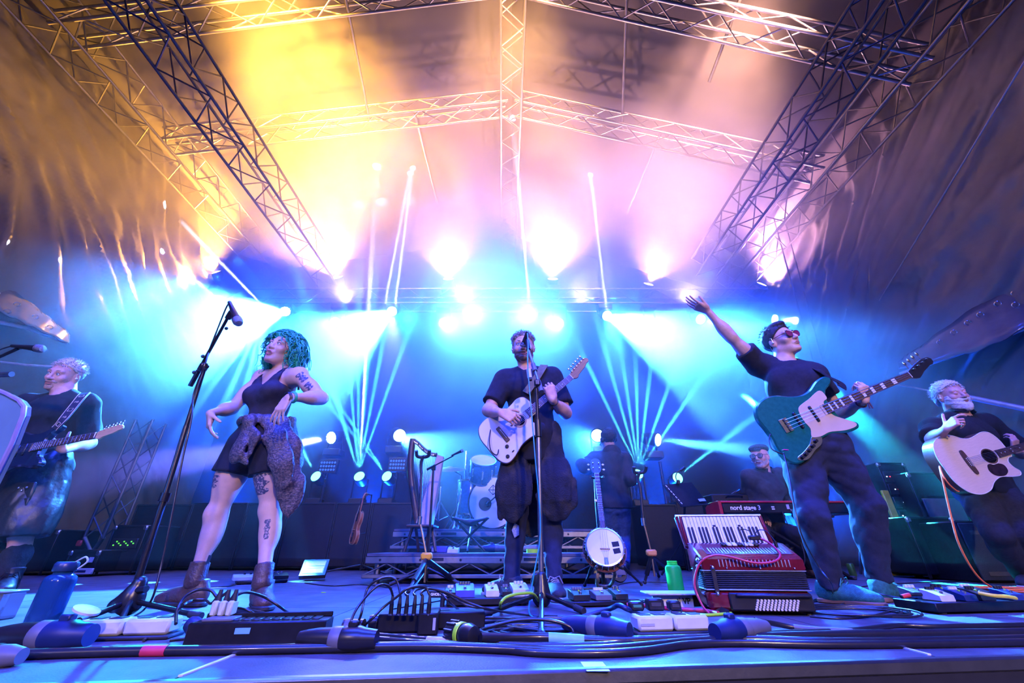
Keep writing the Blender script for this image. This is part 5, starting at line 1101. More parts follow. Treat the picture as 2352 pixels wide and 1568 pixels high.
def bass():
    O, N_ = P(1806,976,2.43), P(2086,862,2.40); M = ortho(O, N_-O, (.02,-1,-.02)); L = (N_-O).length; k = L/.80
    root = empty('bass_guitar', 'green bass guitar with cream pickguard and block inlays', 'guitar', mw=M)
    o = [(-.112,.02),(-.118,.085),(-.085,.142),(-.02,.166),(.05,.158),(.11,.130),(.17,.112),(.235,.118),(.305,.150),(.365,.158),(.392,.138),(.375,.112),(.325,.088),(.298,.055),(.292,.032),(.292,-.032),(.300,-.070),(.335,-.098),(.362,-.118),(.352,-.142),(.29,-.146),(.215,-.128),(.15,-.122),(.08,-.140),(.01,-.180),(-.06,-.190),(-.105,-.155),(-.115,-.085),(-.108,-.03)]
    o = [(x*k, y*k) for x, y in sp2(o, 5)]; b = MB(); b.prism(o, -.042, .0, None, .008); b.build('body', GREEN_LAC, root, smooth=30)
    pg = [(.125,.060),(.20,.078),(.285,.098),(.296,.050),(.262,.033),(.262,-.033),(.296,-.070),(.345,-.112),(.335,-.132),(.27,-.130),(.19,-.110),(.13,-.112),(.085,-.098),(.105,-.060),(.100,-.02),(.104,.03)]
    p = MB(); p.prism([(x*k, y*k) for x, y in sp2(pg, 5)], .0005, .003, None, .0008); p.build('pickguard', PARCH, root, smooth=30)
    cp = [(.090,-.095),(.130,-.115),(.110,-.145),(.06,-.160),(.0,-.185),(-.045,-.178),(-.050,-.160),(-.005,-.148),(.05,-.125)]
    p = MB(); p.prism([(x*k, y*k) for x, y in sp2(cp, 4)], .0005, .0028, None, .0008); p.build('control_plate', NICKEL, root, smooth=30)
    for x, y in ((.085,-.122),(.055,-.138),(.025,-.150),(-.004,-.160),(-.030,-.167)): knob(root, x*k, y*k, BLACK_P, .011, .018, .003)
    for x in (.072,.172):
        q = MB(); q.box((x*k,0,.006), (.020,.105,.011), .005); pk = q.build('pickup', BLACK_P, root)
        for i in range(8): c = MB(); c.lathe([(.003,0),(.003,.0015),(0,.0015)], 8, Matrix.Translation((x*k,-.042+.012*i,.0115))); c.build('pole_piece', NICKEL, pk)
    q = MB(); q.box((-.004,0,.003), (.055,.085,.005), .001); br = q.build('bridge', NICKEL, root)
    for i in range(4): c = MB(); c.tube([V((.0,-.030+.02*i-.007,.012)), V((.0,-.030+.02*i+.007,.012))], .006, 8); c.build('saddle', NICKEL, br)
    neck_set(root, L, .245*k, .062, .042, 21, ROSEWOOD, MAPLE, 4, 'block', .006, swid=.060)
    hd = [(.0,-.022),(.0,.022),(.03,.034),(.09,.052),(.16,.066),(.205,.064),(.226,.046),(.224,.020),(.205,.008),(.18,.008),(.15,-.002),(.11,-.014),(.08,-.030),(.05,-.042),(.025,-.036)]
    head_plate(root, L, hd, BLACK_P, .95); tuners(root, [(L+.045+.042*i, .024+.009*i) for i in range(4)], 1, NICKEL, 1.45)
    strap(root, [P(1934,890,2.43), P(1930,880,2.47), P(1905,866,2.46), P(1880,850,2.48), P(1862,842,2.56)], .055, BLACK_LEATHER, lambda t: V((.2,-1,.3+t)))
    cb = MB(); cb.tube(spline([P(1772,990,2.45), P(1766,1010,2.42), P(1772,1030,2.40), P(1790,1040,2.40), P(1800,1042,2.41)], 6), .0035, 6); cb.build('guitar_lead', RUBBER_BLACK, root, True)
    t = MB(); t.box((0,0,0), (.03,.004,.018), .001, ortho(P(1804,1033,2.385), (1,0,-.1), (0,-1,0))); t.build('pink_tag', mat('pink_plastic', (.7,.04,.25), .5), root, True)
def left_guitar():
    O, N_ = P(14,1040,2.83), P(222,1000,2.76); M = ortho(O, N_-O, (.1,-1,.12)); L = (N_-O).length; k = L/.648
    root = empty('electric_guitar', 'midnight blue electric guitar with maple headstock held at the left edge', 'guitar', mw=M)
    o = [(-.115,.02),(-.12,.09),(-.08,.145),(-.01,.162),(.06,.145),(.12,.118),(.19,.112),(.25,.130),(.305,.150),(.33,.140),(.325,.118),(.28,.088),(.262,.055),(.26,.03),(.258,-.03),(.262,-.065),(.29,-.092),(.305,-.118),(.29,-.140),(.23,-.142),(.17,-.122),(.11,-.122),(.04,-.148),(-.03,-.165),(-.09,-.148),(-.115,-.09)]
    o = [(x*k, y*k) for x, y in sp2(o, 5)]; b = MB(); b.prism(o, -.045, 0, None, .010); b.build('body', NAVY_LAC, root, smooth=30)
    for x in (.035,.085,.140): q = MB(); q.box((x,0,.005), (.018,.085,.008), .004); q.build('pickup', BLACK_P, root)
    q = MB(); q.box((-.004,0,.003), (.045,.085,.005), .001); q.build('bridge', NICKEL, root)
    for x, y in ((.03,-.095),(.0,-.115),(-.03,-.125)): knob(root, x, y, BLACK_P, .011, .015)
    neck_set(root, L, .200*k, .056, .042, 22, ROSEWOOD, MAPLE, 6, top=.006, swid=.055); head_plate(root, L, FENDER_HEAD, MAPLE, .98); tuners(root, [(L+.03+.026*i, .026+.0035*i) for i in range(6)], 1, NICKEL)
    sm = mat('woven_strap', (.015,.015,.03), .8, 0, .3, 60, .3, 200)
    s0 = [P(125,985,2.775), P(143,965,2.77), P(165,938,2.80), P(186,912,2.84), P(196,902,2.90)]; s = strap(root, s0, .062, sm, lambda t: V((.1,-1,.3+t)))
    pts = spline(s0, 8); WS = mat('pale_strap_print', (.62,.52,.40), .7)
    nf = lambda t: V((.1,-1,.3+t)).normalized()
    for sgn in (-1,1):
        q = MB(); pp = []
        for i, p in enumerate(pts): tt = (pts[min(i+1,len(pts)-1)]-pts[max(i-1,0)]).normalized(); n_ = nf(i/(len(pts)-1)); n_ = (n_-tt*n_.dot(tt)).normalized(); pp.append(p+tt.cross(n_)*sgn*.026+n_*.0035)
        capsule_strip(q, pp, .004, .0015, nf); q.build('strap_stripe', WS, s, True)
    for i in range(5, len(pts)-4, 5):
        p = pts[i]; tt = (pts[i+1]-pts[i-1]).normalized(); n_ = nf(i/(len(pts)-1)); n_ = (n_-tt*n_.dot(tt)).normalized(); sd = tt.cross(n_); q = MB()
        if (i//5) % 2: q.tube([p+n_*.004+sd*a*.013+tt*b*.013 for a, b in ((-1,-1),(1,-1),(1,1),(-1,1),(-1,-1))], .0018, 4)
        else: q.tube([p+n_*.004+sd*a*.013+tt*b*.013 for a, b in ((-1,-.2),(-.4,.6),(0,-.3),(.5,.8),(.6,-.4),(1,.3))], .0018, 4)
        q.build('strap_motif', WS, s, True)
def acoustic_guitar():
    O, N_ = P(2224,1061,3.13), P(2410,1008,3.10); M = ortho(O, N_-O, (-.02,-1,.0)); L = (N_-O).length; k = L/.648
    root = empty('acoustic_guitar', 'natural acoustic guitar with dark teardrop pickguard at the right edge', 'guitar', mw=M)
    o = [(-.185,0),(-.180,.09),(-.140,.165),(-.07,.200),(.01,.192),(.075,.152),(.125,.138),(.18,.146),(.24,.156),(.29,.138),(.315,.085),(.318,.03),(.316,-.032),(.285,-.040),(.262,-.065),(.270,-.105),(.290,-.135),(.270,-.158),(.21,-.152),(.14,-.136),(.075,-.152),(.01,-.192),(-.07,-.200),(-.140,-.165),(-.180,-.09)]
    o = [(x*k, y*k) for x, y in sp2(o, 5)]; b = MB(); b.prism(o, -.105, -.003, None, .003); b.build('body', MAHOGANY, root, smooth=30); t = MB(); t.prism([(x*.985, y*.985) for x, y in o], -.004, .001, None, .001); t.build('top_plate', SPRUCE, root, smooth=30)
    bd = MB(); pts = [V((x*.995,y*.995,-.001)) for x, y in o]; bd.tube(pts+pts[:2], .0035, 5, caps=False); bd.build('binding', IVORY, root)
    hx = .165*k
    for r0, r1, mm, nm in ((.050,.056,ROSEWOOD,'rosette'),(.060,.063,IVORY,'rosette')): r = MB(); r.lathe([(r0,.0012),(r1,.0012),(r1,.0022),(r0,.0022)], 30, Matrix.Translation((hx,0,0))); r.build(nm, mm, root)
    r = MB(); r.lathe([(.049,.0008),(.049,.0016),(0,.0016)], 30, Matrix.Translation((hx,0,0))); r.build('soundhole', mat('dark_soundhole', (.006,.004,.004), 1.0, spec=0.0), root)
    pg = [(.185,-.056),(.215,-.075),(.210,-.115),(.165,-.135),(.110,-.120),(.090,-.085),(.105,-.050),(.130,-.045),(.150,-.056)]; p = MB(); p.prism([(x*k, y*k) for x, y in sp2(pg, 5)], .0012, .0026, None, .0005); p.build('pickguard', mat('tortoise_plastic', (.03,.012,.010), .2, 0, .5, 40, coat=.5), root, smooth=30)
    br = MB(); br.prism([(x, y) for x, y in sp2([(-.012,-.085),(.012,-.085),(.016,-.03),(.018,.03),(.012,.085),(-.012,.085),(-.020,.03),(-.020,-.03)], 4)], .001, .010, None, .002); br.build('bridge', ROSEWOOD, root); q = MB(); q.box((.006,0,.012), (.003,.075,.005), .0006); q.build('saddle', IVORY, root)
    for i in range(6): c = MB(); c.ball((-.006,-.027+.0108*i,.011), .0038, 8, 6); c.build('bridge_pin', IVORY, root)
    neck_set(root, L, .225*k, .056, .044, 20, ROSEWOOD, MAHOGANY, 6, top=.004, swid=.056)
    h = MB(); h.prism([(L+.004,-.026),(L+.03,-.036),(L+.17,-.030),(L+.175,0),(L+.17,.030),(L+.03,.036),(L+.004,.026)], -.010, .006, None, .002); h.build('headstock', ROSEWOOD, root, smooth=30)
    for i in range(3): tuners(root, [(L+.045+.045*i,.024)], 1); tuners(root, [(L+.045+.045*i,-.024)], -1)
    cb = MB(); cb.tube(spline([P(2158,1070,3.05), P(2166,1092,3.02), P(2180,1112,3.02), P(2196,1126,3.05), P(2202,1128,3.06)], 6), .0055, 6); cb.build('orange_lead_loop', mat('orange_rubber', (.85,.17,.03), .5), root, True)
def banjo():
    c = P(1389,1255,3.25); top = P(1371,1092,3.50); up = (top-c).normalized(); z = V((-.12,-1,.12)); M = ortho(c, up, z); root = empty('banjo', 'banjo with white head and black tape patches on its stand', 'banjo', mw=M)
    Rr = .132; m = MB(); m.lathe([(Rr*.92,-.065),(Rr*1.02,-.055),(Rr*1.06,-.03),(Rr*1.02,-.01),(Rr,.0),(Rr*.97,.004),(Rr*.95,.0)], 40); m.build('pot', ROSEWOOD, root); m = MB(); m.lathe([(Rr*1.05,-.004),(Rr*1.05,.008),(Rr*.98,.010),(Rr*.98,-.004)], 40); m.build('tension_hoop', NICKEL, root)
    m = MB(); m.lathe([(Rr*.985,.0),(Rr*.985,.004),(0,.004)], 40); m.build('drum_skin', mat('frosted_skin', (.78,.76,.76), .5, 0, .06, 8), root); m = MB(); m.lathe([(Rr*.9,-.07),(Rr*1.18,-.06),(Rr*1.20,-.045),(Rr*.95,-.05)], 40); m.build('resonator', MAHOGANY, root)
    for i in range(22):
        a = 2*pi*i/22+.07; q = MB(); x, y = Rr*1.085*cos(a), Rr*1.085*sin(a); q.tube([V((x,y,.008)), V((x,y,-.045))], .0028, 5); q.ball((x*1.0,y*1.0,-.038), .006, 6, 5); q.box((Rr*1.06*cos(a),Rr*1.06*sin(a),.008), (.008,.008,.004), .001); q.build('tension_hook', NICKEL, root)
    L = (top-c).length+.02
    m = MB(); m.box((Rr+(L-Rr)/2,0,.004), (L-Rr,.040,.012), .003); m.build('fretboard', ROSEWOOD, root); m = MB(); m.box((Rr+(L-Rr)/2,0,-.010), (L-Rr,.034,.018), .008); m.build('neck', MAHOGANY, root)
    f = MB()
    for i in range(22): x = L/2**(i/12)*.96+.02; f.box((x,0,.0105), (.002,.038,.002), 0)
    o = f.build('frets', NICKEL, root, smooth=0); o['kind'] = 'stuff'
    m = MB(); m.prism(sp2([(L,-.020),(L,.020),(L+.03,.040),(L+.08,.045),(L+.13,.036),(L+.15,0),(L+.13,-.036),(L+.08,-.045),(L+.03,-.040)], 4), -.012, .004, None, .002); m.build('headstock', BLACK_P, root)
    for x, y in ((L+.045,.026),(L+.095,.024),(L+.045,-.026),(L+.095,-.024)): tuners(root, [(x,y)], 1 if y > 0 else -1, NICKEL, 1.1, IVORY)
    q = MB(); q.box((.36,.030,.0), (.02,.02,.012), .003); q.build('fifth_peg', IVORY, root)
    m = MB(); m.box((-.02,0,.010), (.006,.07,.014), .001); m.build('bridge', MAPLE, root); m = MB(); m.box((-.105,0,.008), (.05,.026,.008), .003); m.build('tailpiece', NICKEL, root)
    for i in range(4): s = MB(); t = i/3-.5; s.tube([V((-.09,t*.02,.014)), V((-.02,t*.05,.018)), V((L,t*.026,.012))], .0006, 4); s.build('string', STRING, root)
    TP = mat('black_gaffer_tape', (.008,.008,.009), .8)
    for (x, y, a) in ((.018,-.078,.15),(-.030,-.082,.2)): q = MB(); q.box((0,0,0), (.036,.050,.0012), .0004, Matrix.Translation((x,y,.005)) @ Matrix.Rotation(a,4,'Z')); q.build('tape_patch', TP, root)
    # stand
    st = empty('banjo_stand', 'black tripod instrument stand carrying the banjo', 'stand', G(1390,1322)); b = G(1392,1322); m = MB(); hub = c+V((0,.16,-.10)); m.tube([V((hub.x,hub.y,.03)), V((hub.x-.0,hub.y,.55)), V((top.x,top.y+.08,top.z-.02))], .014, 8); m.build('upright', BLACK_METAL, st, True)
    for gx, gy in ((1343,1343),(1473,1341),(1402,1326)):
        q = G(gx,gy,.012); m = MB(); a = V((hub.x,hub.y-.01,.28)); m.tube([a, a+(q-a)*.72], .013, 8); lg = m.build('leg', BLACK_METAL, st, True); m = MB(); m.tube([a+(q-a)*.7, q], .009, 8); m.ball(q, .014, 8, 6); m.build('foot', RUBBER_BLACK, lg, True)
    for sx in (-1,1): m = MB(); m.tube([V((hub.x,hub.y,.20)), c+V((sx*.09,.02,-.13)), c+V((sx*.09,-.10,-.135))], .009, 6); m.ball(c+V((sx*.09,-.10,-.125)), .012, 6, 5); m.build('cradle_arm', RUBBER_BLACK, st, True)
    m = MB(); t2 = top+V((0,.05,-.01)); m.tube([t2+V((-.055,-.06,0)), t2+V((-.045,-.02,0)), t2+V((0,.02,0)), t2+V((.045,-.02,0)), t2+V((.055,-.06,0))], .010, 6); m.build('neck_yoke', RUBBER_BLACK, st, True)
def accordion():
    base = G(1735,1398); base.y = 2.26; root = empty('accordion', 'red piano accordion standing upright on the floor, keys facing up', 'accordion', mw=Matrix.Translation((P(1733,1400,2.26).x, 2.26, 0)) @ Matrix.Rotation(R(-7),4,'Z'))
    RED = mat('red_celluloid', (.15,.005,.012), .2, 0, .35, 14, coat=1.0); BEL = mat('bellows_cloth', (.012,.015,.03), .7, 0, .2, 40); TRIM = mat('pale_metal_trim', (.55,.58,.52), .35, .7)
    w, d = .46, .21
    m = MB(); m.box((0,0,.053), (w,d,.085), .018); bx = m.build('bass_box', RED, root)
    m = MB(); m.box((.04,-d/2-.004,.052), (w*.78,.016,.07), .006); m.build('hand_panel', BLACK_P, root); m = MB(); m.box((.05,-d/2-.020,.078), (w*.7,.022,.012), .005); m.build('hand_strap', BLACK_LEATHER, root)
    for j in range(5):
        for i in range(12): q = MB(); q.lathe([(.0055,0),(.0055,.005),(.003,.007),(0,.007)], 8, Matrix.Translation((-.035+.0155*i+.004*j,-d/2-.012,.024+.0085*j)) @ Matrix.Rotation(R(90),4,'X')); q.build('bass_button', IVORY, root)
    for sx in (-1,1):
        for sy in (-1,1): q = MB(); q.lathe([(.012,0),(.010,.012),(0,.012)], 10, Matrix.Translation((sx*.2,sy*.08,.0))); q.build('foot', RUBBER_BLACK, root)
    for i in range(9):                      # bellows folds, each a thin pleat
        z = .100+.0082*i; q = MB(); vs = []
        q.box((0,0,z), (w*.985,d*.96,.0072), .0032); q.build('bellows_fold', BEL, root)
    for z in (.0965,.174): q = MB(); q.box((0,0,z), (w*1.0,d*1.0,.005), .0018); q.build('bellows_trim', TRIM, root)
    m = MB(); m.prism(sp2([(-.105,.176),(-.110,.225),(-.095,.246),(-.055,.262),(.06,.296),(.105,.300),(.105,.176)][::-1], 2) if False else [(-.105,.178),(-.108,.222),(-.088,.236),(.040,.290),(.105,.295),(.105,.178)], -w/2, w/2, Matrix(((0,0,1,0),(1,0,0,0),(0,1,0,0),(0,0,0,1))), .006); m.build('treble_box', RED, root, smooth=30)
    sl = ortho(V((0,-.024,.263)), (1,0,0), V((0,-.055,.13))); m = MB(); m.box((.01,0,.001), (w*.86,.115,.004), .0015, sl); m.build('grille', mat('maroon_grille', (.12,.012,.03), .35, .3), root)
    for i in range(26): q = MB(); q.box((-.165+.0138*i,-.020,.004), (.0055,.055,.003), .001, sl); q.build('grille_slot', TRIM, root)
    for i in range(20): q = MB(); q.box((-.150+.0165*i,-.1075,.205), (.0045,.004,.030), .001); q.build('grille_slot', TRIM, root)
    for i in range(7): q = MB(); q.box((-.075+.026*i,.036,.010), (.022,.030,.010), .003, sl); q.build('register_switch', IVORY if i % 3 else BLACK_P, root)
    # keyboard: a sloping plate behind the grille
    kb = ortho(V((-.015,.100,.283)), (1,0,0), V((0,-.82,.36))); kw = .405
    m = MB(); m.prism([(-kw/2-.022,-.01),(kw/2+.022,-.01),(kw/2+.018,.158),(-kw/2-.034,.158)], -.030, -.004, kb, .006); m.build('keyboard_frame', RED, root, smooth=30)
    for sx in (-1,1): m = MB(); m.box((sx*(kw/2+.012),.075,.002), (.016,.165,.020), .006, kb); m.build('keyboard_cheek', RED, root)
    m = MB(); m.tube([kb @ V((-kw/2-.03,.162,-.005)), kb @ V((kw/2+.02,.162,-.005))], .007, 8); m.build('keyboard_rail', TRIM, root)
    nk = 22; kwid = kw/nk
    for i in range(nk): q = MB(); q.box((-kw/2+kwid*(i+.5),.075,.003), (kwid*.93,.150,.010), .002, kb); q.build('white_key', IVORY, root)
    for i in range(nk-1):
        if i % 7 not in (2,6): q = MB(); q.box((-kw/2+kwid*(i+1),.045,.012), (kwid*.52,.090,.010), .002, kb); q.build('black_key', BLACK_P, root)
    for x, lab in ((-.045,1),(.085,1)): q = MB(); q.box((x,.098,.0085), (.014,.010,.0008), 0, kb); q.build('key_sticker', BLACK_P, root)
    for z0, z1, x in ((.10,.19,-.185),): q = MB(); q.box((x,-d/2-.005,.135), (.020,.006,.105), .002); q.build('bellows_strap', BLACK_LEATHER, root)
    for z in (.188,.082): q = MB(); q.ball((-.185,-d/2-.010,z), .008, 10, 6); q.build('strap_stud', SILVER, root)
    for z, n in ((.185,3),(.083,3)):
        for i in range(n): q = MB(); q.ball((-.12+.15*i,-d/2-.004,z), .004, 8, 5); q.build('screw', SILVER, root)
    m = MB(); m.tube(spline([V((.02,.0,.31)), V((.018,.005,.345)), V((.035,.0,.355)), V((.06,-.02,.345))], 5), .0022, 5); m.tube([V((.02,.0,.31)), V((.02,-.02,.268))], .0022, 5); m.build('clip_microphone', BLACK_METAL, root)
    m = MB(); m.tube(spline([V((.08,-.01,.325)), V((.115,.02,.350)), V((.15,.01,.345)), V((.165,-.02,.30))], 5), .0022, 5); m.tube([V((.165,-.02,.30)), V((.165,-.022,.272))], .008, 8); m.build('clip_microphone', BLACK_METAL, root)
    m = MB(); m.box((.075,-.012,.315), (.055,.03,.022), .005); m.build('jack_box', BLACK_P, root)
    RC = mat('crimson_cable', (.45,.02,.06), .4, coat=.4); m = MB(); m.tube(spline([V((.10,-.02,.312)), V((.125,-.05,.290)), V((.135,-.105,.245)), V((.09,-.135,.215)), V((.0,-.14,.208)), V((-.10,-.13,.232)), V((-.17,-.12,.238)), V((-.235,-.10,.205)), V((-.275,-.09,.12)), V((-.265,-.11,.04)), V((-.245,-.13,.008))], 6), .005, 8); m.build('red_cable', RC, root)
    m = MB()
    for pts in ([V((-.225,-.06,.235)), V((-.25,-.05,.17)), V((-.262,-.06,.10)), V((-.235,-.07,.05)), V((-.17,-.11,.012))],[V((-.225,-.04,.20)), V((-.255,-.03,.12)), V((-.24,-.04,.05)), V((-.16,-.13,.010))]): capsule_strip(m, spline(pts, 6), .024, .004, V((-.3,-1,.1)))
    m.build('shoulder_strap', BLACK_LEATHER, root)
    m = MB(); m.ball((-.232,-.07,.215), .014, 8, 6); m.ball((-.236,-.06,.19), .012, 8, 6); m.build('strap_buckle', SILVER, root)
def keyboard():
    D = 4.35; a, b = P(1655,1165,D), P(1956,1162,D); cx = (a.x+b.x)/2; w = b.x-a.x; zt = P(1700,1150,D).z; zb = P(1700,1180,D).z; h = zt-zb
    root = empty('stage_keyboard', 'red and black stage keyboard on its stand, lettered back panel towards us', 'keyboard', (cx,D,zb)); RED = mat('red_lacquer', (.50,.012,.03), .35, 0, .1, 20, coat=.4)
    m = MB(); m.box((0,.15,h*.45), (w-.05,.29,h*.80), .01); m.build('case', BLACK_P, root); m = MB(); m.box((0,.15,h*.93), (w,.31,h*.16), .008); m.build('top_panel', RED, root)
    for sx in (-1,1): m = MB(); m.prism([(-.005,0),(.31,0),(.31,h*.7),(.2,h),(-.005,h)], -.016, .016, Matrix.Translation((sx*(w/2),0,0)) @ Matrix(((0,0,1,0),(1,0,0,0),(0,1,0,0),(0,0,0,1))), .004); m.build('end_cheek', RED, root, smooth=30)
    text('nord stage 3', h*.50, mat('white_print', (.8,.8,.8), .6), root, ortho(V((-w*.31,.0035,h*.47)), (1,0,0), (0,-1,0)), bold=.0012)
    for i in range(2): q = MB(); q.box((-w*.10,.004,h*(.38+.16*i)), (.030,.004,.012), .001); q.build('socket_label', mat('white_print', (.8,.8,.8), .6), root)
    for i, (x, ww, hh) in enumerate(((.02,.035,.045),(.06,.05,.02),(.10,.06,.02),(.02+.045,.05,.02),(.115,.07,.018))): q = MB(); q.box((x,.004,h*(.55 if i % 2 == 0 else .30)), (ww*.8,.004,hh), .001); q.build('socket_label', mat('grey_print', (.35,.36,.40), .6), root)
    for i in range(26): q = MB(); q.lathe([(.007,0),(.006,.012),(0,.012)], 8, Matrix.Translation((-w*.42+w*.84*i/25,.07+.03*(i % 2),h))); q.build('knob', BLACK_P, root)
    for i in range(40): q = MB(); q.box((-w*.47+w*.94*(i+.5)/40,.245,h+.004), (w*.94/40*.92,.12,.010), .001); q.build('white_key', IVORY, root)
    st = empty('keyboard_stand', 'black crossed stand under the red stage keyboard', 'stand', (cx,D+.15,0))
    for sx in (-1,1):
        m = MB(); m.tube([V((-sx*.42,-.12+.02*sx,.02)), V((sx*.42,-.12+.02*sx,zb-.02))], .016, 8); m.tube([V((-sx*.42,.12,.02)), V((sx*.42,.12,zb-.02))], .016, 8); m.build('leg_pair', BLACK_METAL, st)
        m = MB(); m.box((sx*.42,0,zb-.02), (.035,.36,.03), .006); m.build('support_bar', BLACK_METAL, st); m = MB(); m.box((sx*.42,0,.016), (.04,.4,.032), .008); m.build('foot_bar', RUBBER_BLACK, st)
    c = MB(); c.tube(spline([V((-.06,-.16,zb+.03)), V((-.05,-.18,zb-.1)), V((.02,-.17,zb-.22)), V((.0,-.2,zb-.4)), V((-.05,-.1,.01))], 6), .005, 6); tag(c.build('keyboard_lead', RUBBER_BLACK, None), 'thin lead hanging from the back panel of the red keyboard', 'cable').location = (cx,D+.15,0)
def lathe_obj(name, prof, m, parent, M=None, n=24): b = MB(); b.lathe(prof, n, M); return b.build(name, m, parent)
def drum(name, label, c, axis, r, d, shell, head, hoop=NICKEL, lugs=8, parts_front=None):
    M = ortho(c, V(axis).orthogonal(), axis); root = empty(name, label, 'drum', mw=M)
    lathe_obj('shell', [(r*.97,-d/2),(r,-d/2+.01),(r,d/2-.01),(r*.97,d/2)], shell, root, None, 36)
    for z, nm in ((d/2,'drum_head'),(-d/2,'drum_head')): lathe_obj(nm, [(r*.965,z-.004),(r*.965,z+.002),(0,z+.002)], head, root, None, 36)
    for z in (d/2,-d/2): lathe_obj('hoop', [(r*1.00,z-.014),(r*1.035,z-.014),(r*1.035,z+.006),(r*.985,z+.006)], hoop, root, None, 36)
    for i in range(lugs):
        a = 2*pi*i/lugs; q = MB(); q.box((r*1.02*cos(a),r*1.02*sin(a),0), (.02,.02,d*.45), .005); q.tube([V((r*1.03*cos(a),r*1.03*sin(a),-d/2)), V((r*1.03*cos(a),r*1.03*sin(a),d/2))], .003, 5); q.build('lug', NICKEL, root)
    return root
def drums():
    Z = .44; SH = mat('blue_drum_shell', (.03,.07,.22), .25, .2, .2, 30, coat=.6); HD = mat('white_drum_skin', (.66,.66,.70), .5, 0, .06, 10)
    c = P(1132,1155,5.0); r = .285; b = drum('bass_drum', 'large bass drum with pale skin standing on the riser', V((c.x,5.22,Z+r*1.05)), (0,-1,0), r, .42, SH, HD, BLACK_METAL, 10); 
    q = MB(); q.lathe([(.075,.0),(.075,.004),(0,.004)], 24, ortho(V((-.035 if False else 0,0,0)), (1,0,0), (0,0,1))); o = q.build('port_hole', BLACK_P, b); o.matrix_basis = Matrix.Translation((b.matrix_world.to_3x3().inverted() @ V((-.09,0,-.02)))*1.0) @ Matrix.Translation((0,0,.212))
    iv = b.matrix_world.inverted(); pt = lambda x, z: iv @ V((c.x+x, 5.0, Z+r*1.05+z)); q = MB()
    sq = [(.0,.19),(.055,.135),(.0,.08),(-.055,.135)]
    for i in range(4): q.tube([pt(*sq[i]), pt(*sq[(i+1)%4])], .003, 4)
    q.tube([pt(*sq[0]), pt(*sq[2])], .003, 4); q.tube([pt(*sq[1]), pt(*sq[3])], .003, 4); q.build('diamond_logo', BLACK_P, b)
    m = MB(); m.tube([V((c.x-.06,4.99,Z+.28)), V((c.x+.05,4.9,Z+.36)), V((c.x+.16,4.8,Z+.44))], .009, 6); m.ball(V((c.x-.06,5.0,Z+.28)), .03, 8, 6); tag(m.build('drum_microphone', BLACK_P, None), 'microphone poking into the bass drum', 'microphone')
    drum('rack_tom', 'tom drum mounted above the bass drum', P(1108,1078,5.05), V((.10,-.55,.80)), .155, .24, SH, HD)
    ft = drum('floor_tom', 'floor tom standing left of the bass drum', V((P(1085,1170,5.2).x,5.25,Z+.38)), V((0,-.05,1)), .19, .38, SH, HD); x0 = P(1085,1170,5.2).x
    for i in range(3): a = 2*pi*i/3+.5; m = MB(); m.tube([V((x0+.2*cos(a),5.25+.2*sin(a),Z+.4)), V((x0+.22*cos(a),5.25+.22*sin(a),Z))], .008, 6); m.build('leg', NICKEL, ft, True)
    drum('snare_drum', 'chrome snare drum half hidden behind the rack tom', V((P(1160,1120,5.5).x,5.62,Z+.62)), V((0,-.1,1)), .17, .14, NICKEL, HD)
    def cymstand(label, x, z, tilt, rc, boom=None, Y=5.3):
        rt = empty('cymbal_stand', label, 'stand', (x,Y,Z)); m = MB(); m.tube([V((0,0,.12)), V((0,0,z))], .010, 8); m.build('upright', NICKEL, rt); m = MB(); m.tube([V((0,0,z*.45)), V((0,0,z*.62))], .015, 8); m.build('clamp', NICKEL, rt)
        for i in range(3): a = 2*pi*i/3+.4; m = MB(); m.tube([V((0,0,.32)), V((.24*cos(a),.24*sin(a),.012))], .009, 6); m.tube([V((0,0,.10)), V((.12*cos(a),.12*sin(a),.16))], .006, 6); m.ball((.24*cos(a),.24*sin(a),.014), .014, 8, 5); m.build('leg', NICKEL, rt)
        top = V((0,0,z))
        if boom: m = MB(); m.tube([top, top+V(boom)], .008, 6); m.build('boom', NICKEL, rt); top = top+V(boom)
        if rc: m = MB(); m.lathe([(.0,.028),(.03,.024),(.05,.012),(rc*.6,.004),(rc,-.012),(rc,-.014),(rc*.6,.001),(.05,.009),(0,.022)], 36, ortho(top, (1,0,0), tilt)); m.build('cymbal', mat('brass_cymbal', (.55,.38,.14), .3, 1.0), rt)
    cymstand('cymbal stand with a long pole left of the tom', P(1068,1100,5.3).x, .95, V((.1,-.3,1)), 0, None, 5.3)
    cymstand('cymbal stand with a cymbal reaching over the harp', P(1060,1100,5.2).x, .62, V((.35,-.3,1)), .20, (-.14,-.02,.08), 5.15)
    cymstand('short chrome hi-hat stand at the left end of the riser', P(1010,1150,5.1).x, .48, V((0,0,1)), 0, None, 5.1)
    cymstand('cymbal stand behind the legs of the centre singer', P(1230,1150,5.4).x, .95, V((-.1,-.3,1)), .22, None, 5.5)
    # folding stool
    rt = empty('folding_stool', 'black folding three-legged stool on the lower riser step', 'stool', P(1078,1255,4.2)); g0 = P(1078,1262,4.2); g0.z = .235; rt.location = g0
    m = MB(); n = 14; vs = [V((0,0,.24))]; 
    S = Solid(); S.cap((-.16,0,.285),(0,-.01,.245), .022, .030, k=.04, flat=(V((0,0,1)),.6)); S.cap((.16,0,.285),(0,-.01,.245), .022, .030, k=.04, flat=(V((0,0,1)),.6)); S.cap((0,.15,.27),(0,-.01,.245), .022, .03, k=.04, flat=(V((0,0,1)),.6)); me = S.mesh(.009, (), 'seat'); me.materials.append(BLACK_LEATHER); link('seat', me, rt)
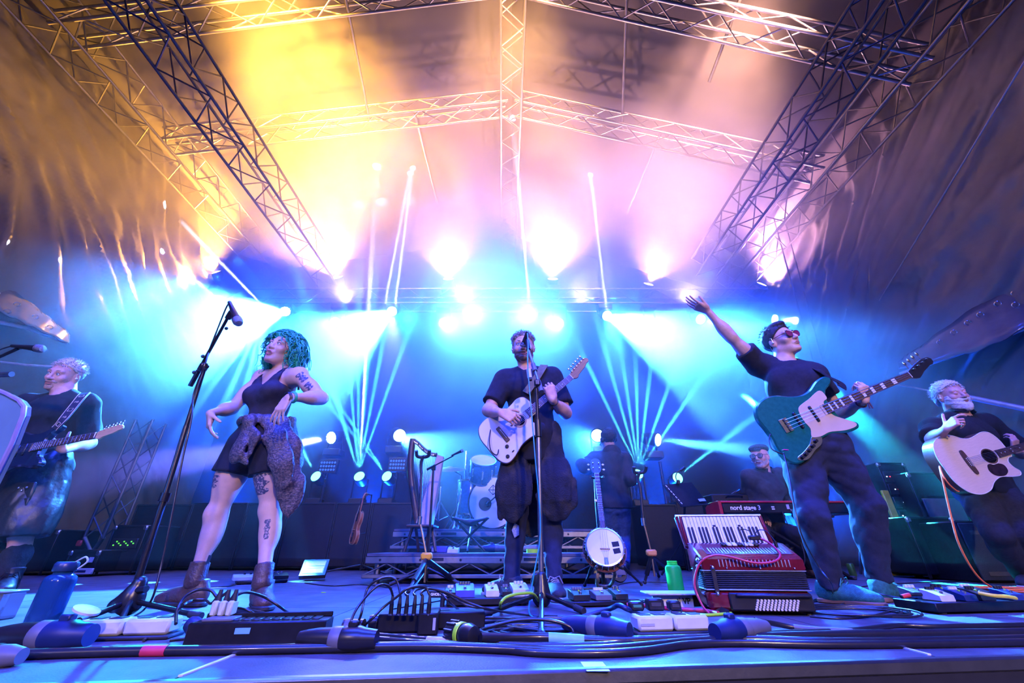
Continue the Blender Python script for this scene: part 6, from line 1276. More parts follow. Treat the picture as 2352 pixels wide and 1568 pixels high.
    for a, b in (((-.16,.0,.28),(.15,-.08,.0)),((.16,.0,.28),(-.14,-.10,.0)),((0,.15,.27),(.0,-.16,.0))): m = MB(); m.tube([V(a), V(b)], .011, 6); m.build('leg', BLACK_METAL, rt)
def harp():
    Dh = 4.05; q = lambda x, y, dd=0.0: P(x, y, Dh+dd); root = empty('lever_harp', 'small wooden harp on a low stool beside the riser step', 'harp', q(970,1200)); WD = mat('walnut', (.045,.020,.013), .4, 0, .3, 16, stretch=(6,6,1), coat=.3); LT = mat('pale_soundboard', (.50,.38,.28), .5, 0, .12, 20)
    m = MB(); m.tube(spline([q(949,1008), q(944,1040), q(943,1080), q(947,1120), q(954,1165), q(960,1200)], 6), [.030]*31, 8, flat=1.1); m.build('column', WD, root, True)
    m = MB(); pts = spline([q(949,1012), q(960,1018), q(974,1032), q(990,1042), q(1003,1044)], 6); m.tube(pts, [.030]*len(pts), 8, flat=.75); m.build('neck', WD, root, True)
    m = MB(); a, b = q(1006,1046,.03), q(962,1202,.0); n_ = 10; up = (a-b).normalized(); sd = V((0,1,0))
    vs = []; w0, w1 = .045, .12
    back = V((.11,.05,-.02))
    for t, w in ((0,w1),(1,w0)):
        p = b+(a-b)*t; vs += [p+sd*w, p-sd*w, p-sd*w*.7+back*(1-.5*t), p+sd*w*.7+back*(1-.5*t)]
    m.add(vs, [(0,1,5,4),(1,2,6,5),(2,3,7,6),(3,0,4,7),(3,2,1,0),(4,5,6,7)]); m.build('soundbox', LT, root, True, smooth=0)
    m = MB(); m.tube([a+sd*0-up*.0, b], [.012,.018], 6); m.build('string_rib', WD, root, True)
    for i in range(22):
        t = .06+.86*i/21; s = MB(); p0 = b+(a-b)*(.08+.84*t); i1 = min(int((.10+.86*t)*(len(pts)-1)), len(pts)-1); p1 = pts[i1]; s.tube([p0-sd*.012, p1-sd*.02], .0011, 4); s.build('string', mat('nylon_string', (.6,.6,.65), .3), root, True)
        l = MB(); l.box(p1-sd*.03-V((0,0,.008)), (.008,.008,.014), .002); l.build('lever', NICKEL, root, True)
    S = MB(); S.box(q(972,1206,-.02)-V((0,0,.01)), (.24,.30,.022), .006); rt = empty('harp_stool', 'low wooden stool under the small harp', 'stool', q(972,1258)); S.build('seat', WD, rt, True)
    for (x, y, dx, dy) in ((948,1210,-22,54),(992,1210,10,52),(955,1208,8,46),(985,1208,-6,46)):
        m = MB(); p = q(x,y); e = q(x+dx*.9, y+dy, -.04 if dy > 50 else .12); e.z = .236; m.tube([p, e], .014, 8); m.build('leg', WD, rt, True)
def fiddle():
    D = 5.2; q = lambda x, y, dd=0.0: P(x, y, D+dd); c = q(819,1212); top = q(836,1142); M = ortho(c, top-c, V((-.75,-.62,.1))); root = empty('fiddle', 'brown fiddle hanging on a thin stand, seen edge on', 'fiddle', mw=M); VB = mat('amber_varnish', (.32,.11,.04), .3, 0, .25, 14, coat=.8)
    o = sp2([(-.17,0),(-.16,.065),(-.10,.098),(-.05,.085),(-.02,.058),(.03,.056),(.06,.072),(.11,.082),(.16,.06),(.178,.02),(.178,-.02),(.16,-.06),(.11,-.082),(.06,-.072),(.03,-.056),(-.02,-.058),(-.05,-.085),(-.10,-.098),(-.16,-.065)], 4); b = MB(); b.prism(o, -.022, .018, None, .006); b.build('body', VB, root, smooth=30)
    for z in (-.019,.015): e = MB(); pp = [V((x*1.03,y*1.03,z)) for x, y in o]; e.tube(pp+pp[:2], .003, 4, caps=False); e.build('edge_binding', MAPLE, root)
    m = MB(); m.box((.20,0,.022), (.26,.028,.012), .004); m.build('fingerboard', BLACK_P, root); m = MB(); m.box((.24,0,.008), (.13,.026,.020), .006); m.build('neck', VB, root); m = MB(); m.tube(spline([V((.30,0,.01)), V((.37,0,.0)), V((.385,0,-.02)), V((.375,0,-.03)), V((.368,0,-.018))], 5), .012, 8); m.build('scroll', VB, root)
    for i in range(4): m = MB(); m.tube([V((.315+.013*i,-.03,.004)), V((.315+.013*i,.03,.004))], .003, 6); m.build('peg', BLACK_P, root)
    m = MB(); m.box((-.02,0,.032), (.004,.042,.030), .001); m.build('bridge', MAPLE, root); m = MB(); m.box((-.10,0,.030), (.10,.03,.006), .002); m.build('tailpiece', BLACK_P, root)
    for i in range(4): s = MB(); s.tube([V((-.10,-.011+.007*i,.034)), V((-.02,-.014+.009*i,.048)), V((.32,-.008+.005*i,.022))], .0008, 4); s.build('string', STRING, root)
    st = empty('fiddle_stand', 'thin black stand holding the fiddle, feet spread on the floor', 'stand', (q(842,1200).x,D+.03,0)); p = q(842,1135,.03); m = MB(); m.tube([V((0,0,.03)), V((0,0,p.z))], .008, 6); m.tube([V((0,0,p.z-.01)), V((-.03,-.03,p.z)), V((-.05,-.06,p.z))], .006, 6); m.build('upright', BLACK_METAL, st); m = MB(); m.tube([V((0,0,.42)), V((-.05,-.03,.41)), V((-.10,-.06,.41))], .006, 6); m.build('cradle', BLACK_METAL, st)
    for e in ((-.42,-.25,.012),(.35,-.2,.012),(0,.35,.012)): m = MB(); m.tube([V((0,0,.09)), V(e)], .009, 6); m.build('leg', BLACK_METAL, st)
# ------------------------------------------------------------------ risers, stands, boxes and cables
WHITE_P = mat('white_plastic', (.62,.63,.62), .4, 0, .08, 20); GREY_P = mat('grey_plastic', (.12,.12,.14), .45, 0, .1, 20); BLUE_P = mat('blue_plastic', (.008,.02,.085), .42, 0, .15, 20)
CABLE = mat('black_cable', (.012,.012,.015), .33, 0, .1, 30, coat=.3); TAPE_W = mat('white_tape', (.75,.72,.68), .6, 0, .05, 30)
def riser(label, y0, y1, z, x0, x1, nz):
    root = empty('stage_riser', label, 'platform', ((x0+x1)/2, y0, 0)); w = x1-x0; hx = w/2; d = y1-y0
    m = MB(); m.box((0,d/2,z-.012), (w,d,.024), .003); m.build('deck', DECK, root)
    for yy in (0, d-.04):
        m = MB(); m.box((0,yy+.02,z-.050), (w+.01,.045,.052), .004); m.build('top_rail', ALU, root); m = MB(); m.box((0,yy+.02,z-.170), (w+.04,.045,.030), .004); m.build('bottom_rail', ALU, root); st = w/nz; pr = None
        for i in range(nz):
            a, b = (z-.076, z-.156) if i % 2 else (z-.156, z-.076); s = V((-hx+i*st, yy+.02, a)); e = V((-hx+(i+1)*st, yy+.02, b)); q = MB(); q.tube([s,e], .007, 6); q.build('diagonal_brace', ALU, root)
    for sx in (-1,1):
        m = MB(); m.box((sx*(hx-.02),d/2,z-.050), (.045,d,.052), .004); m.build('side_rail', ALU, root)
        for yy in (.06, d-.08): m = MB(); m.tube([V((sx*(hx-.09),yy,0)), V((sx*(hx-.09),yy,z-.07))], .027, 12); m.build('leg', ALU, root)
    for i in range(6): q = MB(); q.lathe([(.010,0),(.010,.002),(0,.002)], 10, Matrix.Translation((-hx+.12+.34*i,-.003,z-.05)) @ Matrix.Rotation(R(90),4,'X')); q.build('socket_hole', BLACK_P, root)
    for x in (-hx*.45, hx*.35): q = MB(); q.box((x,-.004,z-.045), (.16,.004,.024), .001); q.build('tape_strip', mat('black_gaffer_tape', (.008,.008,.009), .8), root)
    return root
riser('lower step of the drum riser with aluminium truss sides', 3.84, 4.57, .225, -1.235, .86, 12)
riser('upper step of the drum riser carrying the drums', 4.60, 6.5, .440, -1.235, .86, 12)
def tripod_feet(root, hub, feet, r=.012, m=BLACK_METAL, tip=True):
    for f in feet:
        q = MB(); q.tube([hub, f], r, 8); lg = q.build('leg', m, root, True)
        if tip: t = MB(); d = (f-hub).normalized(); t.tube([f-d*.05, f+d*.01], r*1.35, 8); t.build('rubber_foot', RUBBER_BLACK, lg, True)
def microphone(name, label, tail, head, r=.026, group=None):
    d = (head-tail).normalized(); root = empty(name, label, 'microphone', tail, group); M = ortho(tail, d.orthogonal(), d); L = (head-tail).length
    lathe_obj('body', [(r*.35,0),(r*.42,.0),(r*.46,L*.15),(r*.75,L*.72),(r*.95,L*.76),(r*.95,L*.80),(0,L*.80)], BLACK_P, None, M).parent = root
    root.children[0].matrix_parent_inverse = PW(root).inverted(); g = lathe_obj('grille', [(r*.93,L*.79),(r*1.02,L*.83),(r,L*.92),(r*.75,L*.985),(r*.3,L*1.0),(0,L)], mat('steel_mesh', (.25,.25,.27), .35, .9, .4, 220, .6, 400), None, M); g.parent = root; g.matrix_parent_inverse = PW(root).inverted(); return root
def floor_cable(label, pts, r, m=CABLE, cat='cable', name='cable', n=8, z=None, group=None, parts=()):
    ps = []
    for p in pts:
        if isinstance(p, Vector): ps.append(p)
        elif len(p) == 2: ps.append(G(p[0], p[1], r+(z or 0)))
        elif isinstance(p[2], str): ps.append(G(p[0], p[1], float(p[2])))      # a stretch lifted off the floor
        else: ps.append(P(*p))
    sp = spline(ps, n); b = sp[0].copy(); mb = MB(); mb.tube([p-b for p in sp], r, 8); o = mb.build(name, m); o.location = b; tag(o, label, cat, group)
    for (t, ln, mm, rr, nm) in parts:
        i = int(t*(len(sp)-1)); j = min(len(sp)-1, i+ln); q = MB(); q.tube([p-b for p in sp[i:j+1]], r*rr, 8); c = q.build(nm, mm); c.parent = o
    return o
# ---- microphone stands
def singer_stand():
    hub = P(303,1372,2.12); root = empty('microphone_stand', 'tall black boom microphone stand beside the green-haired singer', 'stand', (hub.x,hub.y,0)); T = P(470,845,2.12); mid_ = P(378,1142,2.12)
    S = Solid(); S.cap(hub+V((-.0,0,-.02)), hub+V((.012,0,.055)), .050, .030, k=.02); S.cap(hub+V((-.06,0,-.03)), hub, .030, .045, k=.02); solid_obj(S, 'hub', BLACK_P, root, .007)
    m = MB(); m.tube([hub+V((.03,-.02,.03)), hub+V((.075,-.03,.035))], .014, 10); m.build('clamp_knob', BLACK_P, root, True)
    tripod_feet(root, hub+V((0,0,-.01)), [G(188,1424,.014), G(458,1414,.014), G(270,1440,.014)], .011)
    m = MB(); m.tube([hub, mid_], .0155, 10); m.build('lower_pole', BLACK_METAL, root, True); m = MB(); m.tube([mid_-V((0,0,.02)), mid_+V((0,0,.02))], .022, 10); m.build('clutch', BLACK_METAL, root, True); m = MB(); m.tube([mid_, P(428,978,2.12)], .0125, 10); m.build('grip', BLACK_P, root, True); m = MB(); m.tube([P(428,978,2.12), T], .0105, 10); m.build('upper_pole', BLACK_METAL, root, True)
    b0, b1 = P(437,886,2.16), P(524,728,2.02); m = MB(); m.tube([b0, b1], .0085, 8); m.build('boom', BLACK_METAL, root, True); m = MB(); m.tube([b0, b0+(b1-b0)*.22], .013, 10); m.build('boom_grip', BLACK_P, root, True)
    m = MB(); m.box((0,0,0), (.05,.03,.05), .008, ortho(P(467,843,2.11), b1-b0, (0,-1,0))); m.lathe([(.017,0),(.017,.014),(0,.014)], 12, ortho(P(474,842,2.09), (1,0,0), (0,-1,0))); m.build('boom_clamp', BLACK_P, root, True)
    for x, y in ((446,855),(466,818),(520,754)): m = MB(); m.ball(P(x,y,2.08), .011, 8, 6); m.build('thumb_screw', BLACK_P, root, True)
    m = MB(); m.tube([b1-V((0,0,.01)), P(533,716,2.0)], .017, 10); m.build('microphone_clip', BLACK_P, root, True)
    microphone('microphone', 'black microphone on the tall boom stand above the green-haired singer', P(527,694,2.01), P(549,744,1.96))
    floor_cable('cable running down the tall boom microphone stand', [P(527,694,2.01), P(517,712,2.02), P(494,770,2.07), P(480,806,2.09), P(470,838,2.06), P(445,905,2.09), P(440,960,2.08), P(418,1060,2.08), P(395,1180,2.08), P(372,1290,2.08), P(352,1368,2.07), G(330,1400,.02), G(300,1424,.005), G(345,1428,.005)], .0045)
singer_stand()
def centre_stand():
    hub = G(1245,1393,.0); hub = V((hub.x,hub.y,.06)); root = empty('microphone_stand', 'black microphone stand in front of the centre singer', 'stand', (hub.x,hub.y,0)); D = hub.y; T = P(1232,893,D)
    S = Solid(); S.cap(hub+V((0,0,-.015)), hub+V((0,0,.075)), .050, .028, k=.02); S.cap(hub+V((-.04,0,.05)), hub+V((-.03,0,.075)), .018, k=.01); solid_obj(S, 'hub', BLACK_P, root, .007)
    tripod_feet(root, hub, [G(1110,1412,.014), G(1338,1402,.014), G(1243,1462,.014)], .011)
    j = P(1237,1005,D); m = MB(); m.tube([hub, j], .0145, 10); m.build('lower_pole', ALU, root, True); m = MB(); m.tube([P(1237,1003,D), P(1235,965,D)], .021, 10); m.build('clutch', BLACK_P, root, True); m = MB(); m.tube([j, T], .0105, 10); m.build('upper_pole', BLACK_METAL, root, True)
    b0, b1 = P(1243,897,D-.02), P(1214,803,2.60); m = MB(); m.tube([b0, b1], .009, 8); m.build('boom', ALU, root, True); m = MB(); m.tube([b0+(b1-b0)*-.02, b0+(b1-b0)*.22], .0165, 10); m.tube([b0+(b1-b0)*.45, b0+(b1-b0)*.62], .0165, 10); m.build('boom_grip', GREY_P, root, True)
    m = MB(); m.box((0,0,0), (.04,.045,.05), .008, ortho(P(1234,880,D-.01), (1,0,0), (0,-1,0))); m.build('boom_clamp', BLACK_P, root, True); m = MB(); m.tube([P(1217,868,D), P(1214,848,D)], .016, 10); m.build('white_collar', WHITE_P, root, True)
    for x, y in ((1219,872),(1217,902)): m = MB(); m.ball(P(x,y,D-.02), .010, 8, 6); m.build('thumb_screw', BLACK_P, root, True)
    m = MB(); m.tube([b1, P(1211,782,2.62)], .017, 10); m.build('microphone_clip', BLACK_P, root, True)
    microphone('microphone', 'black microphone at the mouth of the centre singer', P(1211,762,2.60), P(1201,797,2.66), .027)
    floor_cable('cable hanging along the centre microphone stand', [P(1211,764,2.60), P(1213,790,2.52), P(1212,830,2.42), P(1215,880,D-.03), P(1222,960,D-.03), P(1230,1060,D-.03), P(1240,1170,D-.025), P(1240,1240,D-.03), P(1228,1310,D-.04), P(1218,1370,D-.06), G(1218,1412,.006), G(1260,1425,.006)], .0042, mat('teal_cable', (.02,.30,.28), .35, coat=.3))
centre_stand()
def edge_stand():
    b0, b1 = P(-190,905,2.5), P(42,800,2.4); root = empty('microphone_stand', 'boom microphone stand reaching in from the left edge', 'stand', (b0.x,b0.y,0)); m = MB(); m.tube([b0, b1], .010, 8); m.build('boom', BLACK_METAL, root, True); m = MB(); m.tube([V((b0.x,b0.y,.03)), b0+V((0,0,.02))], .013, 8); m.build('lower_pole', BLACK_METAL, root, True)
    tripod_feet(root, V((b0.x,b0.y,.1)), [V((b0.x+.3*cos(a), b0.y+.3*sin(a), .014)) for a in (.5,2.6,4.7)]); m = MB(); m.tube([b1, P(46,796,2.4)], .016, 8); m.build('microphone_clip', BLACK_P, root, True)
    microphone('microphone', 'black microphone at the left edge beside the fair-haired guitarist', P(28,794,2.38), P(100,801,2.37), .027); floor_cable('cable of the microphone at the left edge', [P(28,794,2.38), P(0,803,2.40), P(-60,830,2.43), P(-150,890,2.48)], .004)
edge_stand()
def inst_stand(label, hub, top, feet, mid_px, D, clampm):
    root = empty('instrument_stand', label, 'stand', (hub.x,hub.y,0)); m = MB(); m.box(hub, (.085,.05,.05), .012); m.build('yellow_clamp', clampm, root, True)
    mp = P(mid_px[0], mid_px[1], D); m = MB(); m.tube([hub-V((0,0,.17)), hub, mp], .0085, 8); m.build('lower_pole', mat('bronze_pole', (.30,.20,.10), .35, .8), root, True); m = MB(); m.tube([mp, top-V((0,0,.12))], .012, 8); m.build('upper_pole', BLACK_METAL, root, True); m = MB(); m.tube([mp-V((0,0,.03)), mp+V((0,0,.03))], .018, 10); m.build('collar', SILVER, root, True)
    m = MB(); m.tube(spline([top-V((0,0,.13)), top-V((.012,0,.06)), top+V((0,-.02,-.01)), top+V((.02,-.03,.005))], 6), .014, 8); m.build('gooseneck', RUBBER_BLACK, root, True)
    m = MB(); m.tube(spline([top+V((-.05,-.06,.045)), top+V((-.045,-.03,.005)), top+V((0,-.01,.0)), top+V((.05,-.03,.008)), top+V((.062,-.06,.05))], 6), .015, 8); m.build('yoke', RUBBER_BLACK, root, True)
    for f in feet: a = hub+V((0,0,-.02)); q = MB(); q.tube([a, a+(f-a)*.72], .019, 8); lg = q.build('leg', BLACK_METAL, root, True); q = MB(); q.tube([a+(f-a)*.7, f], .011, 8); q.ball(f, .017, 8, 6); q.build('rubber_foot', RUBBER_BLACK, lg, True)
YC_ = mat('yellow_clamp_plastic', (.80,.36,.01), .4)
inst_stand('empty instrument stand with yellow clamp in front of the harp', P(980,1277,3.42), P(972,1050,3.5), [G(938,1356,.016), G(1052,1338,.016), G(972,1332,.016)], (964,1195), 3.45, YC_)
inst_stand('empty instrument stand with orange clamp right of the banjo', P(1496,1269,3.75), P(1466,1086,3.78), [G(1481,1336,.016), G(1513,1322,.016), G(1550,1318,.016)], (1478,1198), 3.76, mat('orange_clamp_plastic', (.62,.25,.06), .4))
def small_boom():
    D = 3.72; b = P(986,1262,D); root = empty('microphone_stand', 'small boom microphone stand beside the harp', 'stand', (b.x,b.y,0)); t = P(996,1075,D); m = MB(); m.tube([V((b.x,b.y,.03)), t], .011, 8); m.build('lower_pole', BLACK_METAL, root, True); b0, b1 = P(981,1078,D), P(1042,1046,D-.1); m = MB(); m.tube([b0, b1], .006, 6); m.build('boom', BLACK_METAL, root, True); m = MB(); m.tube([b0, b0+(b1-b0)*.32], .011, 8); m.build('boom_grip', BLACK_P, root, True); m = MB(); m.box(t, (.04,.03,.04), .006); m.build('boom_clamp', BLACK_P, root, True)
    tripod_feet(root, V((b.x,b.y,.12)), [V((b.x+.28*cos(a), b.y+.22*sin(a)-.1, .014)) for a in (.3,2.9,4.6)], .010); microphone('microphone', 'slim microphone on the small boom stand at the harp', b1-V((.02,0,.0)), b1+V((.09,-.02,.045)), .016)
small_boom()
def music_stand():
    D = 4.0; root = empty('music_stand', 'black music stand with a clip lamp left of the keyboard', 'stand', G(1590,1330)); c = [P(1522,1113,D), P(1588,1107,D+.06), P(1627,1157,D-.06), P(1566,1163,D-.12)]; g = G(1590,1325); root.location = g
    n_ = (c[1]-c[0]).cross(c[3]-c[0]).normalized(); m = MB(); m.add(c+[p+n_*.006 for p in c], [(3,2,1,0),(4,5,6,7),(0,1,5,4),(1,2,6,5),(2,3,7,6),(3,0,4,7)]); m.build('desk', BLACK_METAL, root, True, smooth=0)
    m = MB(); capsule_strip(m, [c[3], c[2]], .05, .006, lambda t: V((0,-.3,1))); m.build('ledge', BLACK_METAL, root, True)
    for i in range(7): q = MB(); p = c[0]+(c[3]-c[0])*(.08+.13*i)+(c[1]-c[0])*.07; q.box((0,0,0), (.022,.008,.004), .001, ortho(p+V((0,-.008,0)), c[3]-c[0], (0,-1,.5))); q.build('slot_mark', WHITE_P, root, True)
    q = MB(); q.box((0,0,0), (.07,.028,.002), .0005, ortho(c[2]+(c[0]-c[2])*.14+V((0,-.010,.01)), c[2]-c[3], (0,-1,.6))); q.build('sticker', WHITE_P, root, True)
    hub = V((g.x, g.y+.05, .35)); m = MB(); m.tube([V((g.x,g.y+.05,.05)), hub, (c[0]+c[2])/2+V((0,.01,-.02))], .011, 8); m.build('upright', BLACK_METAL, root, True); tripod_feet(root, hub, [V((g.x+.3*cos(a), g.y+.05+.3*sin(a), .014)) for a in (.2,2.4,4.5)], .009)
    a = P(1558,1107,D); m = MB(); m.tube(spline([a, P(1552,1096,D), P(1556,1084,D), P(1569,1075,D)], 6), .005, 6); lp = m.build('clip_lamp', BLACK_P, root, True); m = MB(); m.tube([P(1563,1080,D), P(1572,1073,D)], .013, 8); m.build('lamp_shade', BLACK_P, lp, True); m = MB(); m.box(a, (.03,.03,.04), .005); m.build('lamp_clip', BLACK_P, lp, True)
music_stand()
# ---- amplifiers and cases at the right
def cab(name, label, x0, x1, y0, ztop, z0, depth, cat='amplifier', m=FLIGHT):
    a, b = x0, x1; root = empty(name, label, cat, ((a+b)/2, y0, z0)); w = b-a; h = ztop-z0; q = MB(); q.box((0,depth/2,h/2), (w,depth,h), .012); q.build('cabinet_body', m, root); return root, w, h
a, b = P(1636,1190,4.8), P(1746,1190,4.8); zt = P(1690,1180,4.8).z
r_, w_, h_ = cab('amplifier_cabinet', 'black speaker cabinet with a swirl badge under the keyboard', a.x, b.x, 4.8, zt, 0, .35); q = MB(); q.box((.03,-.004,h_*.48), (w_*.68,.01,h_*.86), .004); q.build('grille_cloth', mat('grille_cloth', (.015,.015,.02), .9, 0, .3, 200, .6, 500), r_)
sp_ = MB(); pts = [V((.012*t*cos(t*1.0), -.012, .012*t*sin(t*1.0)))*.55 for t in [i*.35 for i in range(40)]]; cx_ = V((w_*.04,0,h_*.86)); sp_.tube([p+cx_ for p in pts], .0055, 6); sp_.build('swirl_badge', WHITE_P, r_); q = MB(); q.tube([cx_+V((sx*.11,-.010,sz*.11)) for sx, sz in ((-1,-1),(1,-1),(1,1),(-1,1),(-1,-1))], .004, 4); q.build('badge_frame', WHITE_P, r_); q = MB(); q.box(cx_+V((0,-.012,-.10)), (.18,.006,.022), .002); q.build('badge_plate', WHITE_P, r_)
a, b = P(1637,1150,4.75), P(1722,1150,4.75); r_, w_, h_ = cab('guitar_amplifier', 'black amplifier head with knobs on the swirl-badged cabinet', a.x, b.x, 4.75, P(1680,1134,4.75).z, zt, .3)
for i in range(7): q = MB(); q.lathe([(.011,0),(.009,.016),(0,.016)], 10, Matrix.Translation((-w_*.4+w_*.13*i,-.002,h_*.6)) @ Matrix.Rotation(R(90),4,'X')); q.build('knob', GREY_P, r_)
q = MB(); q.tube([V((-.05,.0,h_*.8)), V((-.04,-.03,h_*.9)), V((.12,-.03,h_*.9)), V((.13,0,h_*.8))], .008, 6); q.build('handle', BLACK_METAL, r_)
floor_cable('tangle of thin cable lying on the amplifier head', [P(1680,1134,4.8), P(1690,1128,4.8), P(1700,1122,4.85), P(1706,1132,4.8), P(1690,1130,4.78), P(1702,1126,4.8)], .006)
def rcase(label, x0, x1, D, ytop, depth=.5, wheels=False):
    a, b = P(x0,1200,D), P(x1,1200,D); z = P((x0+x1)/2,ytop,D).z; c = case(label, a.x, b.x, D, z, depth)
    for sx in (-1,1):
        q = MB(); q.box((sx*((b.x-a.x)/2-.02),-.008,z-.03), (.05,.03,.05), .01); q.build('corner_cap', SILVER, c)
    q = MB(); q.box((0,-.01,z*.55), (.14,.012,.09), .01); q.build('latch_plate', BLACK_METAL, c); return c, b.x-a.x, z
c1, w1, z1 = rcase('black flight case right of the yellow ladder', 2082, 2190, 4.3, 1186)
c2, w2, z2 = rcase('rack of amplifiers with tiny red lights behind the black flight case', 2066, 2135, 4.9, 1062)
LEDR = mat('red_led', (.9,.03,.03), .4, emit=(1,.05,.05), estr=2.5); LEDW = mat('white_led', (.8,.9,1), .4, emit=(.7,.9,1), estr=3.0)
for j in range(4):
    q = MB(); q.box((0,-.012,z2*(.50+.12*j)), (w2*.86,.02,z2*.10), .004); ru = q.build('rack_unit', BLACK_P, c2)
    for i in range(7):
        if (i*7+j*3) % 4 < 2: l = MB(); l.box((-w2*.35+w2*.11*i,-.024,z2*(.50+.12*j)), (.014,.004,.010), .001); l.build('indicator', LEDR if (i+j) % 3 else LEDW, ru)
c3, w3, z3 = rcase('tall black amplifier rack behind the acoustic guitarist', 2128, 2235, 4.7, 1085); q = MB(); q.box((0,-.014,z3*.62), (w3*.8,.02,z3*.22), .004); q.build('rack_unit', GREY_P, c3); q = MB(); q.box((0,-.014,z3*.40), (w3*.8,.02,z3*.14), .004); q.build('rack_unit', BLACK_P, c3)
a, b = P(2214,1250,3.95), P(2352,1250,3.95); r_, w_, h_ = cab('speaker_cabinet', 'blue-lit speaker cabinet with a white sticker right of the flight cases', a.x, b.x, 3.95, P(2280,1196,3.95).z, 0, .45, 'speaker'); q = MB(); q.box((0,-.006,h_*.5), (w_*.94,.014,h_*.93), .006); gr = q.build('grille', mat('blue_grey_grille', (.05,.07,.12), .6, .2, .3, 260, .6, 420), r_)
for z in (.80,.14): q = MB(); q.box((-w_*.08,-.014,h_*z), (w_*.52,.006,h_*.07), .003); q.build('grille_slot', GREY_P, gr)
q = MB(); q.box((-w_*.03,-.015,h_*.63), (w_*.13,.004,h_*.10), .001); q.build('sticker', WHITE_P, gr); q = MB(); q.box((-w_*.03,-.018,h_*.63), (w_*.07,.004,h_*.05), .001); q.build('sticker_print', mat('grey_print', (.35,.36,.40), .6), gr)
def ladder():
    D = 4.75; b = P(2068,1290,D); root = empty('step_ladder', 'yellow step ladder standing behind the bass player', 'ladder', (b.x,D,0)); h = P(2040,1128,D).z
    for sx in (-1,1): m = MB(); m.box((0,0,0), (.075,.03,h+.02), .006, Matrix.Translation((sx*.13-.03*(1-sx),0,h/2))); m.build('rail', YELLOW_P, root)
    for i in range(4): m = MB(); m.box((-.03,.03,.10+h*.24*i), (.26,.09,.025), .006); m.build('tread', YELLOW_P, root)
    m = MB(); m.box((-.03,-.005,.06), (.30,.02,.10), .006); m.build('foot_board', YELLOW_P, root)
    for sx in (-1,1): m = MB(); m.tube([V((sx*.12,.05,h*.95)), V((sx*.14,.42,.0))], .014, 6); m.build('rear_leg', ALU, root)
ladder()
# ---- left: ground support tower, rack
tw = P(236,1240,5.15); truss('slim upright truss tower at the back left', (tw.x-.06,5.2,.36), (tw.x-.06,5.2,1.75), .22, 6, .016, m=mat('dimmed_steel', (.12,.12,.13), .5, .8), cat='truss', name='truss_tower')  # tower tone lowered to stand in for the haze that hides it
root = empty('tower_base', 'forked jack under the upright truss tower', 'stand', (tw.x-.06,5.2,0)); m = MB(); m.tube([V((-.11,-.11,.37)), V((0,-.05,.20))], .022, 8); m.tube([V((.11,-.11,.37)), V((0,-.05,.20))], .022, 8); m.build('fork', ALU, root); m = MB(); m.tube([V((0,-.05,.0)), V((0,-.05,.22))], .030, 8); m.build('jack', ALU, root); m = MB(); m.box((0,-.05,.13), (.32,.03,.02), .004); m.build('cross_bar', ALU, root); m = MB(); m.box((-.06,-.19,.31), (.06,.03,.06), .01); m.build('red_lock', mat('red_plastic', (.6,.03,.03), .5), root)
rk, wk, zk = rcase('low black rack beside the truss tower with a white printed panel', 192, 262, 4.75, 1262); q = MB(); q.box((.02,-.014,.05), (wk*.9,.02,.055), .004); ru = q.build('rack_unit', WHITE_P, rk); q = MB(); q.box((.02,-.026,.05), (wk*.5,.004,.02), .001); q.build('panel_print', BLUE_P, ru); q = MB(); q.box((wk*.3,-.014,zk*.62), (.05,.01,.05), .004); q.build('sticker', WHITE_P, rk)
rk, wk, zk = rcase('black rack with a small green lit display behind the microphone stand', 268, 345, 5.0, 1205); q = MB(); q.box((0,-.012,zk*.62), (wk*.75,.015,.10), .004); ru = q.build('rack_unit', BLACK_P, rk); LG = mat('green_led', (.1,.9,.05), .4, emit=(.12,1,.04), estr=1.6)
for i in range(9): q = MB(); q.box((-wk*.28+wk*.07*i,-.022,zk*.62+.018*((i*5) % 3-1)), (.014,.004,.012+.010*((i*3) % 3)), .001); q.build('indicator', LG, ru)
rk, wk, zk = rcase('black case at the far left behind the leather kilt', -60, 150, 4.9, 1215)
# ---- tilted screen on the floor
c = [P(686,1322,4.15), P(746,1320,4.15), P(757,1284,4.38), P(700,1285,4.38)]; root = empty('monitor_screen', 'tilted flat screen on the floor showing pale stripes', 'monitor', (c[0]+c[1])/2); n_ = (c[1]-c[0]).cross(c[3]-c[0]).normalized()
def quadbox(name, cs, off, th, m, parent): q = MB(); q.add([p+n_*off for p in cs]+[p+n_*(off-th) for p in cs], [(0,1,2,3),(7,6,5,4),(0,4,5,1),(1,5,6,2),(2,6,7,3),(3,7,4,0)]); return q.build(name, m, parent, True, smooth=0)
ins = lambda u, v: c[0]+(c[1]-c[0])*u+((c[3]-c[0])+((c[2]-c[1])-(c[3]-c[0]))*u)*v
quadbox('bezel', c, 0, .03, BLACK_P, root); sc_ = quadbox('screen', [ins(.10,.12), ins(.90,.12), ins(.90,.90), ins(.10,.90)], .002, .003, mat('screen_glow', (.2,.4,.7), .3, emit=(.30,.52,1.0), estr=.4), root)
for v0, v1, u0, u1, e in ((.15,.40,.20,.86,1.0),(.44,.50,.14,.88,.9),(.62,.66,.14,.88,.8),(.72,.75,.14,.88,.6)): quadbox('screen_stripe', [ins(u0,v0), ins(u1,v0), ins(u1,v1), ins(u0,v1)], .0035, .001, mat('screen_white', (.7,.8,.9), .3, emit=(.72,.85,1.0), estr=.5), sc_)
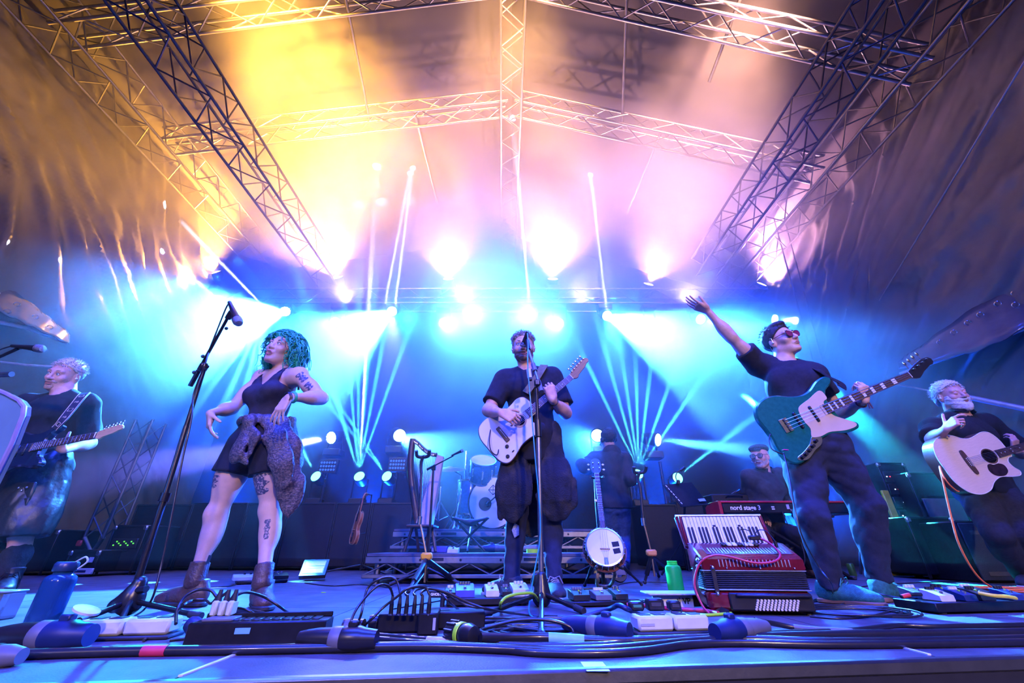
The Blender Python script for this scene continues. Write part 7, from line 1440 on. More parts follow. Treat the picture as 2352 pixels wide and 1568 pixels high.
# ---- bottles, can
def bottle(label, p, r, h, m, capm, loop=False, dense=None):
    root = empty('water_bottle', label, 'bottle', p); lathe_obj('bottle_body', [(r*.85,0),(r,.006),(r,h*.70),(r*.92,h*.77),(r*.62,h*.82),(r*.62,h*.93),(r*.56,h*.93),(r*.56,h*.81),(r*.9,h*.72),(r*.93,.012),(0,.010)], m, root)
    if capm: lathe_obj('bottle_cap', [(r*.70,h*.86),(r*.75,h*.88),(r*.75,h*.99),(r*.65,h*1.02),(0,h*1.02)], capm, root)
    else:
        for z in (.84,.90): q = MB(); q.tube([V((r*.63*cos(t),r*.63*sin(t),h*z)) for t in [2*pi*i/20 for i in range(21)]], .002, 5, caps=False); q.build('screw_thread', m, root)
    if loop: q = MB(); q.tube(spline([V((r*.5,0,h*1.0)), V((r*1.2,0,h*1.10)), V((r*1.5,0,h*1.02)), V((r*1.0,0,h*.90))], 6), .0035, 6); q.build('carry_loop', mat('clear_loop', (.5,.6,.6), .3), root)
    if dense: lathe_obj('water', [(r*.9,.013),(r*.9,h*dense),(0,h*dense)], mat('water_fill', (.02,.30,.03) if not capm else (.1,.25,.5), .1), root)
bottle('blue translucent water bottle with a cap loop at the left', G(92,1436), .052, .215, mat('blue_bottle_plastic', (.03,.16,.36), .12, 0, .1, 6, trans=.7), mat('dark_blue_cap', (.01,.03,.08), .35), True)
bottle('open bright green plastic water bottle left of the accordion', G(1555,1364), .051, .205, mat('green_bottle_plastic', (.04,.85,.06), .3, 0, .1, 6, emit=None, subsurf=.4), None, False, .30)
r_ = empty('drink_can', 'small yellow-green drink can behind the bass player', 'can', G(1961,1323)); lathe_obj('can_body', [(.028,0),(.033,.01),(.033,.105),(.027,.118),(0,.115)], mat('lime_tin', (.35,.50,.06), .35, .5), r_); lathe_obj('can_rim', [(.027,.115),(.029,.121),(.026,.121)], SILVER, r_)
# ---- power strips and connectors along the front
def frame_on(p0, p1): return ortho(p0, p1-p0, (0,0,1))
def power_strip(label, p0, p1, sections, h=.045, d=.085, base=True, m=WHITE_P):
    M = frame_on(p0, p1); L = (p1-p0).length; root = empty('power_strip', label, 'power strip', mw=M)
    if base: q = MB(); q.box((L/2,0,.006), (L*1.06,d*1.25,.012), .004); q.build('base_plate', RUBBER_BLACK, root)
    for i in range(sections):
        w = L/sections; q = MB(); q.box((w*(i+.5),0,.012+h/2), (w*.97,d,h), .008); b_ = q.build('strip_section', m, root)
        for k in range(2): s = MB(); s.box((w*(i+.3+.4*k),0,.013+h), (.040,.040,.003), .001); s.build('socket', BLACK_P, b_)
    q = MB(); q.box((L*.13,-d/2-.001,.012+h*.45), (.05,.002,.008), .0005); q.build('printed_label', mat('grey_print', (.35,.36,.40), .6), root); return root, L
def cee(label, p, d, k=1.0, m1=BLUE_P, m2=BLACK_P, capm=None, lid=True):
    d = V(d); d.z = 0; d.normalize(); M = ortho(p, (0,0,1), d); root = empty('power_connector', label, 'connector', mw=M); r = .033*k
    lathe_obj('plug_body', [(0,-.11*k),(r*.55,-.11*k),(r*.70,-.085*k),(r*.85,-.05*k),(r*.9,0),(0,0)], m2, root); lathe_obj('socket_collar', [(r*.92,-.005),(r*1.0,.0),(r*1.0,.03*k),(r*.93,.034*k)], GREY_P, root); lathe_obj('socket_body', [(r,.03*k),(r*1.05,.04*k),(r*1.05,.085*k),(r*.9,.10*k),(r*.75,.14*k),(0,.14*k)], m1, root)
    q = MB(); q.box((r*1.15,0,.06*k), (.018*k,.025*k,.03*k), .004); q.build('catch', m1, root)
    if lid: q = MB(); q.lathe([(r*.95,0),(r*.95,.006),(r*.4,.012),(0,.012)], 20, Matrix.Translation((r*1.6,.0,.10*k)) @ Matrix.Rotation(R(70),4,'Y')); q.build('hinged_lid', capm or m1, root)
    return root
power_strip('white two-part power strip on a black base at the front left', G(178,1468), G(398,1462), 2)
cee('blue mains connector with a white lid at the left end of the front strip', G(88,1458,.036), G(180,1452)-G(60,1452), 1.15, BLUE_P, BLACK_P, WHITE_P)
floor_cable('black cable leading off left from the blue mains connector', [(62,1447,'.035'), (20,1452), (-60,1458), (-160,1470)], .009)
def stage_box():
    p0, p1 = G(415,1487), G(738,1478); p0.y += .04; p1.y += .04; M = frame_on(p0, p1); L = (p1-p0).length; root = empty('distribution_box', 'long black mains box with plugs along the front left', 'power box', mw=M); q = MB(); q.box((L/2,0,.032), (L,.10,.062), .004); q.build('box_body', BLACK_METAL, root)
    q = MB(); q.box((L*.40,-.0512,.040), (.045,.002,.016), .0005); q.build('label_plate', mat('pale_blue_label', (.15,.42,.60), .5), root)
    for i in range(9): q = MB(); q.box((L*(.30+.075*i),.0,.064), (.024,.055,.006), .002); q.build('socket', BLACK_P, root)
    q = MB(); q.box((L/2,.046,.070), (L*.98,.006,.014), .002); q.build('rear_lip', BLACK_METAL, root); q = MB(); q.box((L*.18,-.0,.067), (L*.22,.07,.008), .002); q.build('socket_plate', GREY_P, root); return M, L
M_, L_ = stage_box(); plug_tops = []
for i, (x, lab) in enumerate(((487,'first'),(505,'middle'),(523,'last'))):
    p = P(x, 1432, 1.60); p.z = .070; r_ = empty('mains_plug', f'{lab} of three pale mains plugs standing in the long black box', 'plug', p); q = MB(); q.box((0,0,.022), (.020,.038,.044), .005); q.build('plug_body', mat('pale_plug', (.55,.58,.45), .4), r_); q = MB(); q.tube([V((0,0,.042)), V((0,0,.075))], [.010,.006], 8); q.build('strain_relief', RUBBER_BLACK, r_); plug_tops.append(p+V((0,0,.072)))
r_ = empty('mains_plug', 'round blue mains plug beside the three pale plugs', 'plug', P(455,1430,1.66)); r_.location.z = .03; q = MB(); q.lathe([(0,0),(.024,0),(.026,.03),(.020,.045),(0,.045)], 16, Matrix.Rotation(R(-70),4,'Y') @ Matrix.Translation((0,0,-.01))); q.build('plug_body', BLUE_P, r_)
a, b, c_ = plug_tops
floor_cable('thin cable arching left from the first pale plug', [a, P(486,1385,1.60), P(470,1377,1.62), P(440,1379,1.60), P(415,1395,1.55), G(380,1437,.006), G(330,1470,.006)], .0042)
floor_cable('thin cable arching left over the middle pale plug', [b, P(502,1372,1.60), P(485,1356,1.6), P(455,1354,1.6), P(425,1370,1.58), P(407,1400,1.55), P(404,1432,1.50)], .0048)
floor_cable('thin cable arching right from the last pale plug', [c_, P(526,1385,1.6), P(545,1366,1.62), P(570,1360,1.66), P(610,1372,1.72), P(650,1398,1.75), G(690,1428,.006), G(730,1440,.006)], .0048)
floor_cable('short dark cable behind the long black box', [P(530,1395,1.62), P(560,1398,1.66), P(588,1412,1.70), G(605,1428,.006), G(640,1445,.006)], .0042)
floor_cable('thick lilac-lit cable behind the long black box', [G(540,1402,.012), G(580,1404,.02), G(640,1416,.01), G(700,1426,.01)], .008)
cee('black mains connector at the right end of the long black box', G(765,1466,.032), G(820,1467)-G(740,1466), .95, BLACK_P, BLACK_P, BLACK_P, False)
r_ = empty('power_connector', 'black connector wrapped with grey tape left of the centre power unit', 'connector', G(800,1460)); q = MB(); q.tube([V((-.02,0,.026)), V((.05,-.006,.026))], .025, 12); q.build('plug_body', BLACK_P, r_); q = MB(); q.tube([V((-.012,0,.026)), V((.010,-.002,.026))], .0262, 12); q.build('tape_wrap', GREY_P, r_)
def psu():
    p0, p1 = G(868,1452), G(968,1450); M = frame_on(p0, p1); L = (p1-p0).length; root = empty('power_unit', 'black power unit with six jack plugs standing in it, front centre', 'power box', mw=M)
    q = MB(); q.box((L/2,.02,.030), (L*1.02,.10,.056), .005); q.build('unit_body', BLACK_METAL, root); q = MB(); q.lathe([(.024,0),(.026,.01),(.024,.03),(0,.03)], 14, Matrix.Translation((-.004,.0,.030)) @ Matrix.Rotation(R(-90),4,'Y')); q.build('end_cap', BLACK_P, root)
    q = MB(); q.box((L*1.17,-.015,.034), (.07,.14,.064), .004); q.build('side_box', BLACK_METAL, root); q = MB(); q.box((L*1.17+.022,-.086,.034), (.010,.002,.036), .0005); q.build('printed_label', mat('grey_print', (.35,.36,.40), .6), root); q = MB(); q.box((L*1.85,.055,.030), (.20,.08,.052), .004); q.build('rear_box', BLACK_METAL, root)
psu(); jt = []
for i, x in enumerate((897,915,932,950,967,984)):
    p = P(x, 1412, 1.70); p.z = .059; r_ = empty('jack_plug', f'{("leftmost","second","third","fourth","fifth","rightmost")[i]} of six black jack plugs standing in the centre power unit', 'plug', p, 'jack plugs in the centre power unit'); q = MB(); q.tube([V((0,0,0)), V((0,0,.035))], .0078, 10); q.build('plug_barrel', BLACK_P, r_); q = MB(); q.tube([V((0,0,.033)), V((0,0,.060))], [.0072,.0045], 10); q.build('strain_relief', RUBBER_BLACK, r_); q = MB(); q.tube([V((0,0,.0)), V((0,0,.005))], .0085, 10); q.build('collar', SILVER, r_); jt.append(p+V((0,0,.058)))
J2 = [[P(897,1352,1.68), P(886,1343,1.66), P(868,1345,1.64), P(845,1365,1.62), P(818,1400,1.58), P(802,1440,1.52), P(806,1462,1.48), G(835,1480,.005)],
      [P(915,1342,1.72), P(908,1330,1.72), P(895,1325,1.72), P(868,1331,1.70), P(845,1350,1.70), P(836,1380,1.68), P(828,1415,1.64), G(815,1440,.005)],
      [P(931,1362,1.72), P(940,1352,1.76), P(958,1345,1.80), P(985,1347,1.86), P(1010,1360,1.9), P(1035,1385,1.9), G(1060,1405,.005)],
      [P(950,1362,1.72), P(960,1353,1.78), P(985,1350,1.84), P(1015,1358,1.9), P(1060,1385,1.95), P(1110,1398,1.98), G(1180,1407,.005)],
      [P(967,1362,1.70), P(975,1355,1.72), P(992,1352,1.74), P(1030,1362,1.76), P(1080,1385,1.78), P(1130,1400,1.80), G(1210,1412,.005), G(1280,1415,.005)],
      [P(985,1362,1.70), P(978,1350,1.70), P(960,1347,1.68), P(935,1352,1.66), P(912,1370,1.66), P(880,1395,1.66), P(850,1425,1.64), G(822,1446,.005)]]
for i, pts in enumerate(J2): floor_cable(f'thin cable looping from the {("leftmost","second","third","fourth","fifth","rightmost")[i]} jack plug of the centre power unit', [jt[i]]+pts, .0042)
r_ = empty('power_connector', 'big ribbed black connector with a lime green ring, front centre', 'connector', mw=ortho(G(1042,1452,.030), (0,0,1), G(1110,1466)-G(1042,1452)))
lathe_obj('plug_body', [(0,-.02),(.026,-.02),(.030,.0),(.030,.03),(.028,.05),(.031,.055),(.033,.075),(.027,.098),(.014,.104),(0,.104)], BLACK_P, r_); lathe_obj('green_ring', [(.0305,.030),(.0325,.032),(.0325,.046),(.0300,.048)], mat('lime_plastic', (.35,.70,.03), .4), r_)
for i in range(10): a_ = 2*pi*i/10; q = MB(); q.tube([V((.030*cos(a_),.030*sin(a_),-.015)), V((.031*cos(a_),.031*sin(a_),.026))], .0045, 6); q.build('grip_rib', BLACK_P, r_)
floor_cable('thick black mains cable leaving the green-ringed connector, taped with writing', [(1104,1464,'.030'), (1180,1464,'.022'), (1260,1464,'.018'), (1400,1472), (1560,1468), (1760,1462), (2000,1456), (2352,1452), (2500,1450)], .0135, parts=[(.255,5,mat('pale_blue_tape', (.20,.55,.62), .5),1.06,'tape_label')])
rs, Lr = power_strip('white power strip with three black adaptors at the front right', G(1458,1456), G(1622,1452), 2)
for i, (x0, x1, y0, lab) in enumerate(((1449,1481,1381,'left black adaptor with a green print on the right-hand power strip'),(1490,1528,1374,'tallest black adaptor in the middle of the right-hand power strip'),(1540,1567,1379,'right black adaptor with a thin lead on the right-hand power strip'))):
    Dd = 1.80; a, b = P(x0,1416,Dd), P(x1,1416,Dd); t = P((x0+x1)/2,y0,Dd); z0_ = .060; r_ = empty('power_adaptor', lab, 'adaptor', ((a.x+b.x)/2, Dd+.01, z0_), 'adaptors on the right-hand power strip'); q = MB(); h_ = t.z-z0_; q.box((0,0,h_/2), (b.x-a.x, .045, h_), .006); q.build('adaptor_body', BLACK_P, r_)
    q = MB(); q.box((0,-.0232,h_*.55), ((b.x-a.x)*.6,.002,h_*.3), .0005); q.build('rating_label', mat('green_print', (.03,.20,.10), .5) if i == 0 else mat('dark_print', (.03,.03,.035), .5), r_)
floor_cable('thin lead looping from the right black adaptor', [P(1541,1402,1.78), P(1546,1416,1.75), P(1556,1420,1.74), P(1563,1412,1.75), P(1566,1400,1.77)], .0025)
cee('blue mains connector at the left end of the right-hand power strip', G(1358,1438,.036), G(1450,1446)-G(1340,1432), 1.0, BLUE_P, BLUE_P, BLUE_P, False)
cee('grey and blue mains connector at the right end of the right-hand power strip', G(1710,1444,.034), G(1620,1456)-G(1720,1444), 1.0, BLUE_P, GREY_P, GREY_P, False)
floor_cable('grey cable leaving the grey mains connector to the right', [(1734,1424,'.034'), (1780,1432,'.02'), (1830,1441), (1900,1447), (2010,1452)], .009, CABLE, parts=[(.48,13,GREY_P,1.08,'tape_wrap')])
floor_cable('blue cable looping over the blue mains connector, front centre right', [(1325,1424,'.03'), (1300,1432), (1340,1416,'.02'), (1400,1398,'.05'), (1420,1390,'.075'), (1440,1398,'.07'), (1470,1412,'.03')], .009, BLUE_P)
# ---- long cables along the front edge
floor_cable('thick black cable running the whole front of the stage, red tape at the left', [(-80,1508), (60,1502), (300,1495), (520,1492), (740,1488), (960,1484), (1120,1488), (1260,1494), (1400,1490), (1500,1482), (1600,1472), (1720,1468), (1900,1474), (2120,1472), (2400,1466)], .0125, parts=[(.155,2,mat('red_tape', (.6,.03,.08), .5),1.12,'tape_wrap')])
floor_cable('second black cable twisted with the front cable at the right', [(800,1462), (880,1470), (980,1478), (1100,1484), (1220,1497), (1360,1500), (1480,1494), (1580,1480), (1700,1476), (1900,1480), (2150,1478), (2400,1474)], .0105)
floor_cable('black cable with a pale sleeve in front of the centre power unit', [(812,1452,'.03'), (860,1459), (920,1464), (990,1470), (1060,1474), (1150,1480), (1260,1483), (1400,1480), (1520,1470), (1650,1462)], .0095, parts=[(.33,9,mat('pale_sleeve', (.45,.40,.52), .5),1.12,'cable_sleeve')])
floor_cable('black cable crossing the right front behind the thick cables', [(1640,1458), (1800,1452), (1960,1446), (2060,1436), (2160,1438), (2352,1434), (2460,1432)], .008)
floor_cable('thin black cable under the strips at the left front', [(390,1470), (470,1462), (560,1452), (650,1446), (720,1444)], .004)
r_ = empty('power_connector', 'grey connector at the bottom left corner on the front cable', 'connector', mw=ortho(G(-10,1507,.022), (0,0,1), V((1,.05,0)))); lathe_obj('plug_body', [(0,-.05),(.022,-.05),(.026,-.02),(.026,.03),(.018,.065),(0,.065)], GREY_P, r_); lathe_obj('collar', [(.027,-.02),(.028,-.015),(.028,0),(.027,.005)], BLACK_P, r_)
# coils
def coil(label, cx, cy, rx, ry, n, r, m, seed, cat='cable'):
    rr = random.Random(seed); c = G(cx, cy, 0); pts = []
    for i in range(n*10):
        a = 2*pi*i/10; k = 1+.18*sin(a*.37+seed)+rr.uniform(-.06,.06); pts.append(V((c.x+rx*k*cos(a)+.02*sin(i*.13), c.y+ry*k*sin(a)+.02*cos(i*.11), r+.0035*((i//10) % 3)+.004*rr.random())))
    return floor_cable(label, pts, r, m, cat, n=3)
coil('coil of blue-black cable in front of the centre microphone stand', 1225, 1458, .155, .10, 4, .006, CABLE, 2); coil('second coil of cable, larger and looser, left of the right-hand strip', 1270, 1440, .20, .13, 3, .005, CABLE, 5); coil('loose coil of thin cable right of the accordion', 1960, 1408, .23, .16, 4, .0045, CABLE, 9); coil('small coil of thin cable behind the blue mains connector', 1445, 1384, .07, .06, 4, .004, CABLE, 12)
floor_cable('thin cable from the green bass down past the right knee to the floor', [P(1800,1040,2.42), P(1812,1090,2.36), P(1824,1160,2.30), P(1842,1230,2.28), P(1880,1300,2.3), P(1912,1345,2.3), G(1905,1372,.005), G(1870,1381,.005), G(1850,1378,.005)], .004)
floor_cable('thin cable looping from the right pedalboard to the floor', [(2095,1377,'.03'), (2050,1370,'.04'), (2010,1363,'.05'), (1970,1368,'.03'), (1930,1390)], .0042); floor_cable('thin cable with a metal plug lying right of the accordion', [(1860,1415), (1930,1420), (2000,1414), (2060,1400), (2090,1404)], .004, parts=[(.86,3,SILVER,1.6,'plug')])
OR = mat('orange_rubber', (.85,.17,.03), .5); floor_cable('orange cable hanging from the acoustic guitar down to the floor', [P(2158,1072,3.05), P(2166,1105,3.04), P(2176,1150,3.05), P(2188,1200,3.06), P(2203,1250,3.08), P(2232,1305,3.12), P(2262,1338,3.16), G(2300,1356,.006), G(2352,1359,.006), G(2400,1360,.006)], .0062, OR)
coil('coil of orange cable on the floor at the right', 2300, 1356, .17, .10, 3, .0062, OR, 3)
# ---- pedalboards
def board(label, p0, p1, d, h, name='pedalboard'):
    M = frame_on(p0, p1); L = (p1-p0).length; root = empty(name, label, 'pedalboard', mw=M); q = MB(); q.box((L/2,d/2,h/2), (L,d,h*.7), .004); q.build('board', BLACK_METAL, root)
    for sx in (.06,.94): q = MB(); q.box((L*sx,d/2,h*.10), (.03,d*.9,h*.2), .003); q.build('foot_rail', RUBBER_BLACK, root)
    return M, L
def pedal(label, M, x, y, z, w, d, h, m, knobs=2, km=WHITE_P, group=None, btn=True, yaw=0):
    root = empty('effects_pedal', label, 'pedal', mw=M @ Matrix.Translation((x,y,z)) @ Matrix.Rotation(yaw,4,'Z'), group=group); q = MB(); q.prism([(-d/2,0),(d/2,0),(d/2,h),(d*.1,h*.9),(-d/2,h*.55)], -w/2, w/2, Matrix(((0,0,1,0),(1,0,0,0),(0,1,0,0),(0,0,0,1))), .003); q.build('pedal_case', m, root, smooth=30)
    for i in range(knobs): k = MB(); k.lathe([(.009,0),(.008,.012),(0,.013)], 12, Matrix.Translation((-w*.3+w*.6*(i+.5)/knobs,d*.28,h*.95))); k.build('knob', km, root)
    if btn: k = MB(); k.lathe([(.008,0),(.008,.008),(.005,.010),(0,.010)], 12, Matrix.Translation((0,-d*.25,h*.66))); k.build('footswitch', SILVER, root)
    l = MB(); l.box((0,.0,h*.88), (.008,.008,.006), .001); l.build('indicator', mat('lime_plastic', (.35,.70,.03), .4), root); return root
M_, L_ = board('black pedalboard in front of the right foot of the centre singer', G(1025,1395), G(1215,1391), .16, .045)
BP = mat('blue_pedal_paint', (.06,.07,.45), .4); WPp = mat('bone_pedal_paint', (.60,.60,.54), .45)
pedal('blue effects pedal with a row of shiny knobs', M_, L_*.22, .09, .04, .10, .11, .055, BP, 4, SILVER); pedal('bone white pedal with tall knobs on the centre pedalboard', M_, L_*.56, .09, .04, .07, .11, .05, WPp, 2, WPp); pedal('bone white pedal at the right end of the centre pedalboard', M_, L_*.92, .09, .04, .09, .12, .055, WPp, 3, WPp); pedal('small black pedal between the bone white pedals', M_, L_*.74, .08, .04, .05, .10, .04, BLACK_P, 2, GREY_P); pedal('small dark pedal at the left end of the centre pedalboard', M_, L_*.04, .08, .04, .055, .10, .04, BLACK_P, 2, WPp)
gb = G(1008,1392); r_ = empty('name_block', 'black block lettered in white beside the blue pedal', 'sign', (gb.x,gb.y-.02,0)); q = MB(); q.box((0,0,.055), (.105,.02,.030), .004); q.build('block', BLACK_P, r_); q = MB(); q.tube([V((.02,0,.0)), V((.02,0,.045))], .012, 8); q.build('post', BLACK_P, r_); text('GHOSTFIRE', .0165, mat('white_print', (.8,.8,.8), .6), r_, ortho(V((0,-.0112,.055)), (1,0,0), (0,-1,0)), bold=.0006)
M_, L_ = board('low black pedalboard right of the centre microphone stand', G(1310,1396), G(1452,1392), .13, .03)
pedal('black pedal with a row of dark knobs on the low pedalboard', M_, L_*.22, .07, .028, .09, .10, .045, BLACK_P, 4, GREY_P); pedal('grey pedal with white knobs on the low pedalboard', M_, L_*.58, .07, .028, .09, .10, .04, GREY_P, 4, WHITE_P); pedal('black pedal at the right end of the low pedalboard', M_, L_*.88, .07, .028, .07, .10, .045, BLACK_P, 2, SILVER)
M_, L_ = board('wide pedalboard at the right front below the acoustic guitarist', G(2158,1412), G(2460,1404), .20, .055)
for i, (x, y, w, m, lab) in enumerate(((.14,.06,.08,WHITE_P,'white pedal at the left front of the wide right pedalboard'),(.30,.05,.07,BLUE_P,'blue pedal with a yellow plug on the wide right pedalboard'),(.45,.06,.08,BLACK_P,'black pedal in the middle of the wide right pedalboard'),(.16,.17,.10,GREY_P,'grey pedal at the left back of the wide right pedalboard'),(.38,.17,.10,BLUE_P,'blue pedal at the back of the wide right pedalboard'),(.60,.16,.11,BLACK_P,'black pedal at the right back of the wide right pedalboard'),(.66,.05,.07,mat('navy_pedal_paint', (.02,.03,.14), .4),'navy pedal at the right front of the wide right pedalboard'))): pedal(lab, M_, L_*x, y, .048, w, .085, .045, m, 3, WHITE_P if i % 2 else BLACK_P)
q0 = M_ @ V((L_*.30,-.03,.085)); floor_cable('yellow plug and lead on the wide right pedalboard', [q0, q0+V((.03,-.03,-.008)), q0+V((.09,-.03,-.012)), q0+V((.15,-.01,-.02))], .008, mat('yellow_rubber', (.75,.60,.05), .5)); q0 = M_ @ V((L_*.02,.10,.07)); floor_cable('red plug at the left end of the wide right pedalboard', [q0+V((-.06,0,-.01)), q0, q0+V((.06,.01,.0))], .008, CABLE, parts=[(.1,5,mat('red_plastic', (.6,.03,.03), .5),1.15,'red_boot')])
M_, L_ = board('small pedalboard behind the boots of the green-haired singer', G(542,1343), G(660,1338), .16, .03); pedal('white pedal behind the boots of the green-haired singer', M_, L_*.32, .09, .028, .30, .12, .04, WHITE_P, 4, BLACK_P); pedal('black pedal right of the white pedal behind the boots', M_, L_*.80, .09, .028, .16, .12, .045, BLACK_P, 3, GREY_P)
p = G(468,1350); q = MB(); q.prism([(-.09,-.05),(.10,-.03),(.16,.02),(-.02,.06)], 0, .003); o = q.build('paper_sheet', TAPE_W, smooth=0); o.location = p; tag(o, 'crumpled pale paper sheet lying behind the left boot', 'paper')
p0 = G(1352,1541); o = MB().add([G(1333,1519,.0015), G(1384,1519,.0015), G(1402,1541,.0015), G(1348,1541,.0015)], [(0,1,2,3)]).build('tape_piece', TAPE_W, smooth=0); tag(o, 'white square of tape stuck to the stage edge at the front', 'tape')
o = MB(); o.box((0,0,.002), (.03,.012,.004), .001); o = o.build('tape_chip', mat('lime_plastic', (.35,.70,.03), .4)); o.location = G(743,1361); tag(o, 'tiny lime scrap of tape on the floor left of the riser', 'tape')
# ---- small things on the riser step
r_ = empty('effects_pedal', 'blue box on the lower riser step behind the instrument stand', 'pedal', (P(1010,1255,4.1).x,4.1,.226)); q = MB(); q.box((0,0,.026), (.14,.08,.05), .006); q.build('pedal_case', BP, r_); q = MB(); q.box((-.05,-.041,.026), (.02,.002,.03), .0005); q.build('printed_label', WHITE_P, r_)
pedal('white pedal beside the blue box on the lower riser step', Matrix.Translation((P(1042,1255,4.1).x,4.1,.226)), 0, 0, 0, .10, .10, .05, WHITE_P, 2, BLACK_P)
cee('blue mains connector on the lower riser step behind the singer', V((P(1145,1250,4.15).x,4.15,.262)), V((-1,.1,0)), 1.0, BLUE_P, GREY_P, BLUE_P, False)
cee('second blue mains connector on the lower riser step right of the singer', V((P(1225,1250,4.15).x,4.15,.262)), V((1,.1,0)), .9, BLUE_P, GREY_P, BLUE_P, False)
r_ = empty('tape_roll', 'lime roll of tape on the lower riser step', 'tape', (P(1223,1257,4.0).x,4.0,.226)); lathe_obj('tape_ring', [(.035,0),(.055,0),(.055,.03),(.035,.03),(.035,0)], mat('lime_plastic', (.35,.70,.03), .4), r_)
# ---- floor things at the right of the centre
VPW = mat('white_card', (.62,.62,.64), .5); pv = G(1572,1402); r_ = empty('product_box', 'white box lettered VP beside the power adaptors', 'box', (pv.x-.02,pv.y+.05,0)); q = MB(); q.box((0,.04,.030), (.18,.09,.058), .003); q.build('box_body', VPW, r_); text('VP', .034, mat('black_print', (.02,.02,.022), .6), r_, ortho(V((.055,-.0062,.034)), (1,0,0), (0,-1,0)), bold=.0012)
for i in range(3): q = MB(); q.tube([V((-.005+.012*i+.004*cos(t),-.0062,.034+.006*(i+1)*sin(t))) for t in (-1.1,-.5,0,.5,1.1)], .0014, 4); q.build('sound_wave_mark', mat('black_print', (.02,.02,.022), .6), r_)
q = MB(); q.box((.01,.03,.066), (.30,.16,.008), .003); q.build('box_lid', mat('pale_board', (.45,.43,.42), .6), r_); q = MB(); q.box((.115,.03,.035), (.05,.06,.05), .004); q.build('dark_block', BLACK_P, r_)
floor_cable('bundle of red cable under the white VP box', [(1440,1388), (1480,1390), (1530,1396), (1580,1400), (1620,1402), (1650,1408)], .009, mat('crimson_cable', (.45,.02,.06), .4, coat=.4)); floor_cable('lime cable looping in front of the centre pedalboard', [(1150,1402), P(1150,1385,2.05), P(1165,1370,2.08), P(1195,1363,2.12), P(1225,1364,2.2), G(1240,1386,.006)], .0062, mat('lime_plastic', (.35,.70,.03), .4)); floor_cable('lime cable lying behind the right-hand power strip', [(1560,1408), (1620,1412), (1680,1408)], .006, mat('lime_plastic', (.35,.70,.03), .4))
for i, (pts, lab) in enumerate((([(700,1338),(760,1345),(830,1342),(900,1350)],'thin black cable on the floor left of the riser'),([(1330,1352),(1400,1350),(1430,1340),(1470,1336),(1560,1338)],'thin black cable on the floor under the banjo'),([(1850,1385),(1960,1350),(2100,1338),(2352,1332)],'thin black cable on the floor behind the bass player'),([(900,1398),(980,1384),(1060,1372),(1120,1378)],'thin black cable across the floor left of the centre pedalboard'),([(360,1358),(430,1352),(520,1346),(540,1343)],'thin black cable on the floor behind the left boot'),([(1010,1420),(1120,1418),(1230,1424),(1330,1420),(1420,1424)],'black cable on the floor behind the coils'),([(1060,1436),(1160,1425),(1260,1430),(1360,1426),(1450,1436)],'shiny black cable between the coils and the right connector'),([(1120,1440,'.03'),(1190,1424,'.05'),(1260,1424,'.05'),(1310,1440,'.03'),(1318,1462)],'black cable arching over the coil in the centre'))): floor_cable(lab, pts, .0055 if i > 4 else .004)
floor_cable('woven strap and thin leads dangling under the banjo', [P(1378,1300,3.3), P(1372,1325,3.28), G(1374,1346,.012), G(1400,1345,.012), P(1412,1320,3.3), P(1404,1300,3.32)], .012, mat('patterned_webbing', (.30,.20,.12), .8, 0, .5, 60), 'strap', 'strap')
r_ = empty('caster_wheel', 'black caster wheel on the floor behind the banjo stand', 'wheel', G(1424,1338)); q = MB(); q.lathe([(.03,-.018),(.062,-.018),(.068,0),(.062,.018),(.03,.018)], 20, Matrix.Translation((0,0,.068)) @ Matrix.Rotation(R(80),4,'X')); q.build('tyre', RUBBER_BLACK, r_); q = MB(); q.prism([(-.05,.0),(.05,0),(.03,.11),(-.04,.11)], -.003, .003, Matrix.Translation((0,-.03,.06)) @ Matrix.Rotation(R(90),4,'X')); q.build('fork_plate', GREY_P, r_)
# ---- things at the left edge close to the camera
PB = mat('frosted_panel', (.16,.30,.42), .45, 0, .1, 5); D = 1.62; r_ = empty('display_screen', 'large pale blue panel with a rounded corner at the left edge', 'monitor', P(-60,1000,D)); o = [(-150,830),(-62,872),(18,905),(46,920),(57,934),(55,954),(29,1020),(-11,1100),(-61,1200),(-170,1200)]; ps = [P(x,y,D-.0006*(x+130)) for x, y in o]; n_ = (ps[1]-ps[0]).cross(ps[-1]-ps[0]).normalized(); n_ = n_ if n_.y < 0 else -n_; m = MB(); k = len(ps); m.add(ps+[p-n_*.02 for p in ps], [tuple(range(k)), tuple(reversed(range(k,2*k)))]+[(i,(i+1)%k,k+(i+1)%k,k+i) for i in range(k)]); m.build('panel', PB, r_, True, smooth=0); m = MB(); m.tube([p+n_*.002 for p in ps[:8]], .008, 6); m.build('rim', mat('lilac_rim', (.30,.26,.45), .4), r_, True); m = MB(); a_ = P(-110,1150,D+.06); m.tube([a_, V((a_.x,a_.y,.02))], .02, 8); m.build('pole', BLACK_METAL, r_, True); m = MB(); m.lathe([(.18,0),(.17,.015),(0,.02)], 20, Matrix.Translation((a_.x,a_.y,0))); m.build('base_plate', BLACK_METAL, r_, True)
gq = G(-5,1424); r_ = empty('clear_box', 'clear plastic box at the left edge beside the blue bottle', 'box', (gq.x-.05,gq.y,0)); q = MB(); q.box((0,0,.05), (.14,.10,.10), .006); q.build('box_body', mat('clear_plastic', (.55,.70,.75), .1, 0, .05, 6, trans=.8), r_); q = MB(); q.box((0,0,.104), (.145,.105,.008), .003); q.build('box_lid', mat('clear_lid', (.55,.65,.75), .2, 0, .05, 6, trans=.5), r_)
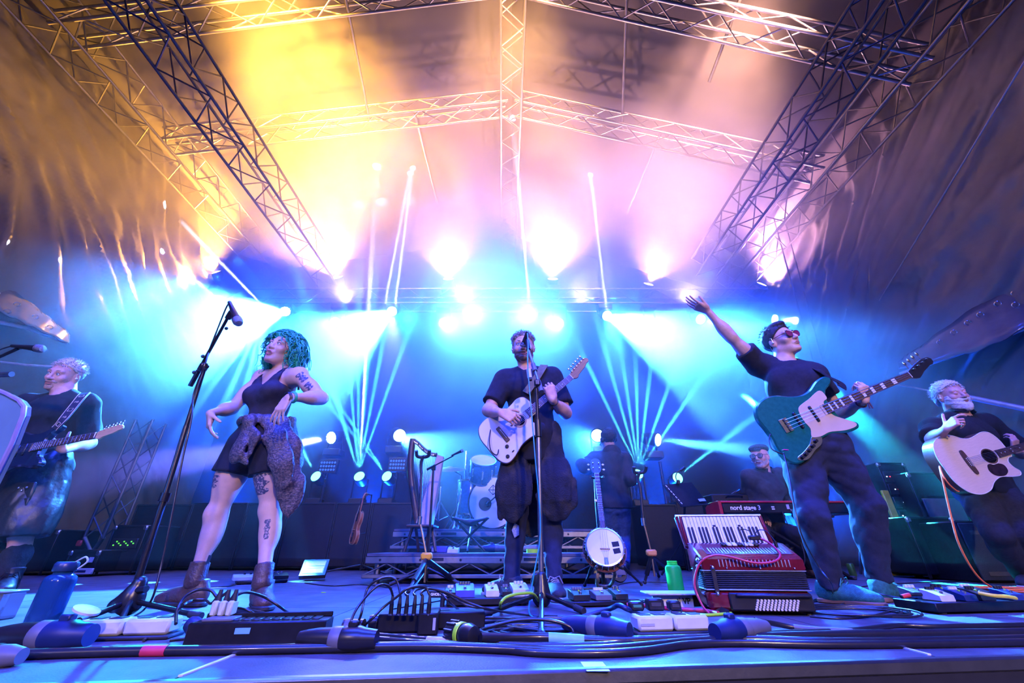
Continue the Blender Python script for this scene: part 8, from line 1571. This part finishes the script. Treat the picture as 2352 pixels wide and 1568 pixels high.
woman(); singer(); bassist(); left_guitarist(); right_guitarist(); keyboardist(); stagehand()
centre_guitar(); bass(); left_guitar(); acoustic_guitar(); banjo(); accordion(); keyboard(); drums(); harp(); fiddle()
# ------------------------------------------------------------------ drifting stage haze: air that scatters the lamps' light
def haze(name, label, lo, hi, dens, g, noise, rise, depth):
    lo, hi = V(lo), V(hi); b = MB(); b.box((0,0,0), hi-lo); m = bpy.data.materials.new(name); m.use_nodes = True; nt = m.node_tree; nt.nodes.clear(); N = nt.nodes.new; K = nt.links.new
    out = N('ShaderNodeOutputMaterial'); vs = N('ShaderNodeVolumeScatter'); vs.inputs['Anisotropy'].default_value = g; K(vs.outputs[0], out.inputs['Volume'])
    geo = N('ShaderNodeNewGeometry'); sep = N('ShaderNodeSeparateXYZ'); K(geo.outputs['Position'], sep.inputs[0])
    def rng_(src, a, c, lo_, hi_):
        r = N('ShaderNodeMapRange'); r.interpolation_type = 'SMOOTHSTEP'
        for i, v in ((1,a),(2,c),(3,lo_),(4,hi_)): r.inputs[i].default_value = v
        K(src, r.inputs[0]); return r.outputs[0]
    sc, a, c, d0, d1, det = noise; n = N('ShaderNodeTexNoise'); n.inputs['Scale'].default_value = sc; n.inputs['Detail'].default_value = det; n.inputs['Distortion'].default_value = .7; K(geo.outputs['Position'], n.inputs['Vector'])
    f = [rng_(n.outputs['Fac'], a, c, d0*dens, d1*dens), rng_(sep.outputs['Z'], *rise), rng_(sep.outputs['Y'], *depth)]
    m1 = N('ShaderNodeMath'); m1.operation = 'MULTIPLY'; K(f[0], m1.inputs[0]); K(f[1], m1.inputs[1]); m2 = N('ShaderNodeMath'); m2.operation = 'MULTIPLY'; K(m1.outputs[0], m2.inputs[0]); K(f[2], m2.inputs[1]); K(m2.outputs[0], vs.inputs['Density'])
    o = b.build(name, m, smooth=0); o.location = (lo+hi)/2; return tag(o, label, None, None, 'stuff')
haze('stage_haze', 'drifting stage haze filling the tent, thicker high up and at the back', (XL+.3,2.2,.15), (XR-.3,8.4,7.9), *HZ)
